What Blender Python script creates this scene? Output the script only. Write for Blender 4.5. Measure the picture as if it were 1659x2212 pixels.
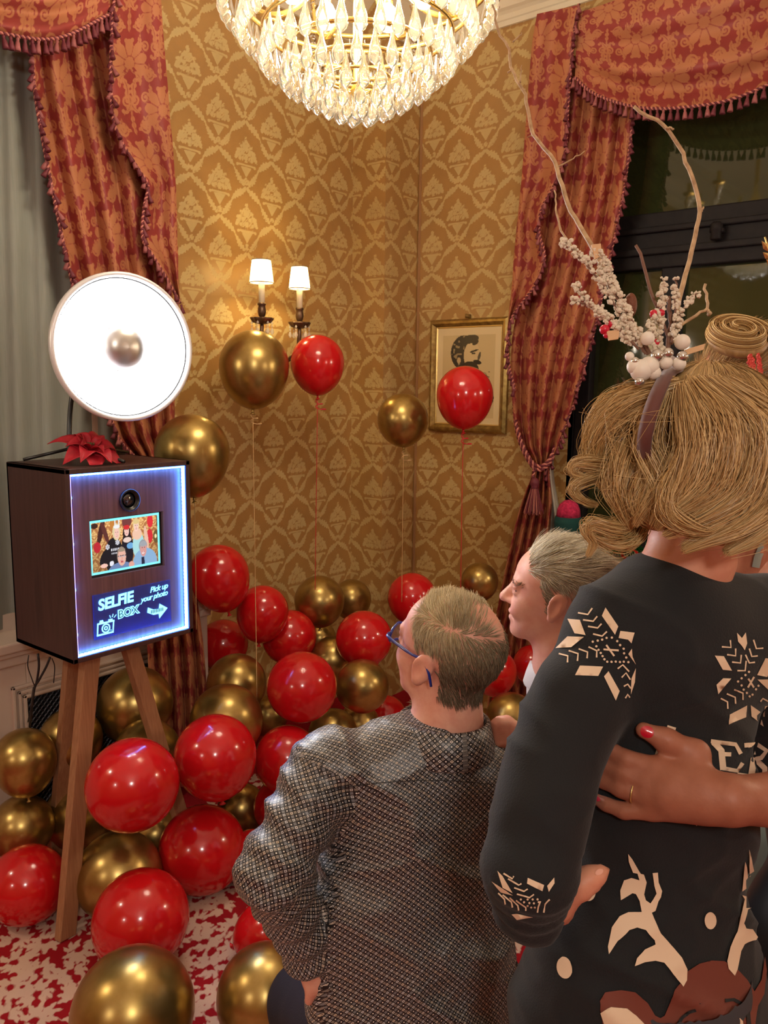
import bpy, bmesh, math, random
import numpy as np
from mathutils import Vector, Matrix
from mathutils.bvhtree import BVHTree
from mathutils.geometry import delaunay_2d_cdt
for _o in list(bpy.data.objects): bpy.data.objects.remove(_o)
SC = bpy.context.scene
COL = SC.collection
random.seed(7); RNG = np.random.default_rng(7)

# ------------------------------------------------------------------ camera
FPX, YAW, PITCH, ROLL, EYE = 1760.0, math.radians(38.8), math.radians(8.6), math.radians(0.7), 1.65
CF = np.array([math.cos(YAW)*math.cos(PITCH), math.sin(YAW)*math.cos(PITCH), -math.sin(PITCH)])
_r0 = np.array([math.sin(YAW), -math.cos(YAW), 0.0]); _u0 = np.cross(_r0, CF)
CR = math.cos(ROLL)*_r0 + math.sin(ROLL)*_u0
CU = math.cos(ROLL)*_u0 - math.sin(ROLL)*_r0
CC = np.array([0.0, 0.0, EYE])
cam_d = bpy.data.cameras.new('camera'); cam = bpy.data.objects.new('camera', cam_d); COL.objects.link(cam)
cam_d.sensor_fit = 'HORIZONTAL'; cam_d.sensor_width = 36.0; cam_d.lens = FPX/1659.0*36.0
cam_d.clip_start = 0.02; cam_d.clip_end = 60
_m = Matrix.Identity(4)
for i in range(3):
    _m[i][0] = CR[i]; _m[i][1] = CU[i]; _m[i][2] = -CF[i]; _m[i][3] = CC[i]
cam.matrix_world = _m
SC.camera = cam

# ------------------------------------------------------------------ world, exposure, room lamps, added fill lights
w = bpy.data.worlds.new('night'); SC.world = w; w.use_nodes = True
w.node_tree.nodes['Background'].inputs[0].default_value = (0.30, 0.34, 0.16, 1)
w.node_tree.nodes['Background'].inputs[1].default_value = 0.05
SC.view_settings.view_transform = 'Standard'; SC.view_settings.look = 'None'
SC.view_settings.gamma = 1.0; SC.view_settings.use_curve_mapping = False
SC.view_settings.exposure = 0.42
SC.cycles.transparent_max_bounces = 32
SC.cycles.max_bounces = 7
SC.cycles.sample_clamp_indirect = 6.0

def lamp(name, loc, power, color, radius=0.1):
    d = bpy.data.lights.new(name, 'POINT'); d.energy = power; d.color = color; d.shadow_soft_size = radius
    o = bpy.data.objects.new(name, d); o.location = loc; COL.objects.link(o); return o
lamp('room_chandelier_light', (-0.9, -1.1, 2.55), 64, (1.0, 0.93, 0.83), 0.16)
lamp('unseen_room_light', (1.7, -2.6, 2.1), 24, (1.0, 0.92, 0.82), 0.07)
lamp('unseen_room_light', (-2.3, 1.2, 2.1), 20, (1.0, 0.92, 0.82), 0.07)

lamp('unseen_room_light', (3.30, -0.75, 2.0), 20, (1.0, 0.86, 0.68), 0.06)  # unseen fill added to brighten the lower left wall and chase
lamp('unseen_room_light', (-0.35, 2.62, 2.05), 16, (1.0, 0.86, 0.68), 0.06)  # second added fill, out of view, lifts the right wall and curtains

# ------------------------------------------------------------------ helpers
def ray(x, y): return CF + CR*(x-829.5)/FPX - CU*(y-1106.0)/FPX
def P(x, y, d): return CC + ray(x, y)*d                       # a point at a forward distance
def PLN(x, y, ax, v):                                         # a point on an axis plane
    r = ray(x, y); return CC + r*(v-CC[ax])/r[ax]

def V(a): return Vector((float(a[0]), float(a[1]), float(a[2])))
def nrm(a): a = np.asarray(a, float); return a/(np.linalg.norm(a)+1e-12)

MATS = {}
def srgb(c):
    return tuple(((v/255.0+0.055)/1.055)**2.4 if v/255.0 > 0.04045 else v/255.0/12.92 for v in c)
def mat(name, col=(0.5,0.5,0.5), rough=0.6, metal=0.0, spec=0.5, emit=None, estr=0.0, coat=0.0, sss=0.0, noise=None, bump=None, sheen=0.0, alpha=1.0, trans=0.0):
    """noise=(scale, colour2, stretch), bump=(scale, strength)"""
    if name in MATS: return MATS[name]
    m = bpy.data.materials.new(name); m.use_nodes = True; MATS[name] = m
    nt = m.node_tree; b = nt.nodes['Principled BSDF']
    b.inputs['Base Color'].default_value = (*col, 1); b.inputs['Roughness'].default_value = rough
    b.inputs['Metallic'].default_value = metal; b.inputs['Specular IOR Level'].default_value = spec
    if coat: b.inputs['Coat Weight'].default_value = coat; b.inputs['Coat Roughness'].default_value = 0.05
    if sss:
        b.inputs['Subsurface Weight'].default_value = sss; b.inputs['Subsurface Radius'].default_value = (0.02, 0.008, 0.004); b.inputs['Subsurface Scale'].default_value = 0.4
    if sheen: b.inputs['Sheen Weight'].default_value = sheen
    if alpha < 1: b.inputs['Alpha'].default_value = alpha
    if trans: b.inputs['Transmission Weight'].default_value = trans
    if emit: b.inputs['Emission Color'].default_value = (*emit, 1); b.inputs['Emission Strength'].default_value = estr
    tc = None
    def coords(scale, stretch=(1,1,1)):
        t = nt.nodes.new('ShaderNodeTexCoord'); mp = nt.nodes.new('ShaderNodeMapping')
        mp.inputs['Scale'].default_value = stretch
        nt.links.new(t.outputs['Object'], mp.inputs[0])
        n = nt.nodes.new('ShaderNodeTexNoise'); n.inputs['Scale'].default_value = scale; n.inputs['Detail'].default_value = 4
        nt.links.new(mp.outputs[0], n.inputs['Vector']); return n
    if noise:
        n = coords(noise[0], noise[2] if len(noise) > 2 else (1,1,1))
        r = nt.nodes.new('ShaderNodeValToRGB'); r.color_ramp.elements[0].position = 0.3; r.color_ramp.elements[1].position = 0.7
        r.color_ramp.elements[0].color = (*col, 1); r.color_ramp.elements[1].color = (*noise[1], 1)
        nt.links.new(n.outputs[0], r.inputs[0]); nt.links.new(r.outputs[0], b.inputs['Base Color'])
    if bump:
        n = coords(bump[0]); bp = nt.nodes.new('ShaderNodeBump'); bp.inputs['Strength'].default_value = bump[1]; bp.inputs['Distance'].default_value = 0.004
        nt.links.new(n.outputs[0], bp.inputs['Height']); nt.links.new(bp.outputs[0], b.inputs['Normal'])
    return m

def pattern_mat(name, ground, figure, rough=(0.45, 0.85), edge=0.0012, metal=0.0, bump=0.25, attr='pat', line=None, spec=0.5):
    """two-tone woven pattern: the mesh carries a signed distance in an attribute, the shader thresholds it"""
    m = bpy.data.materials.new(name); m.use_nodes = True; MATS[name] = m
    nt = m.node_tree; b = nt.nodes['Principled BSDF']; N = nt.nodes.new; L = nt.links.new
    a = N('ShaderNodeAttribute'); a.attribute_name = attr
    mr = N('ShaderNodeMapRange'); mr.inputs['From Min'].default_value = edge; mr.inputs['From Max'].default_value = -edge
    L(a.outputs['Fac'], mr.inputs['Value'])
    t = N('ShaderNodeTexCoord'); n = N('ShaderNodeTexNoise'); n.inputs['Scale'].default_value = 9; n.inputs['Detail'].default_value = 6
    L(t.outputs['Object'], n.inputs['Vector'])
    mx = N('ShaderNodeMix'); mx.data_type = 'RGBA'; mx.inputs['A'].default_value = (*ground, 1); mx.inputs['B'].default_value = (*figure, 1)
    L(mr.outputs[0], mx.inputs['Factor'])
    hs = N('ShaderNodeHueSaturation'); vr = N('ShaderNodeMapRange'); vr.inputs['To Min'].default_value = 0.86; vr.inputs['To Max'].default_value = 1.12
    L(n.outputs[0], vr.inputs['Value']); L(vr.outputs[0], hs.inputs['Value']); L(mx.outputs['Result'], hs.inputs['Color'])
    L(hs.outputs[0], b.inputs['Base Color'])
    rr = N('ShaderNodeMapRange'); rr.inputs['To Min'].default_value = rough[0]; rr.inputs['To Max'].default_value = rough[1]
    L(mr.outputs[0], rr.inputs['Value']); L(rr.outputs[0], b.inputs['Roughness'])
    b.inputs['Metallic'].default_value = metal; b.inputs['Specular IOR Level'].default_value = spec
    wv = N('ShaderNodeTexNoise'); wv.inputs['Scale'].default_value = 700; wv.inputs['Detail'].default_value = 1
    L(t.outputs['Object'], wv.inputs['Vector'])
    bp = N('ShaderNodeBump'); bp.inputs['Strength'].default_value = bump; bp.inputs['Distance'].default_value = 0.001
    L(wv.outputs[0], bp.inputs['Height']); L(bp.outputs[0], b.inputs['Normal'])
    return m

def np_mesh(name, verts, faces, smooth=True):
    """verts (n,3); faces (m,k) array with one face size, or list of lists"""
    me = bpy.data.meshes.new(name)
    verts = np.asarray(verts, np.float32)
    if isinstance(faces, np.ndarray):
        m, k = faces.shape
        me.vertices.add(len(verts)); me.vertices.foreach_set('co', verts.ravel())
        me.loops.add(m*k); me.loops.foreach_set('vertex_index', faces.astype(np.int32).ravel())
        me.polygons.add(m); me.polygons.foreach_set('loop_start', np.arange(0, m*k, k, dtype=np.int32))
        me.polygons.foreach_set('loop_total', np.full(m, k, np.int32))
        me.update(calc_edges=True); me.validate()
    else:
        me.from_pydata([tuple(map(float, v)) for v in verts], [], [list(map(int, f)) for f in faces]); me.update()
    if smooth: me.polygons.foreach_set('use_smooth', np.ones(len(me.polygons), bool))
    return me
def fattr(me, name, vals):
    a = me.attributes.new(name, 'FLOAT', 'POINT'); a.data.foreach_set('value', np.asarray(vals, np.float32).ravel())
def cattr(me, name, cols):
    a = me.attributes.new(name, 'FLOAT_COLOR', 'POINT')
    c = np.ones((len(me.vertices), 4), np.float32); c[:, :3] = cols; a.data.foreach_set('color', c.ravel())

def link(name, me, m=None, parent=None):
    o = bpy.data.objects.new(name, me); COL.objects.link(o)
    if m is not None:
        if isinstance(m, str): m = MATS[m]
        if len(me.materials) == 0: me.materials.append(m)
    if parent is not None:
        o.parent = parent
        o.matrix_parent_inverse = parent_inv(parent)
    return o
def parent_inv(p):
    return Matrix.LocRotScale(p.location, p.rotation_euler, p.scale).inverted()
def tag(o, label, cat, group=None):
    o['label'] = label; o['category'] = cat
    if group: o['group'] = group
    return o
def thing(name, label, cat, loc=(0,0,0), group=None):
    o = bpy.data.objects.new(name, None); COL.objects.link(o); o.location = V(loc); o.empty_display_size = 0.05
    return tag(o, label, cat, group)
def struct(o): o['kind'] = 'structure'; return o

class MB:
    """collects boxes, tubes, lathes into one mesh"""
    def __init__(s): s.v = []; s.f = []; s.n = 0
    def add(s, v, f):
        v = np.asarray(v, float).reshape(-1, 3); s.v.append(v)
        s.f += [[i+s.n for i in q] for q in f]; s.n += len(v); return s
    def box(s, lo, hi, R=None, c=None):
        x0,y0,z0 = lo; x1,y1,z1 = hi
        v = np.array([[x0,y0,z0],[x1,y0,z0],[x1,y1,z0],[x0,y1,z0],[x0,y0,z1],[x1,y0,z1],[x1,y1,z1],[x0,y1,z1]], float)
        if R is not None: v = v @ np.asarray(R).T
        if c is not None: v = v + np.asarray(c)
        return s.add(v, [[3,2,1,0],[4,5,6,7],[0,1,5,4],[1,2,6,5],[2,3,7,6],[3,0,4,7]])
    def tube(s, pts, r, sides=8, cap=True, closed=False):
        pts = np.asarray(pts, float); n = len(pts); r = np.broadcast_to(np.asarray(r, float), (n,))
        T = np.gradient(pts, axis=0) if not closed else np.roll(pts,-1,0)-np.roll(pts,1,0)
        T /= (np.linalg.norm(T, axis=1, keepdims=True)+1e-12)
        ref = np.array([0,0,1.0]) if abs(T[0][2]) < 0.9 else np.array([1.0,0,0])
        N = []; cur = nrm(np.cross(T[0], ref))
        for t in T:
            cur = cur - t*np.dot(cur, t); cur = nrm(cur); N.append(cur)
        N = np.array(N); B = np.cross(T, N)
        a = np.arange(sides)*2*math.pi/sides
        v = pts[:,None,:] + r[:,None,None]*(np.cos(a)[None,:,None]*N[:,None,:] + np.sin(a)[None,:,None]*B[:,None,:])
        f = []
        for i in range(n if closed else n-1):
            j = (i+1) % n
            for k in range(sides):
                l = (k+1) % sides; f.append([i*sides+k, i*sides+l, j*sides+l, j*sides+k])
        if cap and not closed:
            f.append(list(range(sides))[::-1]); f.append([(n-1)*sides+k for k in range(sides)])
        return s.add(v, f)
    def lathe(s, prof, seg=24, R=None, c=None, wob=None, cap=True):
        prof = np.asarray(prof, float); n = len(prof); a = np.arange(seg)*2*math.pi/seg
        rr = prof[:,0][:,None]*(np.ones(seg)[None,:] if wob is None else wob(a)[None,:])
        v = np.stack([rr*np.cos(a), rr*np.sin(a), np.repeat(prof[:,1][:,None], seg, 1)], -1).reshape(-1,3)
        if R is not None: v = v @ np.asarray(R).T
        if c is not None: v = v + np.asarray(c)
        f = [[i*seg+k, i*seg+(k+1)%seg, (i+1)*seg+(k+1)%seg, (i+1)*seg+k] for i in range(n-1) for k in range(seg)]
        if cap and prof[0][0] > 1e-6: f.append([k for k in range(seg)][::-1])
        if cap and prof[-1][0] > 1e-6: f.append([(n-1)*seg+k for k in range(seg)])
        return s.add(v, f)
    def mesh(s, name, smooth=True):
        return np_mesh(name, np.concatenate(s.v), s.f, smooth)
    def build(s, name, m, parent=None, smooth=True):
        return link(name, s.mesh(name, smooth), m, parent)
def sharp(o, deg=35):
    me = o.data
    try: me.set_sharp_from_angle(angle=math.radians(deg))
    except Exception: pass
    return o
def bevel(o, w=0.004, seg=2):
    md = o.modifiers.new('bevel', 'BEVEL'); md.width = w; md.segments = seg; md.limit_method = 'ANGLE'; return o
def copy_tree(o, parent=None):
    c = o.copy(); COL.objects.link(c)
    if parent is not None: c.parent = parent; c.matrix_parent_inverse = o.matrix_parent_inverse.copy()
    for ch in list(o.children): copy_tree(ch, c)
    return c
def frame_z(axis, hint=(0,0,1)):
    """rotation whose z column is axis"""
    z = nrm(axis); x = np.cross(hint, z)
    if np.linalg.norm(x) < 1e-3: x = np.cross((1,0,0), z)
    x = nrm(x); y = np.cross(z, x); return np.stack([x, y, z], 1)
def resample(pts, n):
    pts = np.asarray(pts, float); d = np.r_[0, np.cumsum(np.linalg.norm(np.diff(pts, axis=0), axis=1))]
    t = np.linspace(0, d[-1], n); return np.stack([np.interp(t, d, pts[:,k]) for k in range(pts.shape[1])], 1)
def smoothcurve(pts, n):
    """Catmull-Rom through the points"""
    p = np.asarray(pts, float); m = len(p)
    if m < 3: return resample(p, n)
    q = np.vstack([2*p[0]-p[1], p, 2*p[-1]-p[-2]]); out = []
    for t in np.linspace(0, m-1-1e-9, max(n*3, 60)):
        i = int(t); u = t-i; a,b,c,d = q[i],q[i+1],q[i+2],q[i+3]
        out.append(0.5*((2*b)+(-a+c)*u+(2*a-5*b+4*c-d)*u*u+(-a+3*b-3*c+d)*u**3))
    return resample(np.array(out), n)

def vnoise(p, seed=0):
    """value noise, p (n,3) -> (n,) in 0..1"""
    p = np.asarray(p, np.float64); i = np.floor(p).astype(np.int64); f = p-i; f = f*f*(3-2*f); r = np.zeros(len(p))
    for dx in (0,1):
        for dy in (0,1):
            for dz in (0,1):
                h = ((i[:,0]+dx)*73856093) ^ ((i[:,1]+dy)*19349663) ^ ((i[:,2]+dz)*83492791) ^ (seed*2654435761)
                h = (h ^ (h >> 13))*1274126177 & 0x7fffffff
                val = ((h ^ (h >> 16)) & 0xffff)/65535.0
                r += val*(f[:,0] if dx else 1-f[:,0])*(f[:,1] if dy else 1-f[:,1])*(f[:,2] if dz else 1-f[:,2])
    return r

# ---- distance-field body builder
def axis_grid(lo, hi, h, fine=()):
    out = [lo]; x = lo
    while x < hi:
        s = h
        for a, b, hf in fine:
            if a-h <= x < b: s = min(s, hf)
        x += s; out.append(x)
    return np.array(out)
class SDF:
    def __init__(s, xs, ys, zs):
        s.ax = [np.asarray(a, np.float32) for a in (xs, ys, zs)]; s.D = np.full([len(a) for a in s.ax], 1.0, np.float32)
    def _sub(s, lo, hi):
        sl = []
        for a, l, h in zip(s.ax, lo, hi):
            i = max(int(np.searchsorted(a, l))-1, 0); j = min(int(np.searchsorted(a, h))+1, len(a)); sl.append(slice(i, max(j, i+1)))
        g = np.meshgrid(*[a[k] for a, k in zip(s.ax, sl)], indexing='ij', sparse=True)
        return tuple(sl), g
    def _mix(s, sl, d, k, sub=False):
        A = s.D[sl]; d = d.astype(np.float32)
        if sub:
            h = np.maximum(k-np.abs(A+d), 0)/k; s.D[sl] = np.maximum(A, -d)+h*h*k*0.25
        else:
            h = np.maximum(k-np.abs(A-d), 0)/k; s.D[sl] = np.minimum(A, d)-h*h*k*0.25
    def cone(s, a, b, r1, r2, k=0.02, sub=False):
        a = np.asarray(a, float); b = np.asarray(b, float); m = max(r1, r2)+k+0.03
        sl, (X,Y,Z) = s._sub(np.minimum(a,b)-m, np.maximum(a,b)+m)
        ab = b-a; L = float(ab@ab)+1e-9
        t = np.clip(((X-a[0])*ab[0]+(Y-a[1])*ab[1]+(Z-a[2])*ab[2])/L, 0, 1)
        d = np.sqrt((X-a[0]-t*ab[0])**2+(Y-a[1]-t*ab[1])**2+(Z-a[2]-t*ab[2])**2)-(r1+(r2-r1)*t)
        s._mix(sl, d, k, sub); return s
    def chain(s, pts, rad, k=0.02):
        for i in range(len(pts)-1): s.cone(pts[i], pts[i+1], rad[i], rad[i+1], k)
        return s
    def ell(s, c, r, R=None, k=0.02, sub=False):
        c = np.asarray(c, float); r = np.asarray(r, float); R = np.eye(3) if R is None else np.asarray(R)
        ext = np.sqrt((R**2)@(r**2))+k+0.03
        sl, (X,Y,Z) = s._sub(c-ext, c+ext)
        x, y, z = X-c[0], Y-c[1], Z-c[2]
        q = [x*R[0,i]+y*R[1,i]+z*R[2,i] for i in range(3)]
        k0 = np.sqrt((q[0]/r[0])**2+(q[1]/r[1])**2+(q[2]/r[2])**2)
        k1 = np.sqrt((q[0]/r[0]**2)**2+(q[1]/r[1]**2)**2+(q[2]/r[2]**2)**2)+1e-6
        s._mix(sl, k0*(k0-1)/k1, k, sub); return s
    def cut(s, point, normal, k=0.004):
        """keep the side the normal points away from"""
        n = nrm(normal); X,Y,Z = np.meshgrid(*s.ax, indexing='ij', sparse=True)
        d = (X-point[0])*n[0]+(Y-point[1])*n[1]+(Z-point[2])*n[2]
        s.D = np.maximum(s.D, d.astype(np.float32)); return s
    def extract(s, smooth=2):
        D = s.D; xs, ys, zs = s.ax; S = D < 0
        nx, ny, nz = D.shape
        c = S[:-1,:-1,:-1].astype(np.int8)
        for d in [(0,0,1),(0,1,0),(0,1,1),(1,0,0),(1,0,1),(1,1,0),(1,1,1)]:
            c = c+S[d[0]:nx-1+d[0], d[1]:ny-1+d[1], d[2]:nz-1+d[2]]
        act = np.argwhere((c > 0) & (c < 8)); idx = -np.ones((nx-1,ny-1,nz-1), np.int32)
        idx[act[:,0],act[:,1],act[:,2]] = np.arange(len(act))
        I, J, K = act.T; acc = np.zeros((len(act), 3)); cnt = np.zeros(len(act))
        cor = [(a,b,e) for a in (0,1) for b in (0,1) for e in (0,1)]
        for p in cor:
            for axn in range(3):
                if p[axn]: continue
                q = list(p); q[axn] = 1
                d0 = D[I+p[0],J+p[1],K+p[2]]; d1 = D[I+q[0],J+q[1],K+q[2]]
                m = (d0 < 0) != (d1 < 0); t = np.where(m, d0/(d0-d1+1e-12), 0)
                pos = np.stack([xs[I+p[0]], ys[J+p[1]], zs[K+p[2]]], 1).astype(float)
                end = np.stack([xs[I+q[0]], ys[J+q[1]], zs[K+q[2]]], 1)
                pos = pos+(end-pos)*t[:,None]; acc[m] += pos[m]; cnt[m] += 1
        v = acc/np.maximum(cnt, 1)[:,None]; F = []
        for axn in range(3):
            o = [slice(None)]*3; e = [slice(None)]*3
            o[axn] = slice(0,-1); e[axn] = slice(1,None)
            ch = S[tuple(o)] != S[tuple(e)]
            a1, a2 = [(1,2),(2,0),(0,1)][axn]
            g = np.argwhere(ch); g = g[(g[:,a1] > 0) & (g[:,a2] > 0) & (g[:,a1] < D.shape[a1]-1) & (g[:,a2] < D.shape[a2]-1)]
            if not len(g): continue
            def id_(d1, d2):
                h = g.copy(); h[:,a1] -= d1; h[:,a2] -= d2; return idx[h[:,0],h[:,1],h[:,2]]
            q = np.stack([id_(1,1), id_(0,1), id_(0,0), id_(1,0)], 1)
            ins = S[g[:,0],g[:,1],g[:,2]]; q[~ins] = q[~ins][:,::-1]; F.append(q)
        F = np.concatenate(F); F = F[(F >= 0).all(1)]
        for _ in range(smooth):
            a = np.zeros_like(v); n = np.zeros(len(v))
            for i in range(4):
                np.add.at(a, F[:,i], v[F[:,(i+1)%4]]+v[F[:,(i+3)%4]]); np.add.at(n, F[:,i], 2)
            v = v*0.5+0.5*a/np.maximum(n, 1)[:,None]
        return v, F
def vnormals(v, F):
    n = np.cross(v[F[:,2]]-v[F[:,0]], v[F[:,3]]-v[F[:,1]]); N = np.zeros_like(v)
    for i in range(4): np.add.at(N, F[:,i], n)
    return N/(np.linalg.norm(N, axis=1, keepdims=True)+1e-12)

def strand_mesh(name, PLs, rad, cols=None, sides=3):
    """PLs (n,s,3) polylines, rad (n,s)"""
    n, s, _ = PLs.shape
    T = np.gradient(PLs, axis=1); T /= np.linalg.norm(T, axis=2, keepdims=True)+1e-12
    ref = np.where(np.abs(T[:,:1,2:3]) < 0.8, np.array([0,0,1.0]), np.array([1.0,0,0]))
    ref = np.broadcast_to(ref, T.shape)
    N = np.cross(T, ref); N /= np.linalg.norm(N, axis=2, keepdims=True)+1e-12; B = np.cross(T, N)
    a = np.arange(sides)*2*math.pi/sides
    v = PLs[:,:,None,:]+rad[:,:,None,None]*(np.cos(a)[:,None]*N[:,:,None,:]+np.sin(a)[:,None]*B[:,:,None,:])
    base = (np.arange(n)*s*sides)[:,None,None]; i = np.arange(s-1)[None,:,None]; k = np.arange(sides)[None,None,:]; l = (k+1) % sides
    q = np.stack([base+i*sides+k, base+i*sides+l, base+(i+1)*sides+l, base+(i+1)*sides+k], -1).reshape(-1,4)
    me = np_mesh(name, v.reshape(-1,3), q)
    if cols is not None: cattr(me, 'col', np.repeat(cols, s*sides, axis=0))
    return me
def ribbon_mesh(name, PLs, rad, cols, out):
    """flat strands; out (n,s,3) is the direction their faces look"""
    n, s, _ = PLs.shape; T = np.gradient(PLs, axis=1); W = np.cross(T, out); W /= np.linalg.norm(W, axis=2, keepdims=True)+1e-12
    v = np.stack([PLs-W*rad[:,:,None], PLs+W*rad[:,:,None]], 2)
    b = (np.arange(n)*s*2)[:,None]; i = np.arange(s-1)[None,:]*2
    q = np.stack([b+i, b+i+1, b+i+3, b+i+2], -1).reshape(-1,4)
    me = np_mesh(name, v.reshape(-1,3), q); cattr(me, 'col', np.repeat(cols, s*2, axis=0)); return me
def attr_mat(name, rough=0.5, spec=0.5, emit=0.0, attr='col', base=True, sheen=0):
    m = bpy.data.materials.new(name); m.use_nodes = True; MATS[name] = m; nt = m.node_tree; b = nt.nodes['Principled BSDF']
    a = nt.nodes.new('ShaderNodeAttribute'); a.attribute_name = attr
    b.inputs['Roughness'].default_value = rough; b.inputs['Specular IOR Level'].default_value = spec
    if base: nt.links.new(a.outputs['Color'], b.inputs['Base Color'])
    if emit: nt.links.new(a.outputs['Color'], b.inputs['Emission Color']); b.inputs['Emission Strength'].default_value = emit
    return m
def sheet(A, B, nv, cols=None):
    """grid between two curves A,B (n,3)->verts (nv, n,3)"""
    t = np.linspace(0, 1, nv)[:,None,None]; return A[None]*(1-t)+B[None]*t
def grid_faces(nr, nc):
    i = np.arange(nr-1)[:,None]; j = np.arange(nc-1)[None,:]
    return np.stack([i*nc+j, i*nc+j+1, (i+1)*nc+j+1, (i+1)*nc+j], -1).reshape(-1,4)
# ================================================================== the room
XW, YW, CHX, CHY, HC = 3.5, 2.82, 3.227, 2.61, 3.62
X0, Y0 = -2.9, -3.2

def leafsd(x, y, ax, ay, bx, by, wid, teeth=5, bend=0.0, tooth=0.3):
    """pointed leaf from a to b; negative inside, about metric"""
    dx, dy = bx-ax, by-ay; L = math.hypot(dx, dy); c, s = dx/L, dy/L
    u = ((x-ax)*c+(y-ay)*s)/L; v = -(x-ax)*s+(y-ay)*c
    v = v-bend*L*np.sin(np.pi*np.clip(u, 0, 1))
    uc = np.clip(u, 0, 1)
    wd = wid*np.sin(np.pi*uc**0.8)**0.8*(1-tooth+tooth*np.abs(np.sin(np.pi*teeth*uc)))
    return np.maximum(np.abs(v)-wd, (np.abs(u-0.5)-0.5)*L)
def circ(x, y, cx, cy, r): return np.hypot(x-cx, y-cy)-r
def damask(u, w):
    """wall paper: flower baskets inside a leafy ogee lattice; u along wall, w up, metres"""
    TW, TH = 0.302, 0.276
    best = np.full(u.shape, 1.0)
    for ou, ow in ((0, 0), (TW/2, TH/2)):
        x = (u-2.671-ou+TW/2) % TW-TW/2; y = (w-1.407-ow+TH/2) % TH-TH/2
        ax = np.abs(x); d = np.full(u.shape, 1.0)
        # flowers
        fl = circ(ax, y, 0.0, 0.050, 0.013)
        for cx, cy, r in [(0.0,0.066,0.008),(0.012,0.040,0.010),(0.025,0.031,0.010),(0.0,0.028,0.014),(0.038,0.008,0.013),(0.019,0.008,0.014),(0.050,-0.010,0.012),(0.031,-0.018,0.015),(0.0,-0.014,0.019),(0.058,-0.022,0.008),(0.034,0.034,0.006),(0.052,0.010,0.006)]:
            fl = np.minimum(fl, circ(ax, y, cx, cy, r)+0.0030*np.sin(6*np.arctan2(y-cy, ax-cx)))
        for cx, cy, r in [(0.0,0.052,0.009),(0.02,0.004,0.011),(0.034,-0.02,0.010),(0.0,-0.016,0.012),(0.026,0.03,0.008)]:
            fl = np.maximum(fl, 0.0013-np.abs(circ(ax, y, cx, cy, r)))
        fl = np.maximum(fl, -(np.abs(y+0.037-0.12*ax)-0.0018))
        d = np.minimum(d, fl)
        # basket rim and funnel
        rim = np.maximum(np.abs(y+0.046-0.10*ax+2.2*ax*ax)-0.0042, ax-0.05); d = np.minimum(d, rim)
        d = np.minimum(d, circ(ax, y, 0.05, -0.048, 0.007))
        fun = np.maximum(ax-(0.030*np.clip((y+0.094)/0.042, 0, 1)**1.1+0.003), np.maximum(y+0.053, -0.094-y)); d = np.minimum(d, fun)
        # daisy
        rd = np.hypot(x, y+0.113); d = np.minimum(d, np.maximum(rd-(0.0135+0.003*np.cos(12*np.arctan2(x, y+0.113))), 0.0008-np.abs(rd-0.006)))
        # rising feather leaves beside the daisy and arching leaves under it
        for sh in (-TH, 0, TH):
            yy = y+sh
            d = np.minimum(d, leafsd(ax, yy, 0.012, -0.132, 0.070, -0.060, 0.0160, 6, -0.05, 0.55))
            d = np.minimum(d, leafsd(ax, yy, 0.004, -0.146, 0.088, -0.202, 0.0185, 6, 0.055, 0.65))
            d = np.minimum(d, leafsd(ax, yy, 0.004, -0.134, 0.016, -0.160, 0.008, 1, 0.0, 0.0))
        for sh in (-TH, 0, TH):
            yy = y+sh
            vein = np.abs(-(ax-0.012)*0.7593+(yy+0.132)*0.6508+0.0092*np.sin(np.pi*np.clip(((ax-0.012)*0.6508+(yy+0.132)*0.7593)/0.0922, 0, 1)))-0.0009
            inl = (ax > 0.02) & (ax < 0.065) & (yy > -0.125) & (yy < -0.07)
            d = np.where(inl, np.maximum(d, -vein), d)
        best = np.minimum(best, d)
    return best

def mk_damask_mat():
    return pattern_mat('damask_wallpaper', (0.385, 0.205, 0.060), (0.530, 0.375, 0.150), rough=(0.34, 0.60), edge=0.0010, spec=0.75)
mk_damask_mat()
def wall_grid(name, us, zs, place, hole=None, pattern=True, m='damask_wallpaper', parent=None, flip=False):
    U, Z = np.meshgrid(us, zs, indexing='xy'); v = place(U.ravel(), Z.ravel()); F = grid_faces(len(zs), len(us))
    if flip: F = F[:,::-1]
    if hole is not None:
        cu = U.ravel()[F].mean(1); cz = Z.ravel()[F].mean(1); F = F[~hole(cu, cz)]
    me = np_mesh(name, v, F, False)
    if pattern: fattr(me, 'pat', damask(U.ravel(), Z.ravel()))
    return struct(link(name, me, m, parent))
zz = axis_grid(0, HC, 0.012, [(0.55, 3.25, 0.0062)])
wall_grid('wall_left', axis_grid(X0, CHX, 0.10, [(1.9, CHX, 0.0062)]), zz, lambda u, z: np.stack([u, np.full_like(u, YW), z], 1))
wall_grid('wall_chase_side', axis_grid(CHY, YW, 0.0062), zz, lambda u, z: np.stack([np.full_like(u, CHX), u, z], 1))
wall_grid('wall_chase_front', axis_grid(CHX, XW, 0.0062), zz, lambda u, z: np.stack([u, np.full_like(u, CHY), z], 1))
WIN = (0.05, 1.70, 0.95, 3.05)
wall_grid('wall_right', np.unique(np.r_[axis_grid(Y0, -0.6, 0.12), axis_grid(-0.6, WIN[0]-.006, 0.012), WIN[0], axis_grid(WIN[0]+0.012, WIN[1]-0.006, 0.012), axis_grid(WIN[1], CHY, 0.0062)]), np.unique(np.r_[zz, WIN[2], WIN[3]]),
          lambda u, z: np.stack([np.full_like(u, XW), u, z], 1), hole=lambda u, z: (u > WIN[0]) & (u < WIN[1]) & (z > WIN[2]) & (z < WIN[3]), flip=True)
mat('plain_gold_wall', (0.36, 0.19, 0.07), 0.7)
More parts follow.
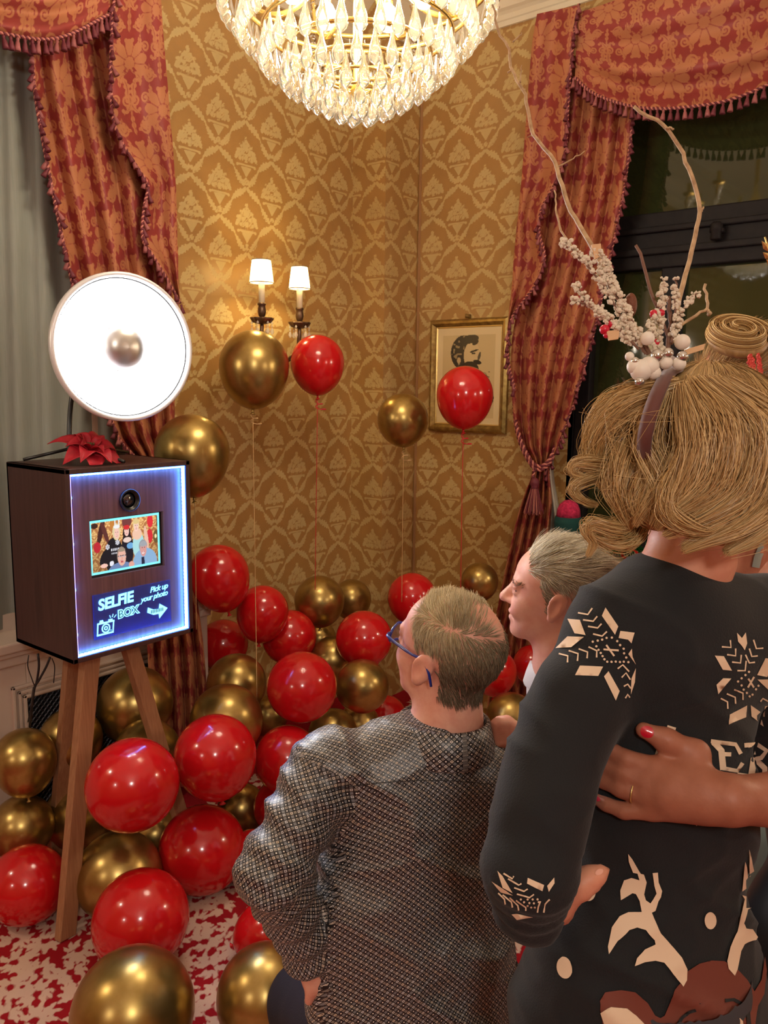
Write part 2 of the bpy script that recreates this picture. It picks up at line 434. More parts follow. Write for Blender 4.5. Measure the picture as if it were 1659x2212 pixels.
for nm, b in (('wall_back', ((X0, Y0-0.05, 0), (XW, Y0, HC))), ('wall_side', ((X0-0.05, Y0, 0), (X0, YW, HC)))):
    struct(MB().box(*b).build(nm, 'plain_gold_wall', smooth=False))
mat('ceiling_paint', (0.80, 0.74, 0.62), 0.8)
struct(MB().box((X0, Y0, HC), (XW, YW, HC+0.05)).build('ceiling', 'ceiling_paint', smooth=False))
# thin upright seam beads where the paper meets
mat('seam', (0.36, 0.19, 0.08), 0.6)
struct(MB().box((XW-0.006, CHY-0.016, 0), (XW, CHY-0.004, HC)).build('trim_1', 'seam', smooth=False))

# carpet
def carpet_pat(x, y):
    d = np.full(x.shape, 1.0); rg = np.random.default_rng(3); s = 0.105
    for i in range(-1, 34):
        for j in range(-1, 29):
            cx = (i+0.5*(j % 2)+rg.uniform(-.15,.15))*s+0.2; cy = (j*0.86+rg.uniform(-.15,.15))*s-0.1; a0 = rg.uniform(0, 6.28)
            m = (np.abs(x-cx) < 0.15) & (np.abs(y-cy) < 0.15)
            if not m.any(): continue
            xx, yy = x[m], y[m]; dd = d[m]; n = 7
            for k in range(n):
                a = a0+(k-(n-1)/2)*0.52; L = (0.080-0.008*abs(k-3))*rg.uniform(.85,1.1)
                dd = np.minimum(dd, leafsd(xx, yy, cx+0.012*math.cos(a), cy+0.012*math.sin(a), cx+L*math.cos(a), cy+L*math.sin(a), 0.0125, 3, rg.uniform(-.18,.18), 0.5))
            for k in range(3):
                a = a0+math.pi+(k-1)*0.6
                dd = np.minimum(dd, leafsd(xx, yy, cx+0.01*math.cos(a), cy+0.01*math.sin(a), cx+0.05*math.cos(a), cy+0.05*math.sin(a), 0.0095, 2, 0.25, 0.4))
            d[m] = dd
    return d
cm = pattern_mat('carpet', srgb((150, 28, 36)), srgb((206, 176, 158)), rough=(0.95, 0.95), edge=0.002, bump=0.7, spec=0.05)
xs = axis_grid(X0, XW, 0.15, [(0.3, 2.6, 0.0070), (2.6, XW, 0.012)]); ys = axis_grid(Y0, YW, 0.15, [(0.9, 2.5, 0.0070), (0.0, 0.9, 0.012), (2.5, YW, 0.012)])
U, Z = np.meshgrid(xs, ys, indexing='xy')
me = np_mesh('floor', np.stack([U.ravel(), Z.ravel(), np.zeros(U.size)], 1), grid_faces(len(ys), len(xs)), False)
fattr(me, 'pat', carpet_pat(U.ravel(), Z.ravel())); struct(link('floor', me, 'carpet'))

# cornice along the two visible walls
mat('cornice_paint', (0.74, 0.66, 0.50), 0.55)
zc = 3.31
prof = [(0, zc), (0.012, zc), (0.016, zc+0.02), (0.022, zc+0.024), (0.022, zc+0.045), (0.034, zc+0.055), (0.05, zc+0.062), (0.06, zc+0.09), (0.085, zc+0.13), (0.13, zc+0.165), (0.165, zc+0.18), (0.165, zc+0.20), (0.18, zc+0.205), (0.19, zc+0.235), (0.235, zc+0.245), (0.24, HC), (0, HC)]
def cornice(name, line, nrmv):
    v = []; n = len(prof)
    for p in line:
        for o, z in prof: v.append((p[0]+nrmv[0]*o, p[1]+nrmv[1]*o, z))
    f = [[k, (k+1) % n, n+(k+1) % n, n+k] for k in range(n)]+[list(range(n))[::-1], list(range(n, 2*n))]
    struct(link(name, np_mesh(name, v, f, False), 'cornice_paint'))
cornice('trim_2', [(XW, Y0), (XW, CHY)], (-1, 0))
cornice('trim_3', [(X0, YW), (CHX, YW)], (0, -1))
cornice('trim_4', [(CHX-0.0, CHY), (XW, CHY)], (0, -1))

# right window: dark frame, night glass
mat('dark_frame', (0.010, 0.008, 0.009), 0.6, spec=0.18, noise=(30, (0.016,0.013,0.013)))
gm = mat('night_glass', (0.030, 0.036, 0.012), 0.04, spec=0.9)
w0, w1, wb, wt = WIN; XF = XW+0.06
wroot = bpy.data.objects.new('window_2', None); COL.objects.link(wroot); wroot.location = (XF, (w0+w1)/2, wb); struct(wroot)
fr = MB()
fr.box((XF-0.05, w0, wb), (XF+0.05, w0+0.07, wt)).box((XF-0.05, w1-0.07, wb), (XF+0.05, w1, wt)).box((XF-0.05, w0, wt-0.06), (XF+0.05, w1, wt)).box((XF-0.05, w0, wb), (XF+0.05, w1, wb+0.07))
zt0, zt1 = 2.17, 2.40
fr.box((XF-0.055, w0, zt0), (XF+0.05, w1, zt1)).box((XF-0.075, w0, zt0+0.055), (XF-0.05, w1, zt0+0.085)).box((XF-0.075, w0, zt1-0.085), (XF-0.05, w1, zt1-0.06))
fr.box((XF-0.05, 1.24, wb), (XF+0.05, 1.33, zt0)).box((XF-0.05, 0.46, wb), (XF+0.05, 0.55, zt0))
bevel(fr.build('window_frame', 'dark_frame', wroot, smooth=False), 0.006)
for i, (a, b, c, d) in enumerate([(w0+.07, w1-.07, zt1, wt-.06), (1.33, w1-.07, wb+.07, zt0), (.55, 1.24, wb+.07, zt0), (w0+.07, .46, wb+.07, zt0)]):
    MB().box((XF-0.004, a, c), (XF+0.004, b, d)).build('pane', gm, wroot, smooth=False)
lt = MB().lathe([(0.018,0),(0.022,0.005),(0.02,0.03),(0.024,0.035),(0.024,0.06),(0.014,0.07)], 14, c=(XF-0.095, 1.10, 2.255))
lt.box((XF-0.1, 1.075, 2.285), (XF-0.05, 1.125, 2.30)); lt.build('latch', 'dark_frame', wroot)
hd = MB().box((XF-0.065, 1.275, 1.50), (XF-0.05, 1.30, 1.64)).tube([(XF-0.06,1.287,1.6),(XF-0.10,1.287,1.6),(XF-0.105,1.30,1.6),(XF-0.105,1.38,1.595)], 0.009)
hd.build('handle', mat('dull_steel', (0.35,0.35,0.36), 0.35, 1.0), wroot)
mat('sill_paint', (0.30, 0.22, 0.14), 0.5)
struct(bevel(MB().box((XW-0.28, w0-0.1, wb-0.045), (XW+0.12, w1+0.06, wb)).build('trim_5', 'sill_paint', smooth=False), 0.008))
# reveal of the window opening
struct(MB().box((XW, w1, wb), (XW+0.16, w1+0.02, wt)).box((XW, w0-0.02, wb), (XW+0.16, w0, wt)).box((XW, w0, wt), (XW+0.16, w1, wt+0.02)).build('trim_6', 'dark_frame', smooth=False))

# left: radiator casing with lattice grille under the other window
mat('cream_wood', (0.62, 0.50, 0.42), 0.45)
yc = 2.66
rc = thing('radiator_cover', 'cream painted wooden radiator casing with a dark lattice grille below the sheer curtain', 'radiator cover', (1.1, yc, 0))
gx0, gx1, gz0, gz1 = 1.34, 2.02, 0.12, 0.565
b = MB().box((-0.3, yc, 0), (gx0-0.001, yc+0.14, 0.74)).box((gx1, yc, 0), (2.13, yc+0.14, 0.74)).box((gx0-0.001, yc, gz1), (gx1, yc+0.14, 0.74)).box((gx0-0.001, yc, 0), (gx1, yc+0.14, gz0))
sharp(bevel(b.build('casing', 'cream_wood', rc, smooth=False), 0.004))
tp = MB().box((-0.3, yc-0.045, 0.755), (2.16, yc+0.155, 0.79)).box((-0.3, yc-0.03, 0.735), (2.15, yc+0.14, 0.757)).box((-0.3, yc-0.016, 0.70), (2.14, yc+0.1, 0.738))
bevel(tp.build('top_board', 'cream_wood', rc, smooth=False), 0.006)
md = MB()
for i, (o, t) in enumerate(((0.0, 0.014), (0.022, 0.009), (0.04, 0.012))):
    a0, a1, c0, c1 = gx0-0.06+o, gx1+0.06-o, gz0-0.06+o, gz1+0.06-o
    for q in (((a0, c0), (a1, c0+0.012)), ((a0, c1-0.012), (a1, c1)), ((a0, c0), (a0+0.012, c1)), ((a1-0.012, c0), (a1, c1))):
        md.box((q[0][0], yc-t, q[0][1]), (q[1][0], yc+0.001, q[1][1]))
bevel(md.build('moulding', 'cream_wood', rc, smooth=False), 0.003)
mat('grille_metal', (0.05, 0.047, 0.055), 0.4, 0.6)
mat('grille_dark', (0.006, 0.006, 0.010), 0.8)
MB().box((gx0, yc+0.06, gz0), (gx1, yc+0.07, gz1)).build('grille_back', 'grille_dark', rc, smooth=False)
gl = MB(); st = 0.022
n = int((gx1-gx0+gz1-gz0)/st)
for k in range(n):
    o = k*st
    for sgn in (1, -1):
        a = max(0, o-(gz1-gz0)); c = min(o, gx1-gx0)
        if c-a < 0.01: continue
        p = []
        for q in (a, c):
            z = o-q; z = min(max(z, 0), gz1-gz0)
            p.append((gx0+q if sgn > 0 else gx1-q, yc+0.02, gz0+z))
        gl.tube(p, 0.0032, 4, False)
g = gl.build('grille', 'grille_metal', rc, smooth=False); g['kind'] = 'stuff'
# dark window behind the sheer
wl = bpy.data.objects.new('window_1', None); COL.objects.link(wl); wl.location = (0.9, YW, 0.8); struct(wl)
MB().box((0.1, YW-0.02, 0.8), (1.75, YW-0.012, 3.0)).build('pane', gm, wl, smooth=False)
f2 = MB()
for a, b in (((0.05,0.8),(0.13,3.0)), ((1.7,0.8),(1.78,3.0)), ((0.88,0.8),(0.96,3.0)), ((0.05,2.95),(1.78,3.03)), ((0.05,0.79),(1.78,0.85))):
    f2.box((a[0], YW-0.05, a[1]), (b[0], YW, b[1]))
f2.build('window_frame', 'cream_wood', wl, smooth=False)
# ================================================================== curtains
def curtain_pat(u, w):
    TW, TH = 0.27, 0.34; best = np.full(u.shape, 1.0)
    for ou, ow in ((0, 0), (TW/2, TH/2)):
        x = (u-ou+TW/2) % TW-TW/2; y = (w-ow+TH/2) % TH-TH/2; ax = np.abs(x)
        # shell palmette
        th = np.arctan2(ax, y+0.03); r = np.hypot(ax, y+0.03)
        R = 0.080*(0.66+0.34*np.abs(np.cos(4.6*th))**0.7)*np.where(th > 2.3, 0.40, 1)
        d = r-R
        vein = np.abs(np.cos(4.6*th))*r/4.6-0.0017
        d = np.where((r > 0.018) & (r < 0.085), np.maximum(d, -vein), d)
        d = np.maximum(d, 0.0013-np.abs(r-0.024))
        # acanthus scrolls
        for (a0x, a0y, b0x, b0y, wd, bn) in [(0.02,-0.06,0.085,-0.105,0.020,0.28),(0.085,-0.105,0.055,-0.15,0.016,0.35),(0.03,-0.075,0.02,-0.16,0.017,-0.15),(0.10,-0.03,0.125,0.045,0.015,-0.25),(0.09,0.06,0.125,0.11,0.014,0.25),(0.015,0.085,0.05,0.135,0.014,-0.2),(0.0,0.07,0.0,0.16,0.012,0)]:
            d = np.minimum(d, np.maximum(leafsd(ax, y, a0x, a0y, b0x, b0y, wd*0.86, 4, bn, 0.55), -leafsd(ax, y, a0x, a0y, b0x, b0y, wd*0.10, 1, bn, 0)))
        for cx, cy, R0, sg in [(0.085,-0.075,0.024,1),(0.062,-0.150,0.02,-1),(0.118,0.018,0.021,1),(0.07,0.115,0.018,-1),(0.10,0.085,0.012,1)]:
            rr = np.hypot(ax-cx, y-cy); an = np.arctan2(y-cy, ax-cx)*sg
            sp = np.abs((rr/R0-(an/(2*np.pi) % 1.0)*0.6+0.2) % 0.6-0.3)*R0-0.0024
            d = np.minimum(d, np.maximum(rr-R0, -sp))
        for cx, cy, r0 in [(0.12,-0.125,0.008),(0.035,0.155,0.007),(0.128,0.13,0.007),(0.10,-0.155,0.006)]:
            d = np.minimum(d, circ(ax, y, cx, cy, r0))
        best = np.minimum(best, d)
    return best
pattern_mat('curtain_damask', srgb((142, 56, 52)), srgb((176, 114, 78)), rough=(0.5, 0.7), edge=0.0012, spec=0.35)
mat('cord_maroon', srgb((104, 36, 48)), 0.6); mat('cord_pink', srgb((196, 122, 110)), 0.55)
mat('cord_dark', srgb((62, 26, 38)), 0.7)
def cloth(name, Apx, Bpx, nu, nv, plane, off, parent, gather=1.0, zmin=0.015, uv0=(0,0), m='curtain_damask', across=False):
    """sheet between two picture curves laid on a wall plane; u runs A->B. off(u,v) pushes it off the wall."""
    ax, val, sg = plane
    A = smoothcurve(Apx, nv); B = smoothcurve(Bpx, nv)
    u = np.linspace(0, 1, nu)
    v = np.linspace(0, 1, nv)
    px = A[:,None,:]*(1-u)[None,:,None]+B[:,None,:]*u[None,:,None]
    UU, VV = np.meshgrid(u, v, indexing='xy')
    rx_ = CF+CR*((px[...,0:1]-829.5)/FPX)-CU*((px[...,1:2]-1106.0)/FPX)
    pts = CC+rx_*((val+sg*off(UU, VV)-CC[ax])/rx_[...,ax])[...,None]
    pts[...,2] = np.maximum(pts[...,2], zmin)
    me = np_mesh(name, pts.reshape(-1,3), grid_faces(nv, nu))
    fl2 = CC+rx_*((val-CC[ax])/rx_[...,ax])[...,None]
    du = np.linalg.norm(fl2[:,1:]-fl2[:,:-1], axis=2).max(0)*0.5+np.linalg.norm(fl2[:,1:]-fl2[:,:-1], axis=2).mean(0)*0.5; su = np.r_[0, np.cumsum(du)]
    dv = np.linalg.norm(pts[1:]-pts[:-1], axis=2).mean(1); sv = np.r_[0, np.cumsum(dv)]
    if m == 'curtain_damask':
        a, b = (np.broadcast_to(su[None,:]*gather, UU.shape), np.broadcast_to(-sv[:,None], UU.shape))
        if across: a, b = b, a
        fattr(me, 'pat', curtain_pat(a.ravel()+uv0[0], b.ravel()+uv0[1]))
    o_ = link(name, me, m, parent); return o_, pts
def tassel_mesh(s):
    mb = MB(); mb.lathe([(0.0,0.0),(0.0035,-0.002),(0.005,-0.006),(0.0035,-0.011),(0.0055,-0.014),(0.008,-0.026),(0.0095,-0.036),(0.0,-0.034)], 8)
    for v in mb.v: v *= s
    return mb.mesh('tassel')
TAS = {}
def twisted(name, path, r, parent, mats=('cord_maroon', 'cord_pink'), pitch=0.018):
    p = resample(path, max(int(np.linalg.norm(np.diff(path, axis=0), axis=1).sum()/0.0035), 12))
    T = np.gradient(p, axis=0); T /= np.linalg.norm(T, axis=1, keepdims=True)+1e-9
    N = np.cross(T, [0.3,0.2,1.0]); N /= np.linalg.norm(N, axis=1, keepdims=True)+1e-9; B = np.cross(T, N)
    s = np.r_[0, np.cumsum(np.linalg.norm(np.diff(p, axis=0), axis=1))]*2*math.pi/pitch
    for k, m in enumerate(mats):
        ph = s+k*2*math.pi/len(mats)
        q = p+r*0.55*(np.cos(ph)[:,None]*N+np.sin(ph)[:,None]*B)
        MB().tube(q, r*0.62, 5).build(name, m, parent)
def fringe(path, parent, step=0.027, s=1.0, nrmv=(0,-1,0), cord=0.006, tilt=None):
    twisted('fringe_cord', path, cord, parent)
    key = ('t', s)
    if key not in TAS:
        TAS[key] = tassel_mesh(s); TAS[key].materials.append(MATS['cord_maroon'])
        TAS[('p', s)] = tassel_mesh(s*0.999); TAS[('p', s)].materials.append(mat('tassel_pink', srgb((150, 84, 84)), 0.6))
    L = np.linalg.norm(np.diff(path, axis=0), axis=1).sum(); pts = resample(path, max(int(L/step), 2))
    for i, p in enumerate(pts):
        o = link('tassel', TAS[key] if i % 3 else TAS[('p', s)], None, None)
        q = p+np.array(nrmv)*0.006
        o.parent = parent; o.matrix_parent_inverse = parent_inv(parent)
        o.location = V(q+np.array([0,0,-0.004])); ang = random.uniform(-.16,.16)
        o.rotation_euler = (random.uniform(-.12,.12)+(tilt[0] if tilt else 0), ang+(tilt[1] if tilt else 0), random.uniform(0,6))
def folds(n, A, ph=0.0, drift=0.0, sharpn=1.6):
    def f(u, v):
        w = 0.5+0.5*np.sin(2*np.pi*(n*u+ph+drift*v)); return A*w**(1/sharpn)+0.006*np.sin(9*v+7*u)
    return f
LEFT = (1, 2.735, -1); RIGHT = (0, 3.40, -1)
# left set
c = thing('window_curtain', 'gathered red and gold damask curtain with tasselled edge behind the round studio lamp', 'curtain', PLN(330, 1650, 1, 2.7)*np.array([1,1,0]))
Lpx = [(62,60),(72,200),(98,350),(150,600),(205,800),(250,940),(298,1010),(300,1150),(318,1400),(330,1700)]
Rpx = [(290,0),(335,200),(362,400),(372,600),(378,800),(376,950),(372,1010),(400,1150),(440,1400),(455,1700)]
o, pts = cloth('drape', Lpx, Rpx, 150, 420, LEFT, lambda u, v: folds(4.3, 0.055, 0.35, -0.25)(u, v)+0.15*np.clip((v-.52)/.2, 0, 1), c, gather=1.5)
e = pts[:,0].copy(); e[:,1] -= 0.01
fringe(e[:250], c, 0.026, 1.0, tilt=(0, 0.5))
t = thing('curtain_tail', 'red and gold damask valance tail with zigzag tasselled edge beside the wall sconce', 'curtain', PLN(350, 600, 1, 2.66))
Lj = [(250,-60),(240,60),(237,180),(243,260),(262,310),(296,365),(317,402),(309,450),(306,515),(330,556),(360,606),(387,655)]
Rj = [(345,-60),(352,60),(362,180),(368,260),(373,310),(377,365),(380,402),(382,450),(383,515),(385,556),(386,606),(390,657)]
o, pts = cloth('drape', Lj, Rj, 60, 260, (1, 2.70, -1), lambda u, v: 0.05+0.020*np.sin(2*np.pi*(1.2*u+0.15)), t, gather=1.1, uv0=(0.05, 0.1))
e = pts[:,0].copy(); e[:,1] -= 0.006
fringe(e, t, 0.025, 1.0, tilt=(0, 0.35))
s_ = thing('valance_swag', 'draped red and gold swag with tassel fringe above the white sheer curtain', 'valance', PLN(60, 80, 1, 2.64))
A = [(-330,-110),(-150,-110),(0,-110),(120,-110),(240,-110)]; B = [(-330,20),(-150,45),(0,72),(120,82),(242,30)]
o, pts = cloth('swag_cloth', [(250,-120),(120,-120),(0,-120),(-150,-120),(-330,-120)], [(243,28),(120,84),(0,73),(-150,42),(-330,-60)], 90, 200, (1, 2.68, -1), lambda u, v: 0.035+0.05*u*np.sin(np.pi*np.clip(v*1.2,0,1))*1.0+0.022*np.sin(2*np.pi*(2.6*u**1.3))*np.clip(v*4,0.3,1), s_, gather=1.0, uv0=(0.1,0.0), across=True)
e = pts[:,-1].copy(); e[:,1] -= 0.008
fringe(e, s_, 0.023, 1.15)
# sheer
sh = thing('sheer_curtain', 'plain white sheer net curtain hanging behind the photo box', 'curtain', PLN(20, 1300, 1, 2.76))
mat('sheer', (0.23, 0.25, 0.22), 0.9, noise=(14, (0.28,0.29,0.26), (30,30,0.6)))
cloth('net_panel', [(-420,40),(-420,1325)], [(250,40),(300,1395)], 130, 40, (1, 2.775, -1), lambda u, v: 0.012*np.sin(2*np.pi*11*u)+0.006*np.sin(2*np.pi*4.3*u+1)+0.012, sh, m='sheer', zmin=0.80)
# right set
c = thing('window_curtain', 'gathered red and gold damask curtain with tasselled edge beside the framed portrait', 'curtain', PLN(1090, 1500, 0, 3.4)*np.array([1,1,0]))
Lpx = [(1205,120),(1190,250),(1170,400),(1148,550),(1108,720),(1106,860),(1122,960),(1150,1012),(1122,1100),(1087,1250),(1062,1400),(1046,1640)]
Rpx = [(1385,120),(1370,250),(1352,400),(1322,550),(1285,720),(1245,860),(1207,965),(1188,1012),(1192,1100),(1175,1250),(1152,1400),(1140,1640)]
o, pts = cloth('drape', Lpx, Rpx, 150, 420, RIGHT, folds(4.4, 0.055, 0.1, 0.15), c, gather=1.5, uv0=(0.03,0.2))
e = pts[:,-1].copy(); e[:,0] -= 0.012
fringe(e[20:255], c, 0.026, 1.0, nrmv=(-1,0,0), tilt=(0.5, 0))
t = thing('curtain_tail', 'red and gold damask valance tail with zigzag tasselled edge right of the portrait', 'curtain', PLN(1160, 500, 0, 3.33))
Rj = [(1252,10),(1240,90),(1232,180),(1227,260),(1222,330),(1203,392),(1172,450),(1166,500),(1178,556),(1160,612),(1132,650),(1106,690),(1098,745),(1102,795),(1113,838)]
Lj = [(1160,30),(1150,90),(1142,180),(1136,260),(1131,330),(1126,392),(1120,450),(1115,500),(1110,556),(1106,612),(1102,650),(1098,690),(1094,745),(1098,795),(1108,838)]
o, pts = cloth('drape', Lj, Rj, 60, 300, (0, 3.36, -1), lambda u, v: 0.045+0.02*np.sin(2*np.pi*(1.3*u+0.1)), t, gather=1.1, uv0=(0.1,0.25))
e = pts[:,-1].copy(); e[:,0] -= 0.006; fringe(e, t, 0.025, 1.0, nrmv=(-1,0,0), tilt=(0.3, 0))
s_ = thing('valance_swag', 'draped red and gold swag with tassel fringe above the dark window', 'valance', PLN(1450, 200, 0, 3.3))
o, pts = cloth('swag_cloth', [(1247,28),(1330,0),(1430,-40),(1560,-95),(1740,-170)], [(1242,168),(1290,206),(1380,233),(1480,233),(1600,210),(1760,135)], 110, 240, (0, 3.355, -1),
               lambda u, v: 0.04+0.06*u*np.sin(np.pi*np.clip(v,0,1))+0.03*np.sin(2*np.pi*(2.3*u**1.4-0.25*v))*np.clip(v*5,0.2,1), s_, uv0=(0.02,0.11), across=True)
e = pts[:,-1].copy(); e[:,0] -= 0.008; fringe(e, s_, 0.026, 1.15, nrmv=(-1,0,0))
# net edge and lining at the right window
nt_ = thing('sheer_curtain', 'narrow cream net curtain edge beside the red curtain tassel', 'curtain', PLN(1195, 1150, 0, 3.44))
mat('cream_net', (0.55, 0.50, 0.42), 0.9)
cloth('net_panel', [(1150,900),(1160,1000),(1165,1150),(1150,1400)], [(1222,860),(1196,1000),(1214,1150),(1220,1400)], 40, 40, (0, 3.44, -1), lambda u, v: 0.012*np.sin(2*np.pi*3*u)+0.01, nt_, m='cream_net')
# tie-back rope with big tassel
tb = thing('curtain_tieback', 'twisted pink rope tieback with a large maroon tassel around the red curtain', 'tieback', PLN(1150, 1060, 0, 3.3))
pA = np.array([PLN(x, y, 0, v) for x, y, v in [(1112,880,3.42),(1118,930,3.34),(1135,980,3.315),(1160,1014,3.305),(1185,1005,3.33),(1205,965,3.38)]])
for dz in (0, 0.016):
    twisted('rope', smoothcurve(pA+np.array([0,0.004,dz]), 40), 0.0085, tb, mats=('cord_maroon', 'cord_pink'), pitch=0.03)
kc = PLN(1158, 1030, 0, 3.29)
twisted('rope', smoothcurve([kc+[0,.012,.03],kc+[0,.014,-.02],kc+[0,0,-.05]], 12), 0.007, tb, pitch=0.025)
tc_ = PLN(1155, 1046, 0, 3.29)
MB().lathe([(0,0.03),(0.012,0.028),(0.02,0.014),(0.021,0),(0.014,-0.012),(0.018,-0.018)], 14, c=tc_).build('tassel_head', 'cord_maroon', tb)
N = 170; a = RNG.uniform(0, 6.283, N); r0 = 0.015*np.sqrt(RNG.uniform(0,1,N)); sp = RNG.uniform(1.5, 2.4, N); s = np.linspace(0,1,6)
pl = np.stack([tc_[0]+(r0*np.cos(a))[:,None]*(1+sp[:,None]*s), tc_[1]+(r0*np.sin(a))[:,None]*(1+sp[:,None]*s), tc_[2]-0.016-s[None,:]*RNG.uniform(.10,.125,N)[:,None]], -1)
cols = np.where(RNG.uniform(0,1,(N,1)) < .3, np.array([srgb((190,120,105))]), np.array([srgb((110,38,48))]))
attr_mat('yarn', 0.7); sk = link('tassel_skirt', strand_mesh('tassel_skirt', pl, np.full((N,6), 0.0019), cols), 'yarn', tb)

# ================================================================== picture
pf = thing('picture_frame', 'gilt framed portrait print with cream mat hanging left of the red curtain', 'picture', (XW, 2.28, 1.45))
pf_y0, pf_y1, pf_z0, pf_z1 = 2.046, 2.508, 1.437, 2.0
mat('gilt', (0.44, 0.30, 0.09), 0.32, 0.75, noise=(40, (0.22,0.13,0.04))); mat('gilt_bright', (0.75, 0.55, 0.22), 0.28, 0.8)
def ring(name, o0, o1, x0, x1, m, par):
    a = [(pf_y0+o0, pf_z0+o0), (pf_y1-o0, pf_z0+o0), (pf_y1-o0, pf_z1-o0), (pf_y0+o0, pf_z1-o0)]
    b_ = [(pf_y0+o1, pf_z0+o1), (pf_y1-o1, pf_z0+o1), (pf_y1-o1, pf_z1-o1), (pf_y0+o1, pf_z1-o1)]
    v = []; f = []
    pr = [(0, x0), (0.0, x0-(x0-x1)*.5), (0.3, x1), (0.6, x1), (1.0, x1+(x0-x1)*.55), (1.0, x0)]
    for k in range(4):
        for t_, x in pr: v.append((x, a[k][0]*(1-t_)+b_[k][0]*t_, a[k][1]*(1-t_)+b_[k][1]*t_))
    n = len(pr)
    for k in range(4):
        l = (k+1) % 4
        for i in range(n-1): f.append([k*n+i, l*n+i, l*n+i+1, k*n+i+1])
    o = link(name, np_mesh(name, v, f, False), m, par); return o
ring('frame_moulding', 0, 0.036, XW-0.002, XW-0.034, 'gilt', pf); ring('frame_slip', 0.034, 0.044, XW-0.002, XW-0.016, 'gilt_bright', pf)
# the print: tones carried on a fine grid
ny, nz = 150, 190
yy, zz_ = np.meshgrid(np.linspace(pf_y1-0.04, pf_y0+0.04, ny), np.linspace(pf_z1-0.04, pf_z0+0.04, nz), indexing='xy')
s = ((pf_y1-0.04)-yy)/(pf_y1-pf_y0-0.08); q = ((pf_z1-0.04)-zz_)/(pf_z1-pf_z0-0.08)      # 0..1 right, 0..1 down
colr = np.empty(s.shape+(3,)); colr[:] = srgb((226, 206, 160))
def paint(mask, c): colr[mask] = srgb(c)
def el(cx, cy, rx, ry, a=0):
    ca, sa = math.cos(a), math.sin(a); X = (s-cx); Y = (q-cy)*1.25
    return ((X*ca+Y*sa)/rx)**2+((-X*sa+Y*ca)/ry)**2 < 1
paint((s > .09) & (s < .90) & (q > .08) & (q < .93), (208, 186, 138))
nz_ = vnoise(np.stack([s.ravel()*26, q.ravel()*40, 0*s.ravel()], 1), 5).reshape(s.shape)
head = el(.47,.29,.165,.20); paint(el(.42,.26,.20,.22), (54,52,45)); paint(el(.42,.26,.20,.22) & (nz_ > .74), (150,134,100))
paint(el(.55,.29,.125,.175), (214,192,144)); paint(el(.60,.31,.10,.13), (214,192,144)); paint(el(.52,.125,.13,.055,-.12), (54,52,45)); paint(el(.60,.16,.05,.03,-.5), (54,52,45))
paint(el(.585,.245,.07,.012,-.25), (45,42,36)); paint(el(.575,.27,.03,.012), (60,56,48)); paint(el(.665,.30,.02,.06,.3), (90,82,66)); paint(el(.635,.36,.065,.028,.2), (40,38,34)); paint(el(.52,.43,.14,.10), (46,44,38)); paint(el(.35,.34,.03,.04), (196,174,130))
paint(el(.50,.72,.40,.24), (52,50,46)); paint(el(.52,.60,.07,.13), (220,204,164)); paint(el(.50,.72,.40,.24) & (nz_ > .66), (110,104,88))
paint((np.abs(q-.47-.01*np.sin(s*90)) < .006) & (s > .74) & (s < .86) & (nz_ > .4), (90,80,62)); paint((np.abs(q-.50-.01*np.sin(s*70+1)) < .005) & (s > .77) & (s < .87) & (nz_ > .45), (90,80,62))
me = np_mesh('print', np.stack([np.full(s.size, XW-0.008), yy.ravel(), zz_.ravel()], 1), grid_faces(nz, ny), False)
cattr(me, 'col', colr.reshape(-1,3)); attr_mat('print_tone', 0.25, 0.6); link('print', me, 'print_tone', pf)
MB().box((XW-0.05, 2.27, 2.0), (XW-0.004, 2.276, 2.02)).build('hook', 'gilt', pf)

# ================================================================== wall sconce
sc_ = thing('wall_sconce', 'two armed bronze wall sconce with pleated cream candle shades', 'wall lamp', (2.62, YW, 1.75))
mat('bronze', (0.10, 0.062, 0.045), 0.38, 0.85, noise=(35,(0.20,0.12,0.07))); mat('candle_tube', (0.80,0.72,0.52), 0.5); mat('shade_trim', (0.20,0.14,0.10), 0.7)
def shade_mat():
    m = bpy.data.materials.new('pleated_shade'); m.use_nodes = True; MATS['pleated_shade'] = m; nt = m.node_tree; nt.nodes.remove(nt.nodes['Principled BSDF'])
    d = nt.nodes.new('ShaderNodeBsdfDiffuse'); t_ = nt.nodes.new('ShaderNodeBsdfTranslucent'); mx = nt.nodes.new('ShaderNodeMixShader')
    d.inputs[0].default_value = (0.9,0.82,0.62,1); t_.inputs[0].default_value = (1.0,0.90,0.62,1); mx.inputs[0].default_value = 0.65
    nt.links.new(d.outputs[0], mx.inputs[1]); nt.links.new(t_.outputs[0], mx.inputs[2]); nt.links.new(mx.outputs[0], nt.nodes['Material Output'].inputs[0])
shade_mat()
mat('bulb_glow', (1,1,1), 0.5, emit=(1.0,0.78,0.36), estr=420)
mat('crystal_bead', (0.9,0.85,0.75), 0.05, spec=0.9, alpha=0.35)
def cone_pt(x, y): return PLN(x, y, 1, 2.66)
back = PLN(600, 790, 1, YW)
MB().lathe([(0.0,0.03),(0.03,0.028),(0.05,0.018),(0.058,0.006),(0.06,0)], 20, R=frame_z((0,-1,0)), c=(back[0], YW, back[2])).lathe([(0,0.05),(0.012,0.045),(0.02,0.03),(0.018,0)], 12, R=frame_z((0,-1,0)), c=(back[0], YW-0.02, back[2])).build('back_plate', 'bronze', sc_)
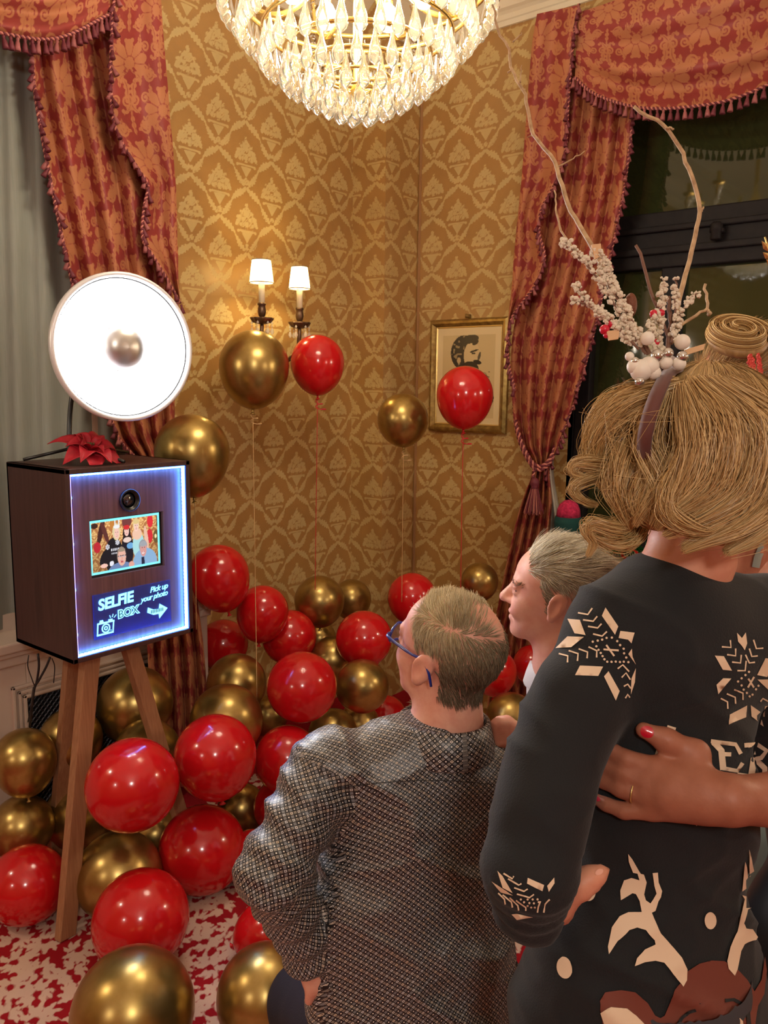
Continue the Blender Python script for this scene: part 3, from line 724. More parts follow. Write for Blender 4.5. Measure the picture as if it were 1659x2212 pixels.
for (x, ytop, ybot, w_top, w_bot, ycan, ycup, ypan) in [(566, 562, 611, 19.5, 25, 656, 692, 700), (648, 577, 624, 17.5, 23.5, 667, 702, 708)]:
    k = 1/FPX*3.55
    ct = cone_pt(x, ytop); cb = cone_pt(x-1, ybot); cc = cone_pt(x-4 if x < 600 else x-2, ycan); cp = cone_pt(x-7 if x < 600 else x-3, ycup)
    X, Y = cb[0], cb[1]
    zt_, zb_ = ct[2], cb[2]; rt, rb = w_top*k, w_bot*k
    seg = 72; a = np.arange(seg)*2*math.pi/seg
    wob = lambda an: 1+0.018*np.sin(an*18)
    shd = MB().lathe([(rb, zb_), (rt, zt_)], seg, c=(X, Y, 0), wob=wob); shd.f = shd.f[:seg]
    shade = shd.build('lamp_shade', 'pleated_shade', sc_)
    for rr, z in ((rb, zb_), (rt, zt_)):
        th = np.linspace(0, 2*math.pi, 49)[:-1]
        MB().tube(np.stack([X+rr*1.01*np.cos(th), Y+rr*1.01*np.sin(th), np.full(48, z)], 1), 0.0022, 5, closed=True).build('shade_trim', 'shade_trim', shade)
    MB().lathe([(0,cc[2]-0.005),(0.0135,cc[2]-0.005),(0.0135,zb_+0.012),(0.006,zb_+0.016),(0,zb_+0.016)], 16, c=(X, Y, 0)).build('candle_tube', 'candle_tube', sc_)
    MB().lathe([(0,zb_+0.018),(0.010,zb_+0.024),(0.013,zb_+0.042),(0.009,zb_+0.062),(0.003,zb_+0.075),(0,zb_+0.076)], 12, c=(X, Y, 0)).build('bulb', 'bulb_glow', sc_)
    h = cc[2]-cp[2]
    MB().lathe([(0,cc[2]+0.004),(0.018,cc[2]+0.004),(0.0185,cc[2]-0.004),(0.0145,cc[2]-0.008),(0.017,cc[2]-0.02),(0.0185,cc[2]-0.034),(0.014,cc[2]-0.05),(0.008,cc[2]-h*.8),(0.007,cp[2]),(0,cp[2])], 16, c=(X, Y, 0), wob=lambda an: 1+0.06*np.sin(an*8)).build('candle_cup', 'bronze', sc_)
    MB().lathe([(0,cp[2]+0.004),(0.02,cp[2]+0.002),(0.036,cp[2]-0.002),(0.045,cp[2]+0.006),(0.049,cp[2]+0.012),(0.047,cp[2]+0.006),(0.038,cp[2]-0.008),(0.018,cp[2]-0.014),(0,cp[2]-0.016)], 32, c=(X, Y, 0), wob=lambda an: 1+0.07*np.sin(an*8)).build('drip_pan', 'bronze', sc_)
    arm = smoothcurve([(X, Y, cp[2]-0.012), (X-0.004 if x > 600 else X+0.004, Y, cp[2]-0.06), (X*.6+back[0]*.4, Y+0.02, cp[2]-0.13), (X*.25+back[0]*.75, Y+0.06, cp[2]-0.14), (back[0], YW-0.03, back[2])], 26)
    MB().tube(arm, np.r_[np.linspace(.008,.011,13), np.linspace(.011,.008,13)], 8).build('arm', 'bronze', sc_)
    for q in range(6):
        an = q*math.pi/3+0.4; bx, by = X+0.043*math.cos(an), Y+0.043*math.sin(an)
        mb = MB(); z = cp[2]-0.002
        for r_, l_ in ((0.006, 0.014), (0.004, 0.012), (0.009, 0.03)):
            mb.lathe([(0, z), (r_*.6, z-l_*.25), (r_, z-l_*.6), (r_*.6, z-l_*.9), (0, z-l_)], 8, c=(bx, by, 0)); z -= l_
        mb.build('crystal_pendant', 'crystal_bead', sc_)
# ================================================================== chandelier
chp = P(772, 262, 2.15); CX, CY, CZ = chp[0], chp[1], chp[2]
ch = thing('chandelier', 'tiered crystal teardrop chandelier with brass rings and glowing bulbs', 'chandelier', (CX, CY, HC))
mat('brass', (0.72, 0.48, 0.14), 0.25, 0.9)
def crystal():
    m = bpy.data.materials.new('crystal'); m.use_nodes = True; MATS['crystal'] = m; nt = m.node_tree; nt.nodes.remove(nt.nodes['Principled BSDF'])
    N = nt.nodes.new; L = nt.links.new
    tr = N('ShaderNodeBsdfTransparent'); tr.inputs[0].default_value = (0.97,0.96,0.91,1)
    gl = N('ShaderNodeBsdfGlossy'); gl.inputs['Roughness'].default_value = 0.06
    tl = N('ShaderNodeBsdfTranslucent'); tl.inputs[0].default_value = (1,0.95,0.80,1)
    lw = N('ShaderNodeFresnel'); lw.inputs[0].default_value = 1.55
    m1 = N('ShaderNodeMixShader'); m2 = N('ShaderNodeMixShader'); m2.inputs[0].default_value = 0.07
    L(lw.outputs[0], m1.inputs[0]); L(tr.outputs[0], m1.inputs[1]); L(gl.outputs[0], m1.inputs[2])
    L(m1.outputs[0], m2.inputs[1]); L(tl.outputs[0], m2.inputs[2]); L(m2.outputs[0], nt.nodes['Material Output'].inputs[0])
crystal()
def drop_mesh(L_, R_):
    pr = [(0.0006,0),(0.0018,-0.004*L_/0.08)]
    for t in np.linspace(0.12, 1, 9): pr.append((R_*max(math.sin(math.pi*t**2.3), 0)**0.75*0.96+0.0022*(1-t), -L_*t))
    pr[-1] = (0, -L_); me = MB().lathe(pr, 10).mesh('crystal_drop'); me.materials.append(MATS['crystal']); return me
tiers = [(0.345, 0.345, 0.105, 48), (0.300, 0.285, 0.100, 42), (0.245, 0.220, 0.098, 34), (0.190, 0.170, 0.096, 27), (0.135, 0.133, 0.094, 19), (0.085, 0.104, 0.090, 12), (0.040, 0.082, 0.086, 6)]
DM = [drop_mesh(t[2], 0.0170) for t in tiers]
for i, (r, z, L_, n) in enumerate(tiers):
    th = np.linspace(0, 2*math.pi, 65)[:-1]
    MB().tube(np.stack([CX+r*np.cos(th), CY+r*np.sin(th), np.full(64, CZ+z)], 1), 0.0065 if i < 5 else 0.004, 6, closed=True).build('brass_ring', 'brass', ch)
    for k in range(n):
        a = 2*math.pi*(k+0.5*(i % 2))/n
        o = link('crystal_drop', DM[i]); o.parent = ch; o.matrix_parent_inverse = parent_inv(ch)
        o.location = (CX+r*math.cos(a), CY+r*math.sin(a), CZ+z-0.004); o.rotation_euler = (0, 0, a)
o = link('crystal_drop', drop_mesh(0.055, 0.017), None); o.parent = ch; o.matrix_parent_inverse = parent_inv(ch); o.location = (CX, CY, CZ+0.055)
MB().lathe([(0,CZ+0.05),(0.012,CZ+0.06),(0.02,CZ+0.075),(0.012,CZ+0.09),(0.012,CZ+0.4),(0.03,CZ+0.45),(0.012,CZ+0.5),(0.012,HC-0.06),(0.06,HC-0.05),(0.07,HC-0.002),(0,HC-0.002)], 16, c=(CX, CY, 0)).build('stem', 'brass', ch)
# swags of beads hanging at the rim, and curled brass arms
bead = MB().lathe([(0,0.012),(0.008,0.009),(0.0125,0),(0.008,-0.009),(0,-0.012)], 8).mesh('bead'); bead.materials.append(MATS['crystal'])
for k in range(8):
    a = 2*math.pi*(k+0.35)/8; ca, sa = math.cos(a), math.sin(a)
    pr = smoothcurve([(0.04,0.42),(0.20,0.30),(0.34,0.34),(0.40,0.44),(0.385,0.50)], 22)
    MB().tube(np.stack([CX+pr[:,0]*ca, CY+pr[:,0]*sa, CZ+pr[:,1]], 1), 0.0075, 6).build('arm', 'brass', ch)
    MB().lathe([(0,0.49),(0.03,0.49),(0.036,0.505),(0.012,0.51),(0.012,0.56),(0,0.56)], 14, c=(CX+.385*ca, CY+.385*sa, CZ)).build('candle_cup', 'brass', ch)
    for j in range(11):
        t_ = j/10; r = 0.36+0.045*math.sin(math.pi*t_); z = 0.48-0.22*t_
        o = link('bead', bead); o.parent = ch; o.matrix_parent_inverse = parent_inv(ch); o.location = (CX+r*ca, CY+r*sa, CZ+z)
mat('chandelier_bulb', (1,1,1), 0.4, emit=(1.0,0.88,0.70), estr=215)
for k in range(6):
    a = 2*math.pi*(k+0.2)/6; r = 0.17
    MB().lathe([(0,0.035),(0.018,0.028),(0.028,0.008),(0.026,-0.012),(0.016,-0.03),(0,-0.036)], 14, c=(CX+r*math.cos(a), CY+r*math.sin(a), CZ+0.315)).build('bulb', 'chandelier_bulb', ch)
    MB().lathe([(0,0.07),(0.014,0.07),(0.014,0.03),(0,0.03)], 12, c=(CX+r*math.cos(a), CY+r*math.sin(a), CZ+0.315)).build('lamp_holder', 'brass', ch)

# ================================================================== balloons
def latex(name, c, c2):
    m = mat(name, c, 0.17, spec=0.55, coat=0.25, sss=0.0); nt = m.node_tree; b = nt.nodes['Principled BSDF']
    return m
latex('red_latex', srgb((196, 20, 26)), None)
gold = mat('gold_chrome', (0.40, 0.275, 0.085), 0.30, 0.92, noise=(6, (0.46,0.32,0.11)))
mat('red_ribbon', srgb((190, 30, 40)), 0.4); mat('gold_ribbon', srgb((196, 160, 110)), 0.35, 0.3)
def balloon_mesh(nm, squash=1.18, seg=40):
    pr = []
    for t in np.linspace(0, math.pi, 30):
        r = math.sin(t); z = math.cos(t)
        if t > math.pi/2: z *= squash; r = r**1.08 if r > 0 else 0
        pr.append((max(r, 0.0), z))
    pr[-1] = (0.05, -squash+0.012); pr[0] = (0, 1.0)
    me = MB().lathe(pr, seg).mesh(nm); return me
BM = {}
for nm, mm in (('red', 'red_latex'), ('gold', 'gold_chrome')):
    for sq in (1.04, 1.12, 1.26):
        BM[nm, sq] = balloon_mesh('balloon', sq); BM[nm, sq].materials.append(MATS[mm])
    k = MB().lathe([(0.05,0.02),(0.035,-0.02),(0.05,-0.045),(0.03,-0.06),(0.05,-0.10),(0.085,-0.135),(0.075,-0.14),(0.02,-0.10)], 12).mesh('knot'); k.materials.append(MATS[mm]); BM[nm, 'knot'] = k
BALL = []
PEND = []
def balloon(*a, **k): PEND.append((a, k))
def make_balloon(px, py, rx, color, label, d=None, R=None, floor=False, axis=(0,0,1), sq=1.12, group=None, ribbon=None, knot=True):
    """axis points from knot to crown"""
    R = d*rx/FPX; c = P(px, py, d)
    o = link('balloon', BM[color, sq]); tag(o, label, 'balloon', group)
    Rm = frame_z(axis); o.location = V(c); o.scale = (R, R, R)
    o.rotation_euler = Matrix(Rm.tolist()).to_euler()
    if knot:
        kn = link('knot', BM[color, 'knot']); kn.parent = o; kn.location = (0, 0, -sq)
    kp = c-Rm[:,2]*R*(sq+0.06)
    if ribbon is not None:
        end = P(*ribbon[:2], ribbon[2]); mid = (kp+end)/2+np.array([0.004,0.004,0])
        pts = smoothcurve([kp, mid, end], 24)
        rb = MB().tube(pts, 0.0016, 5).build('ribbon', color+'_ribbon')
        rb.parent = o; rb.matrix_parent_inverse = parent_inv(o)
        if len(ribbon) > 3:
            t_ = np.linspace(0, 1, 40); curl = np.stack([kp[0]+0.012*np.cos(t_*14)*(.4+t_)+0.01*t_, kp[1]-0.012*np.cos(t_*14)*(.4+t_)-0.012*t_, kp[2]-0.005-0.05*t_+0.006*np.sin(t_*14)], 1)
            rc_ = MB().tube(curl, 0.0022, 5).build('curl', color+'_ribbon'); rc_.parent = o; rc_.matrix_parent_inverse = parent_inv(o)
    BALL.append((o, c, R, color)); return o
def tl(x, y, z): return nrm(CR*x+CU*y-CF*z)       # axis from picture right / up / towards viewer
# floating
balloon(549, 790, 75, 'gold', 'large gold chrome balloon floating just below the lit sconce shade', R=0.142, sq=1.26, axis=tl(.03,1,0), ribbon=(555, 1510, 3.05, 1))
balloon(686, 782, 58, 'red', 'glossy red balloon floating beside the sconce arm on a red ribbon', R=0.115, sq=1.26, axis=tl(0,1,0), ribbon=(680, 1330, 3.55, 1))
balloon(870, 905, 55, 'gold', 'small gold balloon floating in the wallpapered corner with a curled ribbon', R=0.112, sq=1.12, axis=tl(-.03,1,0), ribbon=(868, 1300, 3.6, 1))
balloon(1004, 852, 61, 'red', 'glossy red balloon floating in front of the framed portrait', R=0.116, sq=1.26, axis=tl(.04,1,0), ribbon=(995, 1290, 3.4, 1))
balloon(415, 975, 80, 'gold', 'gold balloon floating behind the upper corner of the photo box', R=0.132, sq=1.26, axis=tl(-.05,1,0), ribbon=(424, 1360, 2.95))
# heap, back to front; (x, y, rx, colour, R, axis, squash)
H = 'balloons heaped in the corner'
heap = [
 (1036,1255,40,'gold',.085,(0,1,0),1.12,'small gold balloon half hidden behind the edge of the red curtain by the portrait',None),
 (890,1290,53,'red',.112,(.1,1,.1),1.12,'red balloon at the top of the heap below the small floating gold balloon',None),
 (760,1293,42,'gold',.095,(.1,1,0),1.12,'gold balloon at the top of the heap, the narrower one of the touching gold pair',None),
 (690,1297,54,'gold',.110,(0,1,.2),1.12,'gold balloon at the top of the heap crossed by a red ribbon',None),
 (786,1380,61,'red',.120,(.5,.7,.4),1.04,'red balloon in the heap between the navel gold balloon and the two touching gold ones',None),
 (690,1378,36,'gold',.085,(0,.6,.4),1.04,'small gold balloon peeking out between three red ones in the heap',None),
 (472,1242,66,'red',.122,(-.25,1,.1),1.26,'tall red balloon at the top of the heap touching the glowing box edge',None),
 (567,1320,56,'red',.110,(.12,1,.1),1.26,'red balloon in the heap crossed by a pale ribbon',None),
 (482,1392,54,'red',.112,(.2,.9,.4),1.12,'red balloon in the heap tucked against the curtain hem below the tall red one',None),
 (625,1376,59,'red',.118,(.5,.6,.3),1.04,'red balloon in the heap just behind the large round red one, knot side hidden',None),
 (719,1424,50,'gold',.100,(.2,.9,.4),1.04,'gold balloon in the heap lying above the navel gold balloon',None),
 (511,1476,64,'gold',.118,(.1,1,.2),1.12,'gold balloon in the heap crossed by the pale ribbon beside the curtain hem',None),
 (580,1545,42,'gold',.090,(.1,1,.2),1.12,'narrow gold balloon squeezed under the large round red one in the heap',None),
 (720,1585,54,'gold',.108,(.3,1,.2),1.12,'gold balloon in the heap showing only its crown below the large round red one',None),
 (775,1565,46,'gold',.098,(.3,1,.2),1.04,'gold balloon sliver in the heap right under the navel gold balloon',None),
 (832,1548,46,'red',.098,(.5,1,.2),1.12,'red balloon in the heap beside the cheek of the man with glasses',None),
 (782,1482,58,'gold',.108,(.15,.2,1),1.04,'gold balloon in the heap with its round navel showing',None),
 (652,1484,76,'red',.128,(.1,.5,.8),1.04,'large round red balloon in the middle of the heap',None),
 (489,1556,78,'gold',.128,(-.1,1,.3),1.12,'large gold balloon in the heap right behind the knotted red balloon',None),
 (820,1630,50,'red',.100,(.2,1,.3),1.12,'red balloon in the heap touching the shirt collar',None),
 (745,1640,58,'red',.108,(-.2,1,.3),1.12,'red balloon in the heap rising above the patterned shirt shoulder',None),
 (620,1638,70,'red',.120,(.1,1,.3),1.12,'big red balloon in the heap behind the shoulder seam of the patterned shirt',None),
 (610,1742,62,'red',.110,(.1,.8,.4),1.12,'red balloon in the heap half covered by the upper sleeve of the patterned shirt',None),
 (522,1745,52,'gold',.105,(.1,1,.2),1.12,'gold balloon in the heap below the knotted red balloon',None),
 (465,1632,88,'red',.132,(-.12,1,.12),1.12,'red balloon with a visible knot beside the slanting easel leg',None),
 (545,1850,56,'red',.098,(-.2,1,.2),1.12,'red balloon tucked behind the elbow of the patterned shirt',None),
 # left, under the box
 (292,1520,80,'gold',.140,(.2,1,.1),1.12,'gold balloon directly under the photo box between the two easel legs',None),
 (153,1596,66,'gold',.116,(-.1,.8,.5),1.12,'gold balloon with a dark navel in front of the radiator grille',None),
 (318,1625,71,'gold',.118,(0,1,.2),1.04,'gold balloon half hidden behind the large red balloon between the easel legs',None),
 (52,1640,66,'gold',.114,(-.12,1,0),1.26,'tall gold balloon with hanging knot in front of the cream radiator casing',None),
 (48,1785,66,'gold',.112,(.2,1,.2),1.12,'gold balloon lying below the tall knotted gold balloon',None),
 (177,1755,75,'gold',.118,(.3,1,.1),1.12,'gold balloon behind the front easel leg',None),
 (335,1800,55,'gold',.100,(.2,1,.2),1.04,'gold balloon mostly hidden below the large red balloon between the easel legs',None),
 (286,1695,99,'red',.135,(.3,.75,.6),1.04,'large red balloon resting between the two easel legs',None),
 # right, behind the kneeling men
 (1066,1450,50,'red',.100,(0,1,.1),1.12,'red balloon between the two kneeling men',None),
 (1150,1435,42,'red',.098,(0,1,.1),1.12,'red balloon behind the grey haired man\'s chin',None),
 (1044,1570,40,'gold',.092,(0,1,.2),1.12,'gold balloon just behind the fist of the grey haired man',None),
 (1104,1550,54,'gold',.102,(.3,1,.3),1.04,'gold balloon in front of the grey haired man\'s chest',None),
 (1150,1620,50,'red',.098,(0,1,.2),1.12,'red balloon under the gold one in front of the grey haired man',None),
]
LAB = {'red': 'red balloon wedged among others in the corner heap', 'gold': 'gold chrome balloon wedged among others in the corner heap'}
for x, y, rx, c_, R_, a_, sq, lab, sh_ in heap:
    balloon(x, y, rx, c_, lab or LAB[c_], R=R_, axis=tl(*a_), sq=sq, group=(c_+' '+H) if sh_ else None)
# on the carpet
balloon(58, 1911, 83, 'red', 'red balloon on the carpet left of the front easel leg', floor=True, axis=tl(-.7,.5,.2), sq=1.04)
balloon(256, 1890, 92, 'gold', 'gold balloon on the carpet just right of the front easel leg', floor=True, axis=tl(.8,.5,.3), sq=1.04)
balloon(437, 1835, 93, 'red', 'red balloon on the carpet beside the elbow of the patterned shirt', floor=True, axis=tl(-.3,.6,.6), sq=1.04)
balloon(305, 1984, 102, 'red', 'red balloon on the carpet touching the large gold balloon on the open carpet', floor=True, axis=tl(.45,.85,.15), sq=1.12)
balloon(288, 2184, 130, 'gold', 'large gold balloon on the open carpet in front of a red balloon', floor=True, axis=tl(.5,.75,.35), sq=1.12)
balloon(590, 2012, 72, 'red', 'red balloon on the carpet under the shirt sleeve, knot pointing to the easel', floor=True, axis=tl(.9,.35,.1), sq=1.26)
balloon(575, 2150, 106, 'gold', 'large gold balloon on the carpet touching the navy trouser leg', floor=True, axis=tl(.2,1,.2), sq=1.12)

# settle the heap: every balloon keeps its bearing, distances change until they only just press on each other
n = len(PEND); bd_ = []; fl_ = []
for a, k in PEND:
    if k.get('floor'):
        d = 2.0
        for _ in range(40): d = (d*a[2]/FPX*0.97-EYE)/ray(a[0], a[1])[2]
    else: d = k['R']*FPX/a[2]
    bd_.append(d); fl_.append(bool(k.get('floor')))
bd_ = np.array(bd_); fl_ = np.array(fl_); rays = np.array([ray(a[0], a[1]) for a, k in PEND]); rxs = np.array([a[2] for a, k in PEND])/FPX
float_ = np.arange(n) < 5
for it in range(400):
    c = CC+rays*bd_[:,None]; R = rxs*bd_; D = np.linalg.norm(c[:,None]-c[None], axis=2); ov = 0.95*(R[:,None]+R[None])-D; np.fill_diagonal(ov, -1)
    step = np.zeros(n)
    for i, j in np.argwhere(np.triu(ov > 0)):
        s_ = 1 if bd_[i] > bd_[j] else -1; m = min(ov[i, j], .03)*.35
        if not fl_[i]: step[i] += s_*m
        if not fl_[j]: step[j] -= s_*m
    bd_ = bd_+np.clip(step, -.02, .02)
    for i in range(n):
        if fl_[i]: continue
        lim = 9.0
        r = rays[i]; x_lim = XW-0.03 if PEND[i][0][0] < 1000 else XW-0.16
        for ax_, wl_ in ((0, x_lim), (1, (2.60 if PEND[i][0][0] < 470 else YW-0.01))):
            if r[ax_] > 0: lim = min(lim, wl_/(r[ax_]+rxs[i]))
        if r[2] < 0: lim = min(lim, EYE/(-r[2]+rxs[i]*.98))
        bd_[i] = min(bd_[i], lim)
for i, (a, k) in enumerate(PEND):
    k = dict(k); k['d'] = float(bd_[i]); k.pop('R', None); k.pop('floor', None); make_balloon(*a, **k)

# ================================================================== photo box on its easel
bx0, bx1, by0, by1, bz0, bz1 = 1.197, 1.624, 2.10, 2.432, 0.854, 1.418
pb = thing('photo_booth', 'dark wooden selfie photo box with blue glowing edge, camera lens, screen and lit sign', 'photo booth', ((bx0+bx1)/2, (by0+by1)/2, bz0))
def wood(name, c1, c2, sc=(1,1,1), rough=0.45, spec=0.4):
    return mat(name, c1, rough, spec=spec, noise=(9, c2, sc))
wood('walnut', (0.042, 0.018, 0.018), (0.070, 0.030, 0.027), (9, 9, 0.5)); wood('walnut_front', (0.10, 0.045, 0.045), (0.17, 0.082, 0.075), (14, 14, 0.5), 0.4)
t = 0.016
cs = MB().box((bx0, by0, bz0), (bx0+t, by1, bz1)).box((bx1-t, by0, bz0), (bx1, by1, bz1)).box((bx0, by0, bz0), (bx1, by1, bz0+t)).box((bx0, by0, bz1-t), (bx1, by1, bz1)).box((bx0, by1-0.012, bz0), (bx1, by1, bz1))
bevel(cs.build('carcass', 'walnut', pb, smooth=False), 0.0025)
yf = by0+0.022
# front panel with openings: strips round the lens, screen and sign windows
sx0, sx1, sz0, sz1 = bx0+0.082, bx0+0.337, 1.088, 1.262
MB().box((bx0+t, yf, sz1), (bx1-t, yf+0.012, bz1-t)).box((bx0+t, yf, bz0+t), (bx1-t, yf+0.012, sz0)).box((bx0+t, yf, sz0), (sx0, yf+0.012, sz1)).box((sx1, yf, sz0), (bx1-t, yf+0.012, sz1)).build('front_panel', 'walnut_front', pb, smooth=False)
# led strips
mat('led_blue', (0.2,0.5,1.0), 0.4, emit=(0.03,0.13,1.0), estr=22); mat('led_chip', (1,1,1), 0.4, emit=(0.08,0.36,1.0), estr=44); mat('led_violet', (0.4,0.4,1.0), 0.4, emit=(0.28,0.20,1.0), estr=4)
def led(name, a, b, n, m1, facing):
    mb = MB(); mb.box(np.minimum(a, b), np.maximum(a, b)); o = mb.build(name, m1, pb, smooth=False)
    for k in range(n):
        tt = (k+.5)/n; c = np.array(a)*(1-tt)+np.array(b)*tt; c = np.where([facing[0], facing[1], facing[2]], c, c)
        cm_ = (np.array(a)+np.array(b))/2
        for ax_ in range(3):
            if not facing[ax_]: c[ax_] = cm_[ax_]
        MB().box(c-0.0036, c+0.0036).build('led_chip', 'led_chip', o, smooth=False)
led('led_strip', (bx1-t-0.004, by0+0.006, bz0+t), (bx1-t-0.0005, by0+0.018, bz1-t), 46, 'led_blue', (0,0,1))
led('led_strip', (bx0+t, by0+0.006, bz0+t+0.0005), (bx1-t, by0+0.018, bz0+t+0.004), 32, 'led_blue', (1,0,0))
led('led_strip', (bx0+t, by0+0.006, bz1-t-0.004), (bx1-t, by0+0.018, bz1-t-0.0005), 32, 'led_blue', (1,0,0))
led('led_strip', (bx0+t+0.0005, by0+0.006, bz0+t), (bx0+t+0.004, by0+0.018, bz1-t), 4, 'led_violet', (0,0,1))
# lens
lc = PLN(278, 1080, 1, yf); Ry = frame_z((0,-1,0))
mat('black_plastic', (0.012,0.012,0.013), 0.3); mat('lens_glass', (0.01,0.01,0.02), 0.03, spec=1.0, coat=1.0)
ln = MB().lathe([(0.030,0.0),(0.034,0.002),(0.034,0.010),(0.029,0.011),(0.0285,0.004),(0.024,0.003),(0.023,-0.006),(0,-0.008)], 36, R=Ry, c=lc).build('camera_lens', 'black_plastic', pb)
MB().lathe([(0.023,-0.004),(0.018,0.001),(0.010,0.004),(0,0.005)], 30, R=Ry, c=lc).build('glass', 'lens_glass', ln)
# screen: lit picture on a fine grid
scr = MB().box((sx0, yf+0.012, sz0), (sx1, yf+0.02, sz1)).build('screen', 'black_plastic', pb, smooth=False)
nu, nv = 190, 130
U, W = np.meshgrid(np.linspace(0,1,nu), np.linspace(0,1,nv), indexing='xy')
img = np.empty(U.shape+(3,)); img[:] = (0.42,0.24,0.10)
asp = (sx1-sx0)/(sz1-sz0)
def E(cx, cy, rx, ry, a=0):
    X = U-cx; Y = (W-cy)/asp; ca, sa = math.cos(a), math.sin(a); ry = ry/asp
    return ((X*ca+Y*sa)/rx)**2+((-X*sa+Y*ca)/ry)**2 < 1
def paintS(m, c): img[m] = srgb(c)
dm = damask(U*1.6, (1-W)*0.95)
paintS(dm < 0, (214,172,110)); paintS(dm >= 0, (160,104,62))
img *= (1.25-0.5*np.abs(U-.5))[...,None]*(1.35-0.7*W)[...,None]
paintS(E(.16,.20,.035,.28,.25), (70,34,34)); paintS(E(.21,.24,.03,.24,-.3), (96,50,46)); paintS(E(.33,.10,.05,.12), (200,130,60)); paintS(E(.52,.10,.07,.10), (120,62,60)); paintS(E(.10,.50,.05,.10), (190,40,52)); paintS(E(.07,.10,.05,.05), (60,36,30))
paintS(E(.86,.14,.045,.13), (225,50,60)); paintS(E(.85,.43,.045,.14), (215,46,58)); paintS(E(.95,.46,.05,.13), (110,86,50)); paintS(E(.94,.45,.018,.04), (240,225,170))
for cx, sw in ((.94, 1),): paintS((np.abs(U-.965) < .006) & (W > .06) & (W < .26), (50,36,26))
# standing figures
paintS(E(.33,.72,.13,.36), (24,24,30)); paintS(E(.20,.70,.055,.17,.5), (24,24,30)); paintS(E(.37,.26,.055,.16), (226,206,160)); paintS(E(.375,.29,.036,.105), (244,196,180)); paintS((np.abs(U-.355) < .008) & (W < .16) & (W > .02), (235,235,235)); paintS((np.abs(U-.405) < .008) & (W < .16) & (W > .03), (235,235,235)); paintS(E(.375,.165,.045,.035), (240,240,240))
paintS(E(.38,.46,.03,.05) & (np.abs(np.sin(np.arctan2((W-.46)/asp, U-.38)*3)) > .45), (230,230,240)); paintS(E(.24,.52,.028,.05) & (np.abs(np.sin(np.arctan2((W-.52)/asp, U-.24)*3)) > .45), (230,230,240)); paintS((np.abs(W-.585) < .025) & (U > .29) & (U < .44) & (np.sin(U*260) > -.25), (232,232,240)); paintS((np.abs(W-.655) < .018) & (U > .29) & (U < .40) & (np.sin(U*300) > 0), (220,220,230))
paintS(E(.185,.86,.05,.04), (244,196,180)); paintS(E(.29,.84,.03,.05,.4), (232,232,240))
paintS(E(.52,.62,.085,.34), (28,26,36)); paintS(E(.515,.32,.055,.17), (36,24,26)); paintS(E(.515,.27,.034,.10), (246,200,186)); paintS(E(.515,.20,.045,.045), (214,46,50)); paintS(E(.52,.44,.06,.05), (236,208,196)); paintS(E(.56,.56,.05,.06), (110,170,220))
paintS(E(.68,.58,.085,.26), (170,220,224)); paintS(E(.665,.36,.07,.11), (240,196,170)); paintS(E(.80,.48,.028,.26,-.12), (236,190,164)); paintS(E(.655,.17,.048,.12), (230,206,150)); paintS(E(.655,.21,.034,.10), (248,206,188))
# crouching men
paintS(E(.77,.93,.18,.28), (140,178,214)); paintS(E(.745,.60,.06,.12), (150,152,158)); paintS(E(.75,.66,.048,.15), (216,156,150)); paintS(E(.745,.74,.02,.014), (250,240,236)); paintS(np.abs(U-.74) < .018*(.6+W*.7)*(W > .82), (34,40,66))
paintS(E(.42,1.02,.19,.18), (112,134,176)); paintS(E(.43,.72,.064,.17), (150,134,120)); paintS(E(.435,.75,.058,.165), (232,178,160)); paintS((np.abs(W-.725) < .010) & (np.abs(U-.435) < .058), (50,40,60)); paintS(E(.41,.735,.018,.022), (200,180,180)); paintS(E(.46,.735,.018,.022), (200,180,180)); paintS(E(.435,.845,.022,.012), (190,90,90)); paintS(E(.57,.92,.04,.06), (226,166,150))
for fx, fy, fs in ((.375,.29,1),(.515,.27,1),(.655,.21,1),(.75,.66,1.3),(.435,.75,1.5)):
    for q in (-1, 1): paintS(E(fx+q*.013*fs, fy-.02*fs, .0045*fs, .008*fs), (60,40,36))
    paintS(E(fx, fy+.045*fs, .013*fs, .010*fs), (190,70,76)); paintS(E(fx, fy+.043*fs, .010*fs, .004*fs), (250,240,236)); paintS(E(fx+.002, fy+.012*fs, .003*fs, .012*fs), (210,140,124))
paintS(E(.75,.565,.055,.055), (164,166,172)); paintS(E(.435,.615,.05,.035), (160,142,122)); paintS(E(.655,.115,.045,.05), (226,198,136))
bd = np.minimum(np.minimum(U, 1-U)*asp, np.minimum(W, 1-W)); img[bd < 0.045] = srgb((120, 226, 240))
img[bd < 0.045] *= 1.5
me = np_mesh('picture', np.stack([(sx0+0.004+(sx1-sx0-0.012)*U).ravel(), np.full(U.size, yf+0.0112), (sz1-0.004-(sz1-sz0-0.012)*W).ravel()], 1), grid_faces(nv, nu)[:,::-1], False)
cattr(me, 'col', img.reshape(-1,3)); m_ = attr_mat('screen_picture', 0.3, 0.3, emit=0.78, base=False); m_.node_tree.nodes['Principled BSDF'].inputs['Base Color'].default_value = (0.01,0.01,0.01,1)
link('picture', me, 'screen_picture', scr)
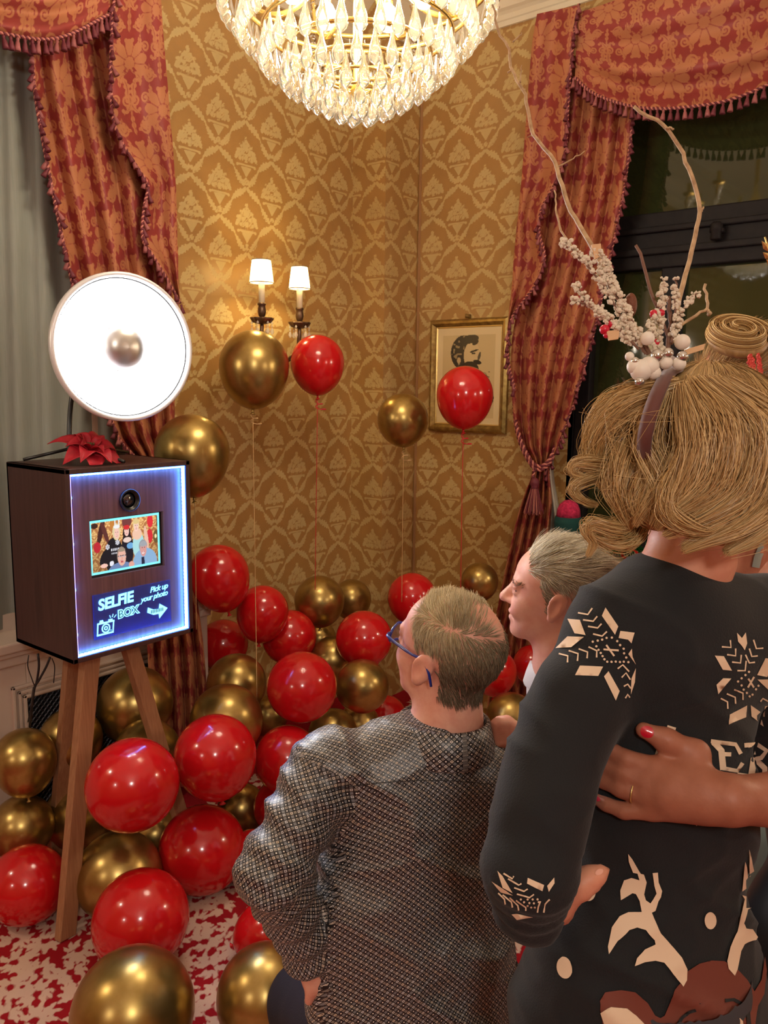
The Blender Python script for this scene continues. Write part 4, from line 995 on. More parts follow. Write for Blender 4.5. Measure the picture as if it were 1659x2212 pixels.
# acrylic sign with lit engraving
ax0, ax1 = bx0+0.080, bx0+0.352; az0, az1 = 0.905, 1.040
mat('acrylic', (0.05,0.09,0.5), 0.12, spec=0.7, alpha=0.55)
sg = MB().box((ax0, yf-0.006, az0), (ax1, yf-0.001, az1)).build('sign_plate', 'acrylic', pb, smooth=False)
mat('etched_glow', (0.3,0.8,0.95), 0.5, emit=(0.22,0.78,1.0), estr=1.35)
def flat_mesh(polys, name, par, y=yf-0.0068, m='etched_glow'):
    bm = bmesh.new()
    for pl_ in polys:
        vs = [bm.verts.new((ax0+p[0], y, az0+p[1])) for p in pl_]
        try: bm.faces.new(vs)
        except ValueError: pass
    bmesh.ops.triangulate(bm, faces=bm.faces[:])
    ext = bmesh.ops.extrude_face_region(bm, geom=bm.faces[:]); bmesh.ops.translate(bm, vec=(0,-0.0006,0), verts=[g for g in ext['geom'] if isinstance(g, bmesh.types.BMVert)])
    me = bpy.data.meshes.new(name); bm.to_mesh(me); bm.free(); return link(name, me, m, par)
def text(name, s, x, z, size, par, shear=0.0, rot=0.0, bold=0.0, space=1.0, m='etched_glow', y=yf-0.0072):
    cu = bpy.data.curves.new(name, 'FONT'); cu.body = s; cu.size = size; cu.shear = shear; cu.offset = bold; cu.extrude = 0.0004; cu.space_character = space; cu.resolution_u = 4
    ob = bpy.data.objects.new(name, cu); COL.objects.link(ob)
    dg = bpy.context.evaluated_depsgraph_get(); me = bpy.data.meshes.new_from_object(ob.evaluated_get(dg))
    bpy.data.objects.remove(ob); Rt = Matrix.Translation((ax0+x, y, az0+z)) @ Matrix.Rotation(math.radians(90), 4, 'X') @ Matrix.Rotation(rot, 4, 'Z')
    me.transform(Rt); me.materials.clear(); return link(name, me, m, par)
text('lettering', 'SELFIE', 0.014, 0.087, 0.046, sg, shear=0.12, rot=0.05, bold=0.0016, space=0.98)
mat('sign_dark', (0.01,0.02,0.14), 0.4)
text('lettering', 'BOX', 0.079, 0.050, 0.034, sg, shear=0.05, rot=0.05, bold=0.0028, space=1.02)
text('lettering', 'BOX', 0.079, 0.050, 0.034, sg, shear=0.05, rot=0.05, bold=-0.0004, space=1.02, m='sign_dark', y=yf-0.0082)
text('lettering', 'Pick up', 0.194, 0.107, 0.025, sg, shear=0.35, rot=0.06, bold=0.0004, space=0.92)
text('lettering', 'your photo', 0.160, 0.083, 0.024, sg, shear=0.35, rot=0.06, bold=0.0004, space=0.90)
arrow = [(0.185,0.062),(0.205,0.052),(0.225,0.050),(0.228,0.066),(0.258,0.046),(0.226,0.018),(0.224,0.034),(0.205,0.034),(0.182,0.046)]
flat_mesh([arrow], 'arrow', sg)
flat_mesh([[(0.196+i*0.006,0.0515),(0.1985+i*0.006,0.051),(0.1975+i*0.006,0.040),(0.195+i*0.006,0.041)] for i in range(8)], 'arrow_hatching', sg, y=yf-0.0078, m='sign_dark')
def ringp(cx, cz, r0, r1, n=20): return [[(cx+r0*math.cos(a), cz+r0*math.sin(a)), (cx+r1*math.cos(a), cz+r1*math.sin(a)), (cx+r1*math.cos(b), cz+r1*math.sin(b)), (cx+r0*math.cos(b), cz+r0*math.sin(b))] for a, b in [(2*math.pi*i/n, 2*math.pi*(i+1)/n) for i in range(n)]]
cam_p = [[(0.006,0.012),(0.010,0.012),(0.013,0.048),(0.009,0.048)],[(0.058,0.012),(0.062,0.012),(0.066,0.048),(0.062,0.048)],[(0.006,0.010),(0.062,0.010),(0.062,0.015),(0.006,0.015)],[(0.009,0.044),(0.066,0.044),(0.066,0.049),(0.009,0.049)],[(0.016,0.049),(0.030,0.049),(0.028,0.056),(0.018,0.056)],[(0.046,0.049),(0.060,0.049),(0.060,0.054),(0.046,0.054)],[(0.052,0.058),(0.055,0.057),(0.052,0.066),(0.050,0.066)],[(0.058,0.058),(0.061,0.059),(0.064,0.067),(0.062,0.068)],[(0.064,0.056),(0.066,0.055),(0.074,0.062),(0.073,0.064)]]
flat_mesh(cam_p+ringp(0.037,0.029,0.0105,0.0145)+ringp(0.037,0.029,0.003,0.0065)+[[(0.052,0.018),(0.055,0.018),(0.055,0.021),(0.052,0.021)]], 'camera_icon', sg)
# easel
ez = thing('wooden_easel', 'three legged light wooden easel stand carrying the photo box', 'easel', (1.40, 2.2, 0))
wood('beech', (0.30, 0.135, 0.065), (0.40, 0.20, 0.10), (20, 20, 0.7), 0.5)
def plank(name, a, b, w_, t_, side, m, par):
    a = np.array(a, float); b = np.array(b, float); z = nrm(b-a); x = nrm(np.array(side)-z*np.dot(side, z)); y = np.cross(z, x); L = np.linalg.norm(b-a)
    R = np.stack([x, y, z], 1); mb = MB().box((-w_/2, -t_/2, 0), (w_/2, t_/2, L), R, a)
    for v in mb.v: v[:,2] = np.maximum(v[:,2], 0.001) if a[2] < .3 or b[2] < .3 else v[:,2]
    return bevel(mb.build(name, m, par, smooth=False), 0.002)
foot1 = PLN(141, 2026, 2, 0.0)
top1 = PLN(196, 1420, 1, 2.19); top2 = PLN(276, 1405, 1, 2.21)
top1[2] = top2[2] = .846
plank('leg', foot1, top1, 0.055, 0.03, (1,0.1,0), 'beech', ez)
e2 = PLN(352, 1640, 1, 2.175); dirn = e2-top2; f2 = top2+dirn*(top2[2]/(-dirn[2])) if dirn[2] < 0 else e2
plank('leg', f2, top2, 0.05, 0.03, (1,0.1,0), 'beech', ez)
plank('leg', (1.33, 2.52, 0), (1.34, 2.34, .846), 0.05, 0.03, (1,0,0), 'beech', ez)
MB().box((1.235, 2.17, .835), (1.46, 2.37, .853)).build('top_plate', 'beech', ez, smooth=False)
# cables hanging below
mat('cable_black', (0.012,0.012,0.014), 0.5)
for k, (pts, lab) in enumerate([([(62,1415,2.36),(60,1440,2.36),(70,1470,2.37),(74,1492,2.38),(60,1560,2.42)], 'thin black cable hanging loose below the left side of the photo box'), ([(82,1412,2.34),(84,1440,2.34),(78,1478,2.36),(72,1492,2.38),(64,1570,2.44)], 'thick black power cable hanging below the photo box'), ([(108,1420,2.32),(100,1440,2.33),(84,1470,2.35),(74,1490,2.37),(66,1560,2.43)], 'thick black cable crossing another below the photo box'), ([(112,1422,2.31),(118,1440,2.31),(116,1475,2.32)], 'short thin black wire end below the photo box')]):
    o = MB().tube(smoothcurve([PLN(x, y, 1, v) for x, y, v in pts], 24), 0.0035 if k in (1, 2) else 0.0016, 6).build('power_cable', 'cable_black'); tag(o, lab, 'cable')
# ================================================================== studio lamp
lp = thing('studio_lamp', 'round white glowing beauty dish lamp with silver centre on a black stand', 'lamp', (1.40, 2.27, bz1))
dc = P(270, 751, 2.36); toC = CC-dc; toC[2] = 0; toC = nrm(toC)
ny_ = np.array([0,-1.0,0]); ax_l = nrm(toC*0.35+ny_*0.75+np.array([0,0,-0.02])); Rl = frame_z(ax_l)
Rd = 318/2/FPX*2.36
mat('dish_metal', (0.80,0.80,0.82), 0.35, 0.3); mat('dish_white', (0.9,0.9,0.9), 0.4); mat('dish_glow', (1,1,1), 0.5, emit=(0.97,0.97,1.0), estr=34)
mat('silver_satin', (0.62,0.60,0.57), 0.33, 0.9)
MB().lathe([(Rd*.90,-0.020),(Rd*.915,-0.020),(Rd*.93,0.0),(Rd*.96,0.006),(Rd*.99,0.004),(Rd,0.0),(Rd,-0.012),(Rd*.985,-0.016),(Rd*.8,-0.07),(Rd*.45,-0.12),(0.05,-0.14),(0.05,-0.24),(0,-0.24)], 72, R=Rl, c=dc, cap=False).build('dish_shell', 'dish_metal', lp)
MB().tube([dc+Rd*.918*(Rl[:,0]*math.cos(a)+Rl[:,1]*math.sin(a))-ax_l*.008 for a in np.linspace(0, 2*math.pi, 97)[:-1]], .0022, 6, closed=True).build('rim_ring', 'black_plastic', lp)
MB().lathe([(Rd*.905,-0.016),(Rd*.6,-0.017),(0.0,-0.018)], 72, R=Rl, c=dc).build('diffuser', 'dish_glow', lp)
MB().lathe([(0,0.030),(0.028,0.028),(0.052,0.018),(0.066,0.004),(0.0715,-0.004),(0.070,-0.008),(0,-0.008)], 48, R=Rl, c=dc).build('deflector', 'silver_satin', lp)
for k in range(3):
    a = 0.2+k*2.09; v = Rl[:,0]*math.cos(a)+Rl[:,1]*math.sin(a); MB().tube([dc+v*0.066, dc+v*0.078-ax_l*0.012], 0.003, 6).build('clip', 'dish_white', lp)
base = PLN(178, 972, 1, 2.33); base[2] = bz1+0.010; topp = dc-ax_l*0.20; pb_ = PLN(149, 985, 1, 2.34); pb_[2] = bz1+0.004; pm_ = PLN(155, 860, 1, 2.36)
MB().tube(smoothcurve([pb_, PLN(150, 920, 1, 2.35), pm_, (pm_+topp)/2+np.array([0,.02,.06]), topp], 30), 0.0075, 8).build('pole', 'black_plastic', lp)
for x, y in ((50, 993), (312, 972), (283, 999)):
    f_ = PLN(x, y, 2, bz1+0.007); f_[0] = min(max(f_[0], bx0+.005), bx1-.005); f_[1] = min(max(f_[1], by0+.03), by1-.005)
    MB().tube([base+np.array([0,0,.035]), f_], [0.0055, 0.0055], 6).build('stand_leg', 'black_plastic', lp)
# poinsettia
po = thing('poinsettia_flower', 'red fabric poinsettia bloom lying on top of the photo box', 'flower', (PLN(200, 985, 2, bz1)))
mat('poinsettia_red', srgb((196, 30, 50)), 0.55, noise=(60, srgb((160,20,40)))); mat('stamen', srgb((90, 92, 50)), 0.6)
pc = PLN(192, 968, 1, 2.20); pc[2] = bz1+0.035
def petal(L_, W_, lift, droop):
    n = 9; m = 7; vs = []
    for i in range(n):
        t_ = i/(n-1); w_ = W_*math.sin(math.pi*min(t_**0.75*0.98+0.02, 1))**0.9*(1 if t_ < .999 else 0.02)
        for j in range(m):
            s_2 = (j/(m-1)-.5)*2; vs.append((L_*t_, w_*s_2, lift*math.sin(t_*2.2)-droop*t_*t_+0.010*abs(s_2)*math.sin(t_*3)))
    return np.array(vs), grid_faces(n, m)
for ring_n, (cnt, L_, W_, lift, dr) in enumerate([(6, 0.105, 0.032, 0.024, 0.045), (6, 0.080, 0.026, 0.036, 0.02), (4, 0.046, 0.015, 0.036, 0.0)]):
    for k in range(cnt):
        a = 2*math.pi*(k+0.5*(ring_n % 2))/cnt+0.25; v, f = petal(L_*random.uniform(.85,1.15), W_, lift, dr)
        Rz = np.array([[math.cos(a),-math.sin(a),0],[math.sin(a),math.cos(a),0],[0,0,1]]); tiltR = np.array(Matrix.Rotation(-0.5, 3, 'X') @ Matrix.Rotation(0.0, 3, 'Y'))
        w_ = (v @ Rz.T) @ np.array(Matrix.Rotation(0.55, 3, 'X')).T+pc; w_[:,2] = np.maximum(w_[:,2], bz1+0.003+ring_n*0.003)
        o = link('petal', np_mesh('petal', w_, f), 'poinsettia_red', po); sm = o.modifiers.new('thick', 'SOLIDIFY'); sm.thickness = 0.0012
st_ = MB()
for k in range(9):
    a = k*2.4; st_.lathe([(0,.006),(.0028,.004),(.003,0),(0,-.004)], 6, c=pc+np.array([0.008*math.sqrt(k/3)*math.cos(a), 0.006*math.sqrt(k/3)*math.sin(a)-.008, 0.024]))
st_.build('stamens', 'stamen', po)
# sockets on the sill at far left
o = MB().box((1.02, 2.63, 0.79), (1.16, 2.72, 0.84)).box((0.98, 2.65, 0.79), (1.05, 2.74, 0.87)).build('speaker', 'black_plastic', None, smooth=False); tag(bevel(o, .01), 'small black device standing on the radiator casing behind the photo box', 'speaker')
# ================================================================== things on the window sill
mat('pink_yarn', srgb((214, 50, 96)), 0.95, bump=(160, 1.0), noise=(90, srgb((160,24,66)))); mat('green_felt', srgb((16, 66, 62)), 0.95)
hp = P(1228, 1110, 2.95); sill_x = XW-0.14
hp = PLN(1228, 1110, 0, sill_x)
hat = thing('knitted_cap', 'pink knitted cap on a dark green stand on the window sill', 'hat', (hp[0], hp[1], wb))
MB().lathe([(0.0,hp[2]+0.065),(0.022,hp[2]+0.060),(0.04,hp[2]+0.044),(0.05,hp[2]+0.02),(0.054,hp[2]-0.012),(0.0,hp[2]-0.012)], 24, c=(hp[0], hp[1], 0), wob=lambda an: 1+0.015*np.sin(an*16)).build('crown', 'pink_yarn', hat)
MB().lathe([(0.0,hp[2]-0.012),(0.058,hp[2]-0.012),(0.063,hp[2]-0.04),(0.058,hp[2]-0.08),(0.05,wb+0.001),(0,wb+0.001)], 24, c=(hp[0], hp[1], 0)).build('stand', 'green_felt', hat)
mat('tinsel_green', (0.02,0.22,0.06), 0.18, 0.9)
def tinsel(name, path, n, r, m, lab, cat):
    p = smoothcurve(path, 60); idx = RNG.integers(0, 60, n); c = p[idx]
    d = RNG.normal(size=(n,3)); d /= np.linalg.norm(d, axis=1, keepdims=True); L_ = RNG.uniform(.5,1,n)*r
    s_ = np.linspace(0,1,3); pl_ = c[:,None,:]+d[:,None,:]*(L_[:,None]*s_)[:,:,None]+np.array([0,0,-0.006])*(s_**2)[None,:,None]
    pl_[...,2] = np.maximum(pl_[...,2], wb+0.001)
    o = link(name, strand_mesh(name, pl_, np.full((n,3), 0.0011)), m); tag(o, lab, cat); o['kind'] = 'stuff'; return o
tinsel('tinsel_garland', [PLN(1215,1150,0,3.40)*[1,1,0]+[0,0,1.0], PLN(1270,1110,0,3.36)*[1,1,0]+[0,0,1.06], PLN(1330,1160,0,3.3)*[1,1,0]+[0,0,1.0], PLN(1310,1210,0,3.28)*[1,1,0]+[0,0,1.0], PLN(1400,1190,0,3.28)*[1,1,0]+[0,0,1.0], PLN(1500,1190,0,3.3)*[1,1,0]+[0,0,1.0]], 1500, 0.042, 'tinsel_green', 'shiny green tinsel garland heaped on the window sill', 'garland')
bw = thing('ribbon_bow', 'red satin ribbon bow lying in the green tinsel on the sill', 'ribbon', PLN(1375, 1205, 0, 3.26))
mat('red_satin', srgb((170, 22, 18)), 0.35)
bc = PLN(1378, 1205, 0, 3.24); bc[2] = wb+0.03
for sg_ in (-1, 1):
    th = np.linspace(0, 2*math.pi, 24)
    lo = np.stack([bc[0]+0*th, bc[1]+sg_*(0.035-0.035*np.cos(th)), bc[2]+0.022*np.sin(th)], 1)
    v = np.concatenate([lo+[-0.012,0,0], lo+[0.012,0,0]]); link('loop', np_mesh('loop', v, np.array([[i, i+1, 24+i+1, 24+i] for i in range(23)])), 'red_satin', bw)
MB().lathe([(0,.012),(.01,.008),(.012,0),(.01,-.008),(0,-.012)], 10, c=bc).build('knot', 'red_satin', bw)
# ================================================================== people
def skin(name, c, c2, red):
    m = mat(name, c, 0.48, spec=0.35, sss=0.12, noise=(38, c2), bump=(220, 0.08)); return m
skin('skin_man', srgb((226,170,148)), srgb((214,148,128)), 0); skin('skin_man_two', srgb((236,184,164)), srgb((226,162,144)), 0)
skin('skin_woman', srgb((222,160,132)), srgb((212,144,118)), 0); skin('skin_arm', srgb((164,106,84)), srgb((152,94,72)), 0)
attr_mat('hair_strands', 0.42, 0.45)
FH = math.degrees(YAW)
def hframe(phi, pitch=0.0, roll=0.0):
    """columns forward, left, up; phi = turn to the left of the viewing direction"""
    a = math.radians(FH+phi); p = math.radians(pitch)
    f = np.array([math.cos(a)*math.cos(p), math.sin(a)*math.cos(p), math.sin(p)]); l = np.array([-math.sin(a), math.cos(a), 0]); u = np.cross(f, l)
    r = math.radians(roll); return np.stack([f, l*math.cos(r)+u*math.sin(r), u*math.cos(r)-l*math.sin(r)], 1)
def add_head(S, c, R, s=1.0, female=False, smile=0.0, nose=1.0):
    W = lambda p: c+s*(R @ np.array(p, float))
    def e(p, r, k=0.018, sub=False, rot=None): S.ell(W(p), np.array(r)*s, R if rot is None else R @ rot, k*s, sub)
    e((-.010,0,.043), (.097,.076,.086)); e((.040,0,.045), (.050,.062,.056), .03)
    e((.040,0,-.022), (.050,.057,.060), .03); e((.028,0,-.062), (.058,.050 if not female else .045,.042), .03)
    e((.070,0,-.090), (.020,.022,.016), .025)
    for q in (1, -1):
        e((.062,q*.036,-.018), (.024,.021,.024), .02); e((.083,q*.026,.032), (.012,.026,.009), .015)
    for q in (1, -1):
        e((.104,q*.032,.013), (.018,.019,.011), .014, True)
        e((.078,q*.032,.014), (.014,.0145,.0125), .004)
        e((.0855,q*.032,.0195), (.010,.019,.0045), .005); e((.084,q*.032,.006), (.010,.018,.0045), .006)
    S.cone(W((.086,0,.026)), W((.086+.024*nose,0,-.018)), .0085*s, .0125*s, .012*s)
    for q in (1, -1): e((.094,q*.0115,-.022), (.013*nose,.0085,.0075), .008)
    e((.089,0,-.047), (.012,.024,.007), .008); e((.086,0,-.0605), (.012,.021,.008), .008)
    e((.100,0,-.0535), (.020,.027,.0018), .004, True)
    if smile:
        for q in (1, -1):
            e((.074,q*.034,-.034), (.018,.016,.018), .012); e((.088,q*.030,-.046), (.010,.004,.012), .006, True, np.array(Matrix.Rotation(-q*.5, 3, 'X')))
    for q in (1, -1):
        er = np.array(Matrix.Rotation(q*0.35, 3, 'Z') @ Matrix.Rotation(-0.18, 3, 'Y'))
        e((-.012,q*.083,.006), (.021,.0075,.030), .006, False, er); e((-.004,q*.080,-.022), (.011,.007,.012), .008, False, er)
        e((-.006,q*.091,.002), (.0105,.0055,.017), .004, True, er); e((-.014,q*.0915,.016), (.010,.004,.008), .004, True, er)
    S.cone(W((-.022,0,-.05)), W((-.040,0,-.15)), (.056 if not female else .046)*s, (.060 if not female else .050)*s, .03*s)
    return W
def body_grid(lo, hi, h, fines):
    return [axis_grid(lo[k], hi[k], h, [(f[0][k], f[1][k], f[2]) for f in fines]) for k in range(3)]
def ax3(lo, hi, h): return [np.arange(lo[k], hi[k]+h, h) for k in range(3)]
def person(name, S, m, label, cat='person', smooth=2):
    v, F = S.extract(smooth); o = link(name, np_mesh(name, v, F), m); tag(o, label, cat); return o, v, F
def garment(name, S, m, parent, disp=None, smooth=2, jag=None):
    v, F = S.extract(smooth); N = vnormals(v, F)
    if disp is not None: v = v+N*disp(v, N)[:,None]
    o = link(name, np_mesh(name, v, F), m, parent); return o, v, F
def bvh_of(v, F): return BVHTree.FromPolygons([tuple(p) for p in v.tolist()], F.tolist())
def hit(bvh, x, y):
    r = nrm(ray(x, y)); loc, n, i, d = bvh.ray_cast(V(CC), V(r)); return (np.array(loc), np.array(n)) if loc is not None else (None, None)
def finger(S, pts, rad, k=0.006): S.chain(pts, rad, k)
def depth(p): return float((np.asarray(p)-CC) @ CF)
def hair_patch(v, F, c, R, s, mask, flow, length, n, rad, cols, segs=5, bend=0.3, name='hair', parent=None, lift=0.35, jit=0.25, m='hair_strands'):
    """short hair grown from the scalp where mask(local) holds"""
    tri = v[F]; ctr = tri.mean(1); loc = ((ctr-c) @ R)/s; ok = mask(loc); ar = np.linalg.norm(np.cross(tri[:,2]-tri[:,0], tri[:,3]-tri[:,1]), axis=1)*ok
    idx = RNG.choice(len(F), n, p=ar/ar.sum()); a, b = RNG.uniform(0,1,(2,n,1))
    q = tri[idx]; root = (q[:,0]*(1-a)+q[:,1]*a)*(1-b)+(q[:,3]*(1-a)+q[:,2]*a)*b
    Nn = np.cross(q[:,2]-q[:,0], q[:,3]-q[:,1]); Nn /= np.linalg.norm(Nn, axis=1, keepdims=True)+1e-12
    lc = ((root-c) @ R)/s; fl = flow(lc) @ R.T; fl = fl-Nn*(fl*Nn).sum(1,keepdims=True); fl /= np.linalg.norm(fl, axis=1, keepdims=True)+1e-9
    cl = np.stack([vnoise(lc*70, 3+k) for k in range(3)], 1)-.5
    d0 = fl+lift*Nn+jit*RNG.normal(size=(n,3))*0.5+cl*jit*3; d0 /= np.linalg.norm(d0, axis=1, keepdims=True)
    L = length(lc)*RNG.uniform(.7,1.15,n); t = np.linspace(0, 1, segs)
    pl = root[:,None,:]+d0[:,None,:]*(L[:,None]*t)[:,:,None]+(fl-Nn*0.5)[:,None,:]*(L[:,None]*bend*t**2)[:,:,None]
    rr = rad*(1-0.75*t)[None,:]*RNG.uniform(.7,1.2,(n,1))
    return link(name, strand_mesh(name, pl, rr, cols(lc, n)), m, parent)
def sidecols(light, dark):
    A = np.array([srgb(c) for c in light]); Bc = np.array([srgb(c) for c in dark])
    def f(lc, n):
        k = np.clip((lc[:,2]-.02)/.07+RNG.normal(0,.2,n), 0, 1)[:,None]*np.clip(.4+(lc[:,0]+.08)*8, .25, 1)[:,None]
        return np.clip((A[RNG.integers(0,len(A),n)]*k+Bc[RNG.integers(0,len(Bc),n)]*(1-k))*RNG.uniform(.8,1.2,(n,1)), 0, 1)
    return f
def mixcols(palette):
    p = np.array([srgb(c) for c in palette])
    def f(lc, n):
        i = RNG.integers(0, len(p), n); w_ = RNG.uniform(.75,1.2,(n,1)); return np.clip(p[i]*w_, 0, 1)
    return f

# ---------------------------------------------------------------- man in the patterned shirt
R1 = hframe(44, 14); c1 = P(968, 1422, 1.50); B1 = hframe(20)
hm1 = lambda lo: lo
m1 = {k: P(*v) for k, v in dict(neck=(955,1580,1.515), ls=(705,1665,1.47), rs=(1185,1700,1.56), el=(590,1885,1.385), wr=(668,2058,1.47), chest=(925,1765,1.545), mid=(900,1965,1.555), hip=(898,2170,1.56), lk=(662,2165,1.86)).items()}
pel = P(890, 2240, 1.56)
rk = pel+np.array([0.06,0.10,0]); rk[2] = 0.065; rs2 = rk+np.array([0.22,-0.30,0.0]); rs2[2] = 0.06
la = m1['lk']+np.array([0.0,0.02,0]); la[2] = 0.09
S = SDF(*body_grid((0.72,0.42,0.0), (1.62,1.75,1.36), 0.011, [((c1[0]-.16,c1[1]-.16,c1[2]-.17),(c1[0]+.16,c1[1]+.16,c1[2]+.17),0.0036), ((.9,.86,.50),(1.06,1.02,.66),0.0045)]))
W1_ = add_head(S, c1, R1, 1.0)
S.cone(W1_((-.03,0,-.12)), m1['neck']+np.array([0,0,-.03]), .060, .066, .03)
S.ell(m1['chest'], (.095,.16,.19), B1, .04).ell(m1['hip'], (.11,.16,.16), B1, .05).ell(m1['mid'], (.10,.155,.18), B1, .05)
S.cone(m1['neck']+np.array([0,0,-.06]), m1['ls'], .045, .042, .03).cone(m1['neck']+np.array([0,0,-.06]), m1['rs'], .045, .042, .03)
S.chain([m1['ls'], m1['el'], m1['wr']], [.05,.042,.030], .02)
S.chain([m1['rs'], m1['rs']+np.array([.12,.03,-.26]), m1['rs']+np.array([.05,.22,-.42])], [.05,.042,.032], .02)
S.chain([pel+B1[:,1]*.09, m1['lk'], la], [.085,.062,.045], .03).chain([pel-B1[:,1]*.09, rk, rs2], [.085,.058,.042], .03)
S.cone(la+np.array([0,0,-.04]), la+np.array([.03,.17,-.055]), .04, .03, .02).cone(rs2, rs2+np.array([.05,-.07,-.0]), .042, .032, .02)
# left hand: palm on the thigh, thumb towards the viewer
hw = m1['wr']; pc1 = P(690, 2108, 1.485)
S.cone(hw, pc1, .029, .034, .012).ell(P(696,2128,1.50), (.018,.03,.036), B1, .014)
S.chain([P(684,2100,1.468), P(676,2130,1.462), P(667,2162,1.468)], [.0135,.0115,.0085], .008)
for i, (dx, dy, dd) in enumerate([(0,0,0),(10,4,.012),(19,6,.02),(27,6,.03)]):
    S.chain([P(694+dx*.6,2140+dy,1.50+dd), P(690+dx*.8,2178+dy,1.53+dd), P(688+dx,2200+dy,1.565+dd)], [.0105,.0095,.008], .005)
man1, v, F = person('person', S, 'skin_man', 'kneeling man in a dark patterned shirt and blue glasses with hand on hip')
def shirt_mat():
    m = bpy.data.materials.new('patterned_shirt'); m.use_nodes = True; MATS['patterned_shirt'] = m; nt = m.node_tree; b = nt.nodes['Principled BSDF']; N = nt.nodes.new; L = nt.links.new
    a = N('ShaderNodeAttribute'); a.attribute_name = 'uvp'
    mp = N('ShaderNodeMapping'); mp.inputs['Scale'].default_value = (86,86,86); mp.inputs['Rotation'].default_value = (0,0,math.radians(45)); L(a.outputs['Vector'], mp.inputs[0])
    def vm(op, i0, c=None):
        n = N('ShaderNodeVectorMath'); n.operation = op; L(i0, n.inputs[0])
        if c is not None: n.inputs[1].default_value = c
        return n.outputs[0]
    def mth(op, i0, c=None, i1=None):
        n = N('ShaderNodeMath'); n.operation = op; L(i0, n.inputs[0])
        if c is not None: n.inputs[1].default_value = c
        if i1 is not None: L(i1, n.inputs[1])
        return n.outputs[0]
    fr = vm('FRACTION', mp.outputs[0]); half = vm('MULTIPLY', fr, (2,2,2)); q = vm('ABSOLUTE', vm('SUBTRACT', vm('FRACTION', half), (.5,.5,.5)))
    s1 = N('ShaderNodeSeparateXYZ'); L(fr, s1.inputs[0]); s2_ = N('ShaderNodeSeparateXYZ'); L(q, s2_.inputs[0]); s3_ = N('ShaderNodeSeparateXYZ'); L(half, s3_.inputs[0])
    mxq = mth('MAXIMUM', s2_.outputs[0], None, s2_.outputs[1]); rad = mth('SQRT', mth('ADD', mth('MULTIPLY', s2_.outputs[0], None, s2_.outputs[0]), None, mth('MULTIPLY', s2_.outputs[1], None, s2_.outputs[1])))
    gx = mth('GREATER_THAN', s1.outputs[0], .5); gy = mth('GREATER_THAN', s1.outputs[1], .5)
    sq = mth('MULTIPLY', mth('LESS_THAN', mxq, .36), None, mth('GREATER_THAN', mxq, .13)); gr = mth('LESS_THAN', mxq, .38); dt = mth('LESS_THAN', rad, .20)
    st = mth('MULTIPLY', gr, None, mth('GREATER_THAN', mth('SINE', mth('MULTIPLY', s3_.outputs[0], 6.2832*3)), .2))
    wn = N('ShaderNodeTexWhiteNoise'); L(vm('FLOOR', mp.outputs[0]), wn.inputs[0])
    tan = N('ShaderNodeMix'); tan.data_type = 'RGBA'; tan.inputs['A'].default_value = (*srgb((198,200,204)),1); tan.inputs['B'].default_value = (*srgb((208,190,168)),1); L(wn.outputs[0], tan.inputs['Factor'])
    def mixc(fac, A, Bc):
        n = N('ShaderNodeMix'); n.data_type = 'RGBA'; L(fac, n.inputs['Factor'])
        for k_, v_ in (('A', A), ('B', Bc)):
            if isinstance(v_, tuple): n.inputs[k_].default_value = (*srgb(v_), 1)
            else: L(v_, n.inputs[k_])
        return n.outputs['Result']
    DK = (27,26,30)
    c00 = mixc(sq, DK, tan.outputs['Result']); c10 = mixc(gr, DK, (120,121,125)); c01 = mixc(st, DK, (196,186,172)); c11 = mixc(dt, DK, (236,228,220))
    row0 = mixc(gx, c00, c10); row1 = mixc(gx, c01, c11); L(mixc(gy, row0, row1), b.inputs['Base Color'])
    b.inputs['Roughness'].default_value = 0.42; b.inputs['Specular IOR Level'].default_value = 0.5
shirt_mat()
def fold_disp(B, c, segs, A=0.006):
    def f(v, N):
        q = (v-c) @ B
        n1 = vnoise(np.stack([q[:,0]*5, q[:,1]*5+q[:,2]*3.5, q[:,2]*15-q[:,1]*9], 1), 11); n2 = vnoise(np.stack([q[:,0]*9, q[:,1]*10-q[:,2]*6, q[:,2]*22+q[:,1]*8], 1), 12)
        d = A*2.4*(1-2*np.abs(n1-.5))**3+A*0.9*(1-2*np.abs(n2-.5))**3-A*1.1
        for a, b, rr, amp, fr_ in segs:
            ab = b-a; t = ((v-a) @ ab)/(ab @ ab); dd = np.linalg.norm(v-(a+np.clip(t,0,1)[:,None]*ab), axis=1); w_ = np.clip(1-(dd-rr)/0.03, 0, 1)*(t > -.2)*(t < 1.2)
            d = d*(1-.5*w_)+w_*amp*np.sin(t*fr_+3*vnoise(v*9, 4))
        return d
    return f
S = SDF(*ax3((0.70,0.46,0.40), (1.66,1.30,1.15), 0.0066))
S.ell(m1['chest'], (.120,.198,.205), B1, .05).ell(m1['mid']+B1[:,1]*.012, (.126,.208,.20), B1, .06).ell(m1['hip'], (.138,.206,.20), B1, .06)
S.cone(m1['neck']+np.array([0,0,-.055]), m1['ls'], .066, .066, .05).cone(m1['neck']+np.array([0,0,-.055]), m1['rs'], .066, .066, .05)
S.cone(m1['neck']+np.array([0,0,-.075]), m1['neck']+np.array([0,0,-.05]), .085, .074, .03)
S.chain([m1['ls'], m1['el']], [.068,.061], .03).chain([m1['el'], m1['wr']], [.060,.041], .014)
S.chain([m1['rs'], m1['rs']+np.array([.12,.03,-.26]), m1['rs']+np.array([.05,.22,-.42])], [.066,.056,.042], .03)
S.cut(np.array([0,0,.44]), (0,0,-1))
sh_o, v1, F1 = garment('shirt', S, 'patterned_shirt', man1, fold_disp(B1, m1['chest'], [(m1['ls'], m1['el'], .06, .0045, 22), (m1['el'], m1['wr'], .045, .006, 26)]))
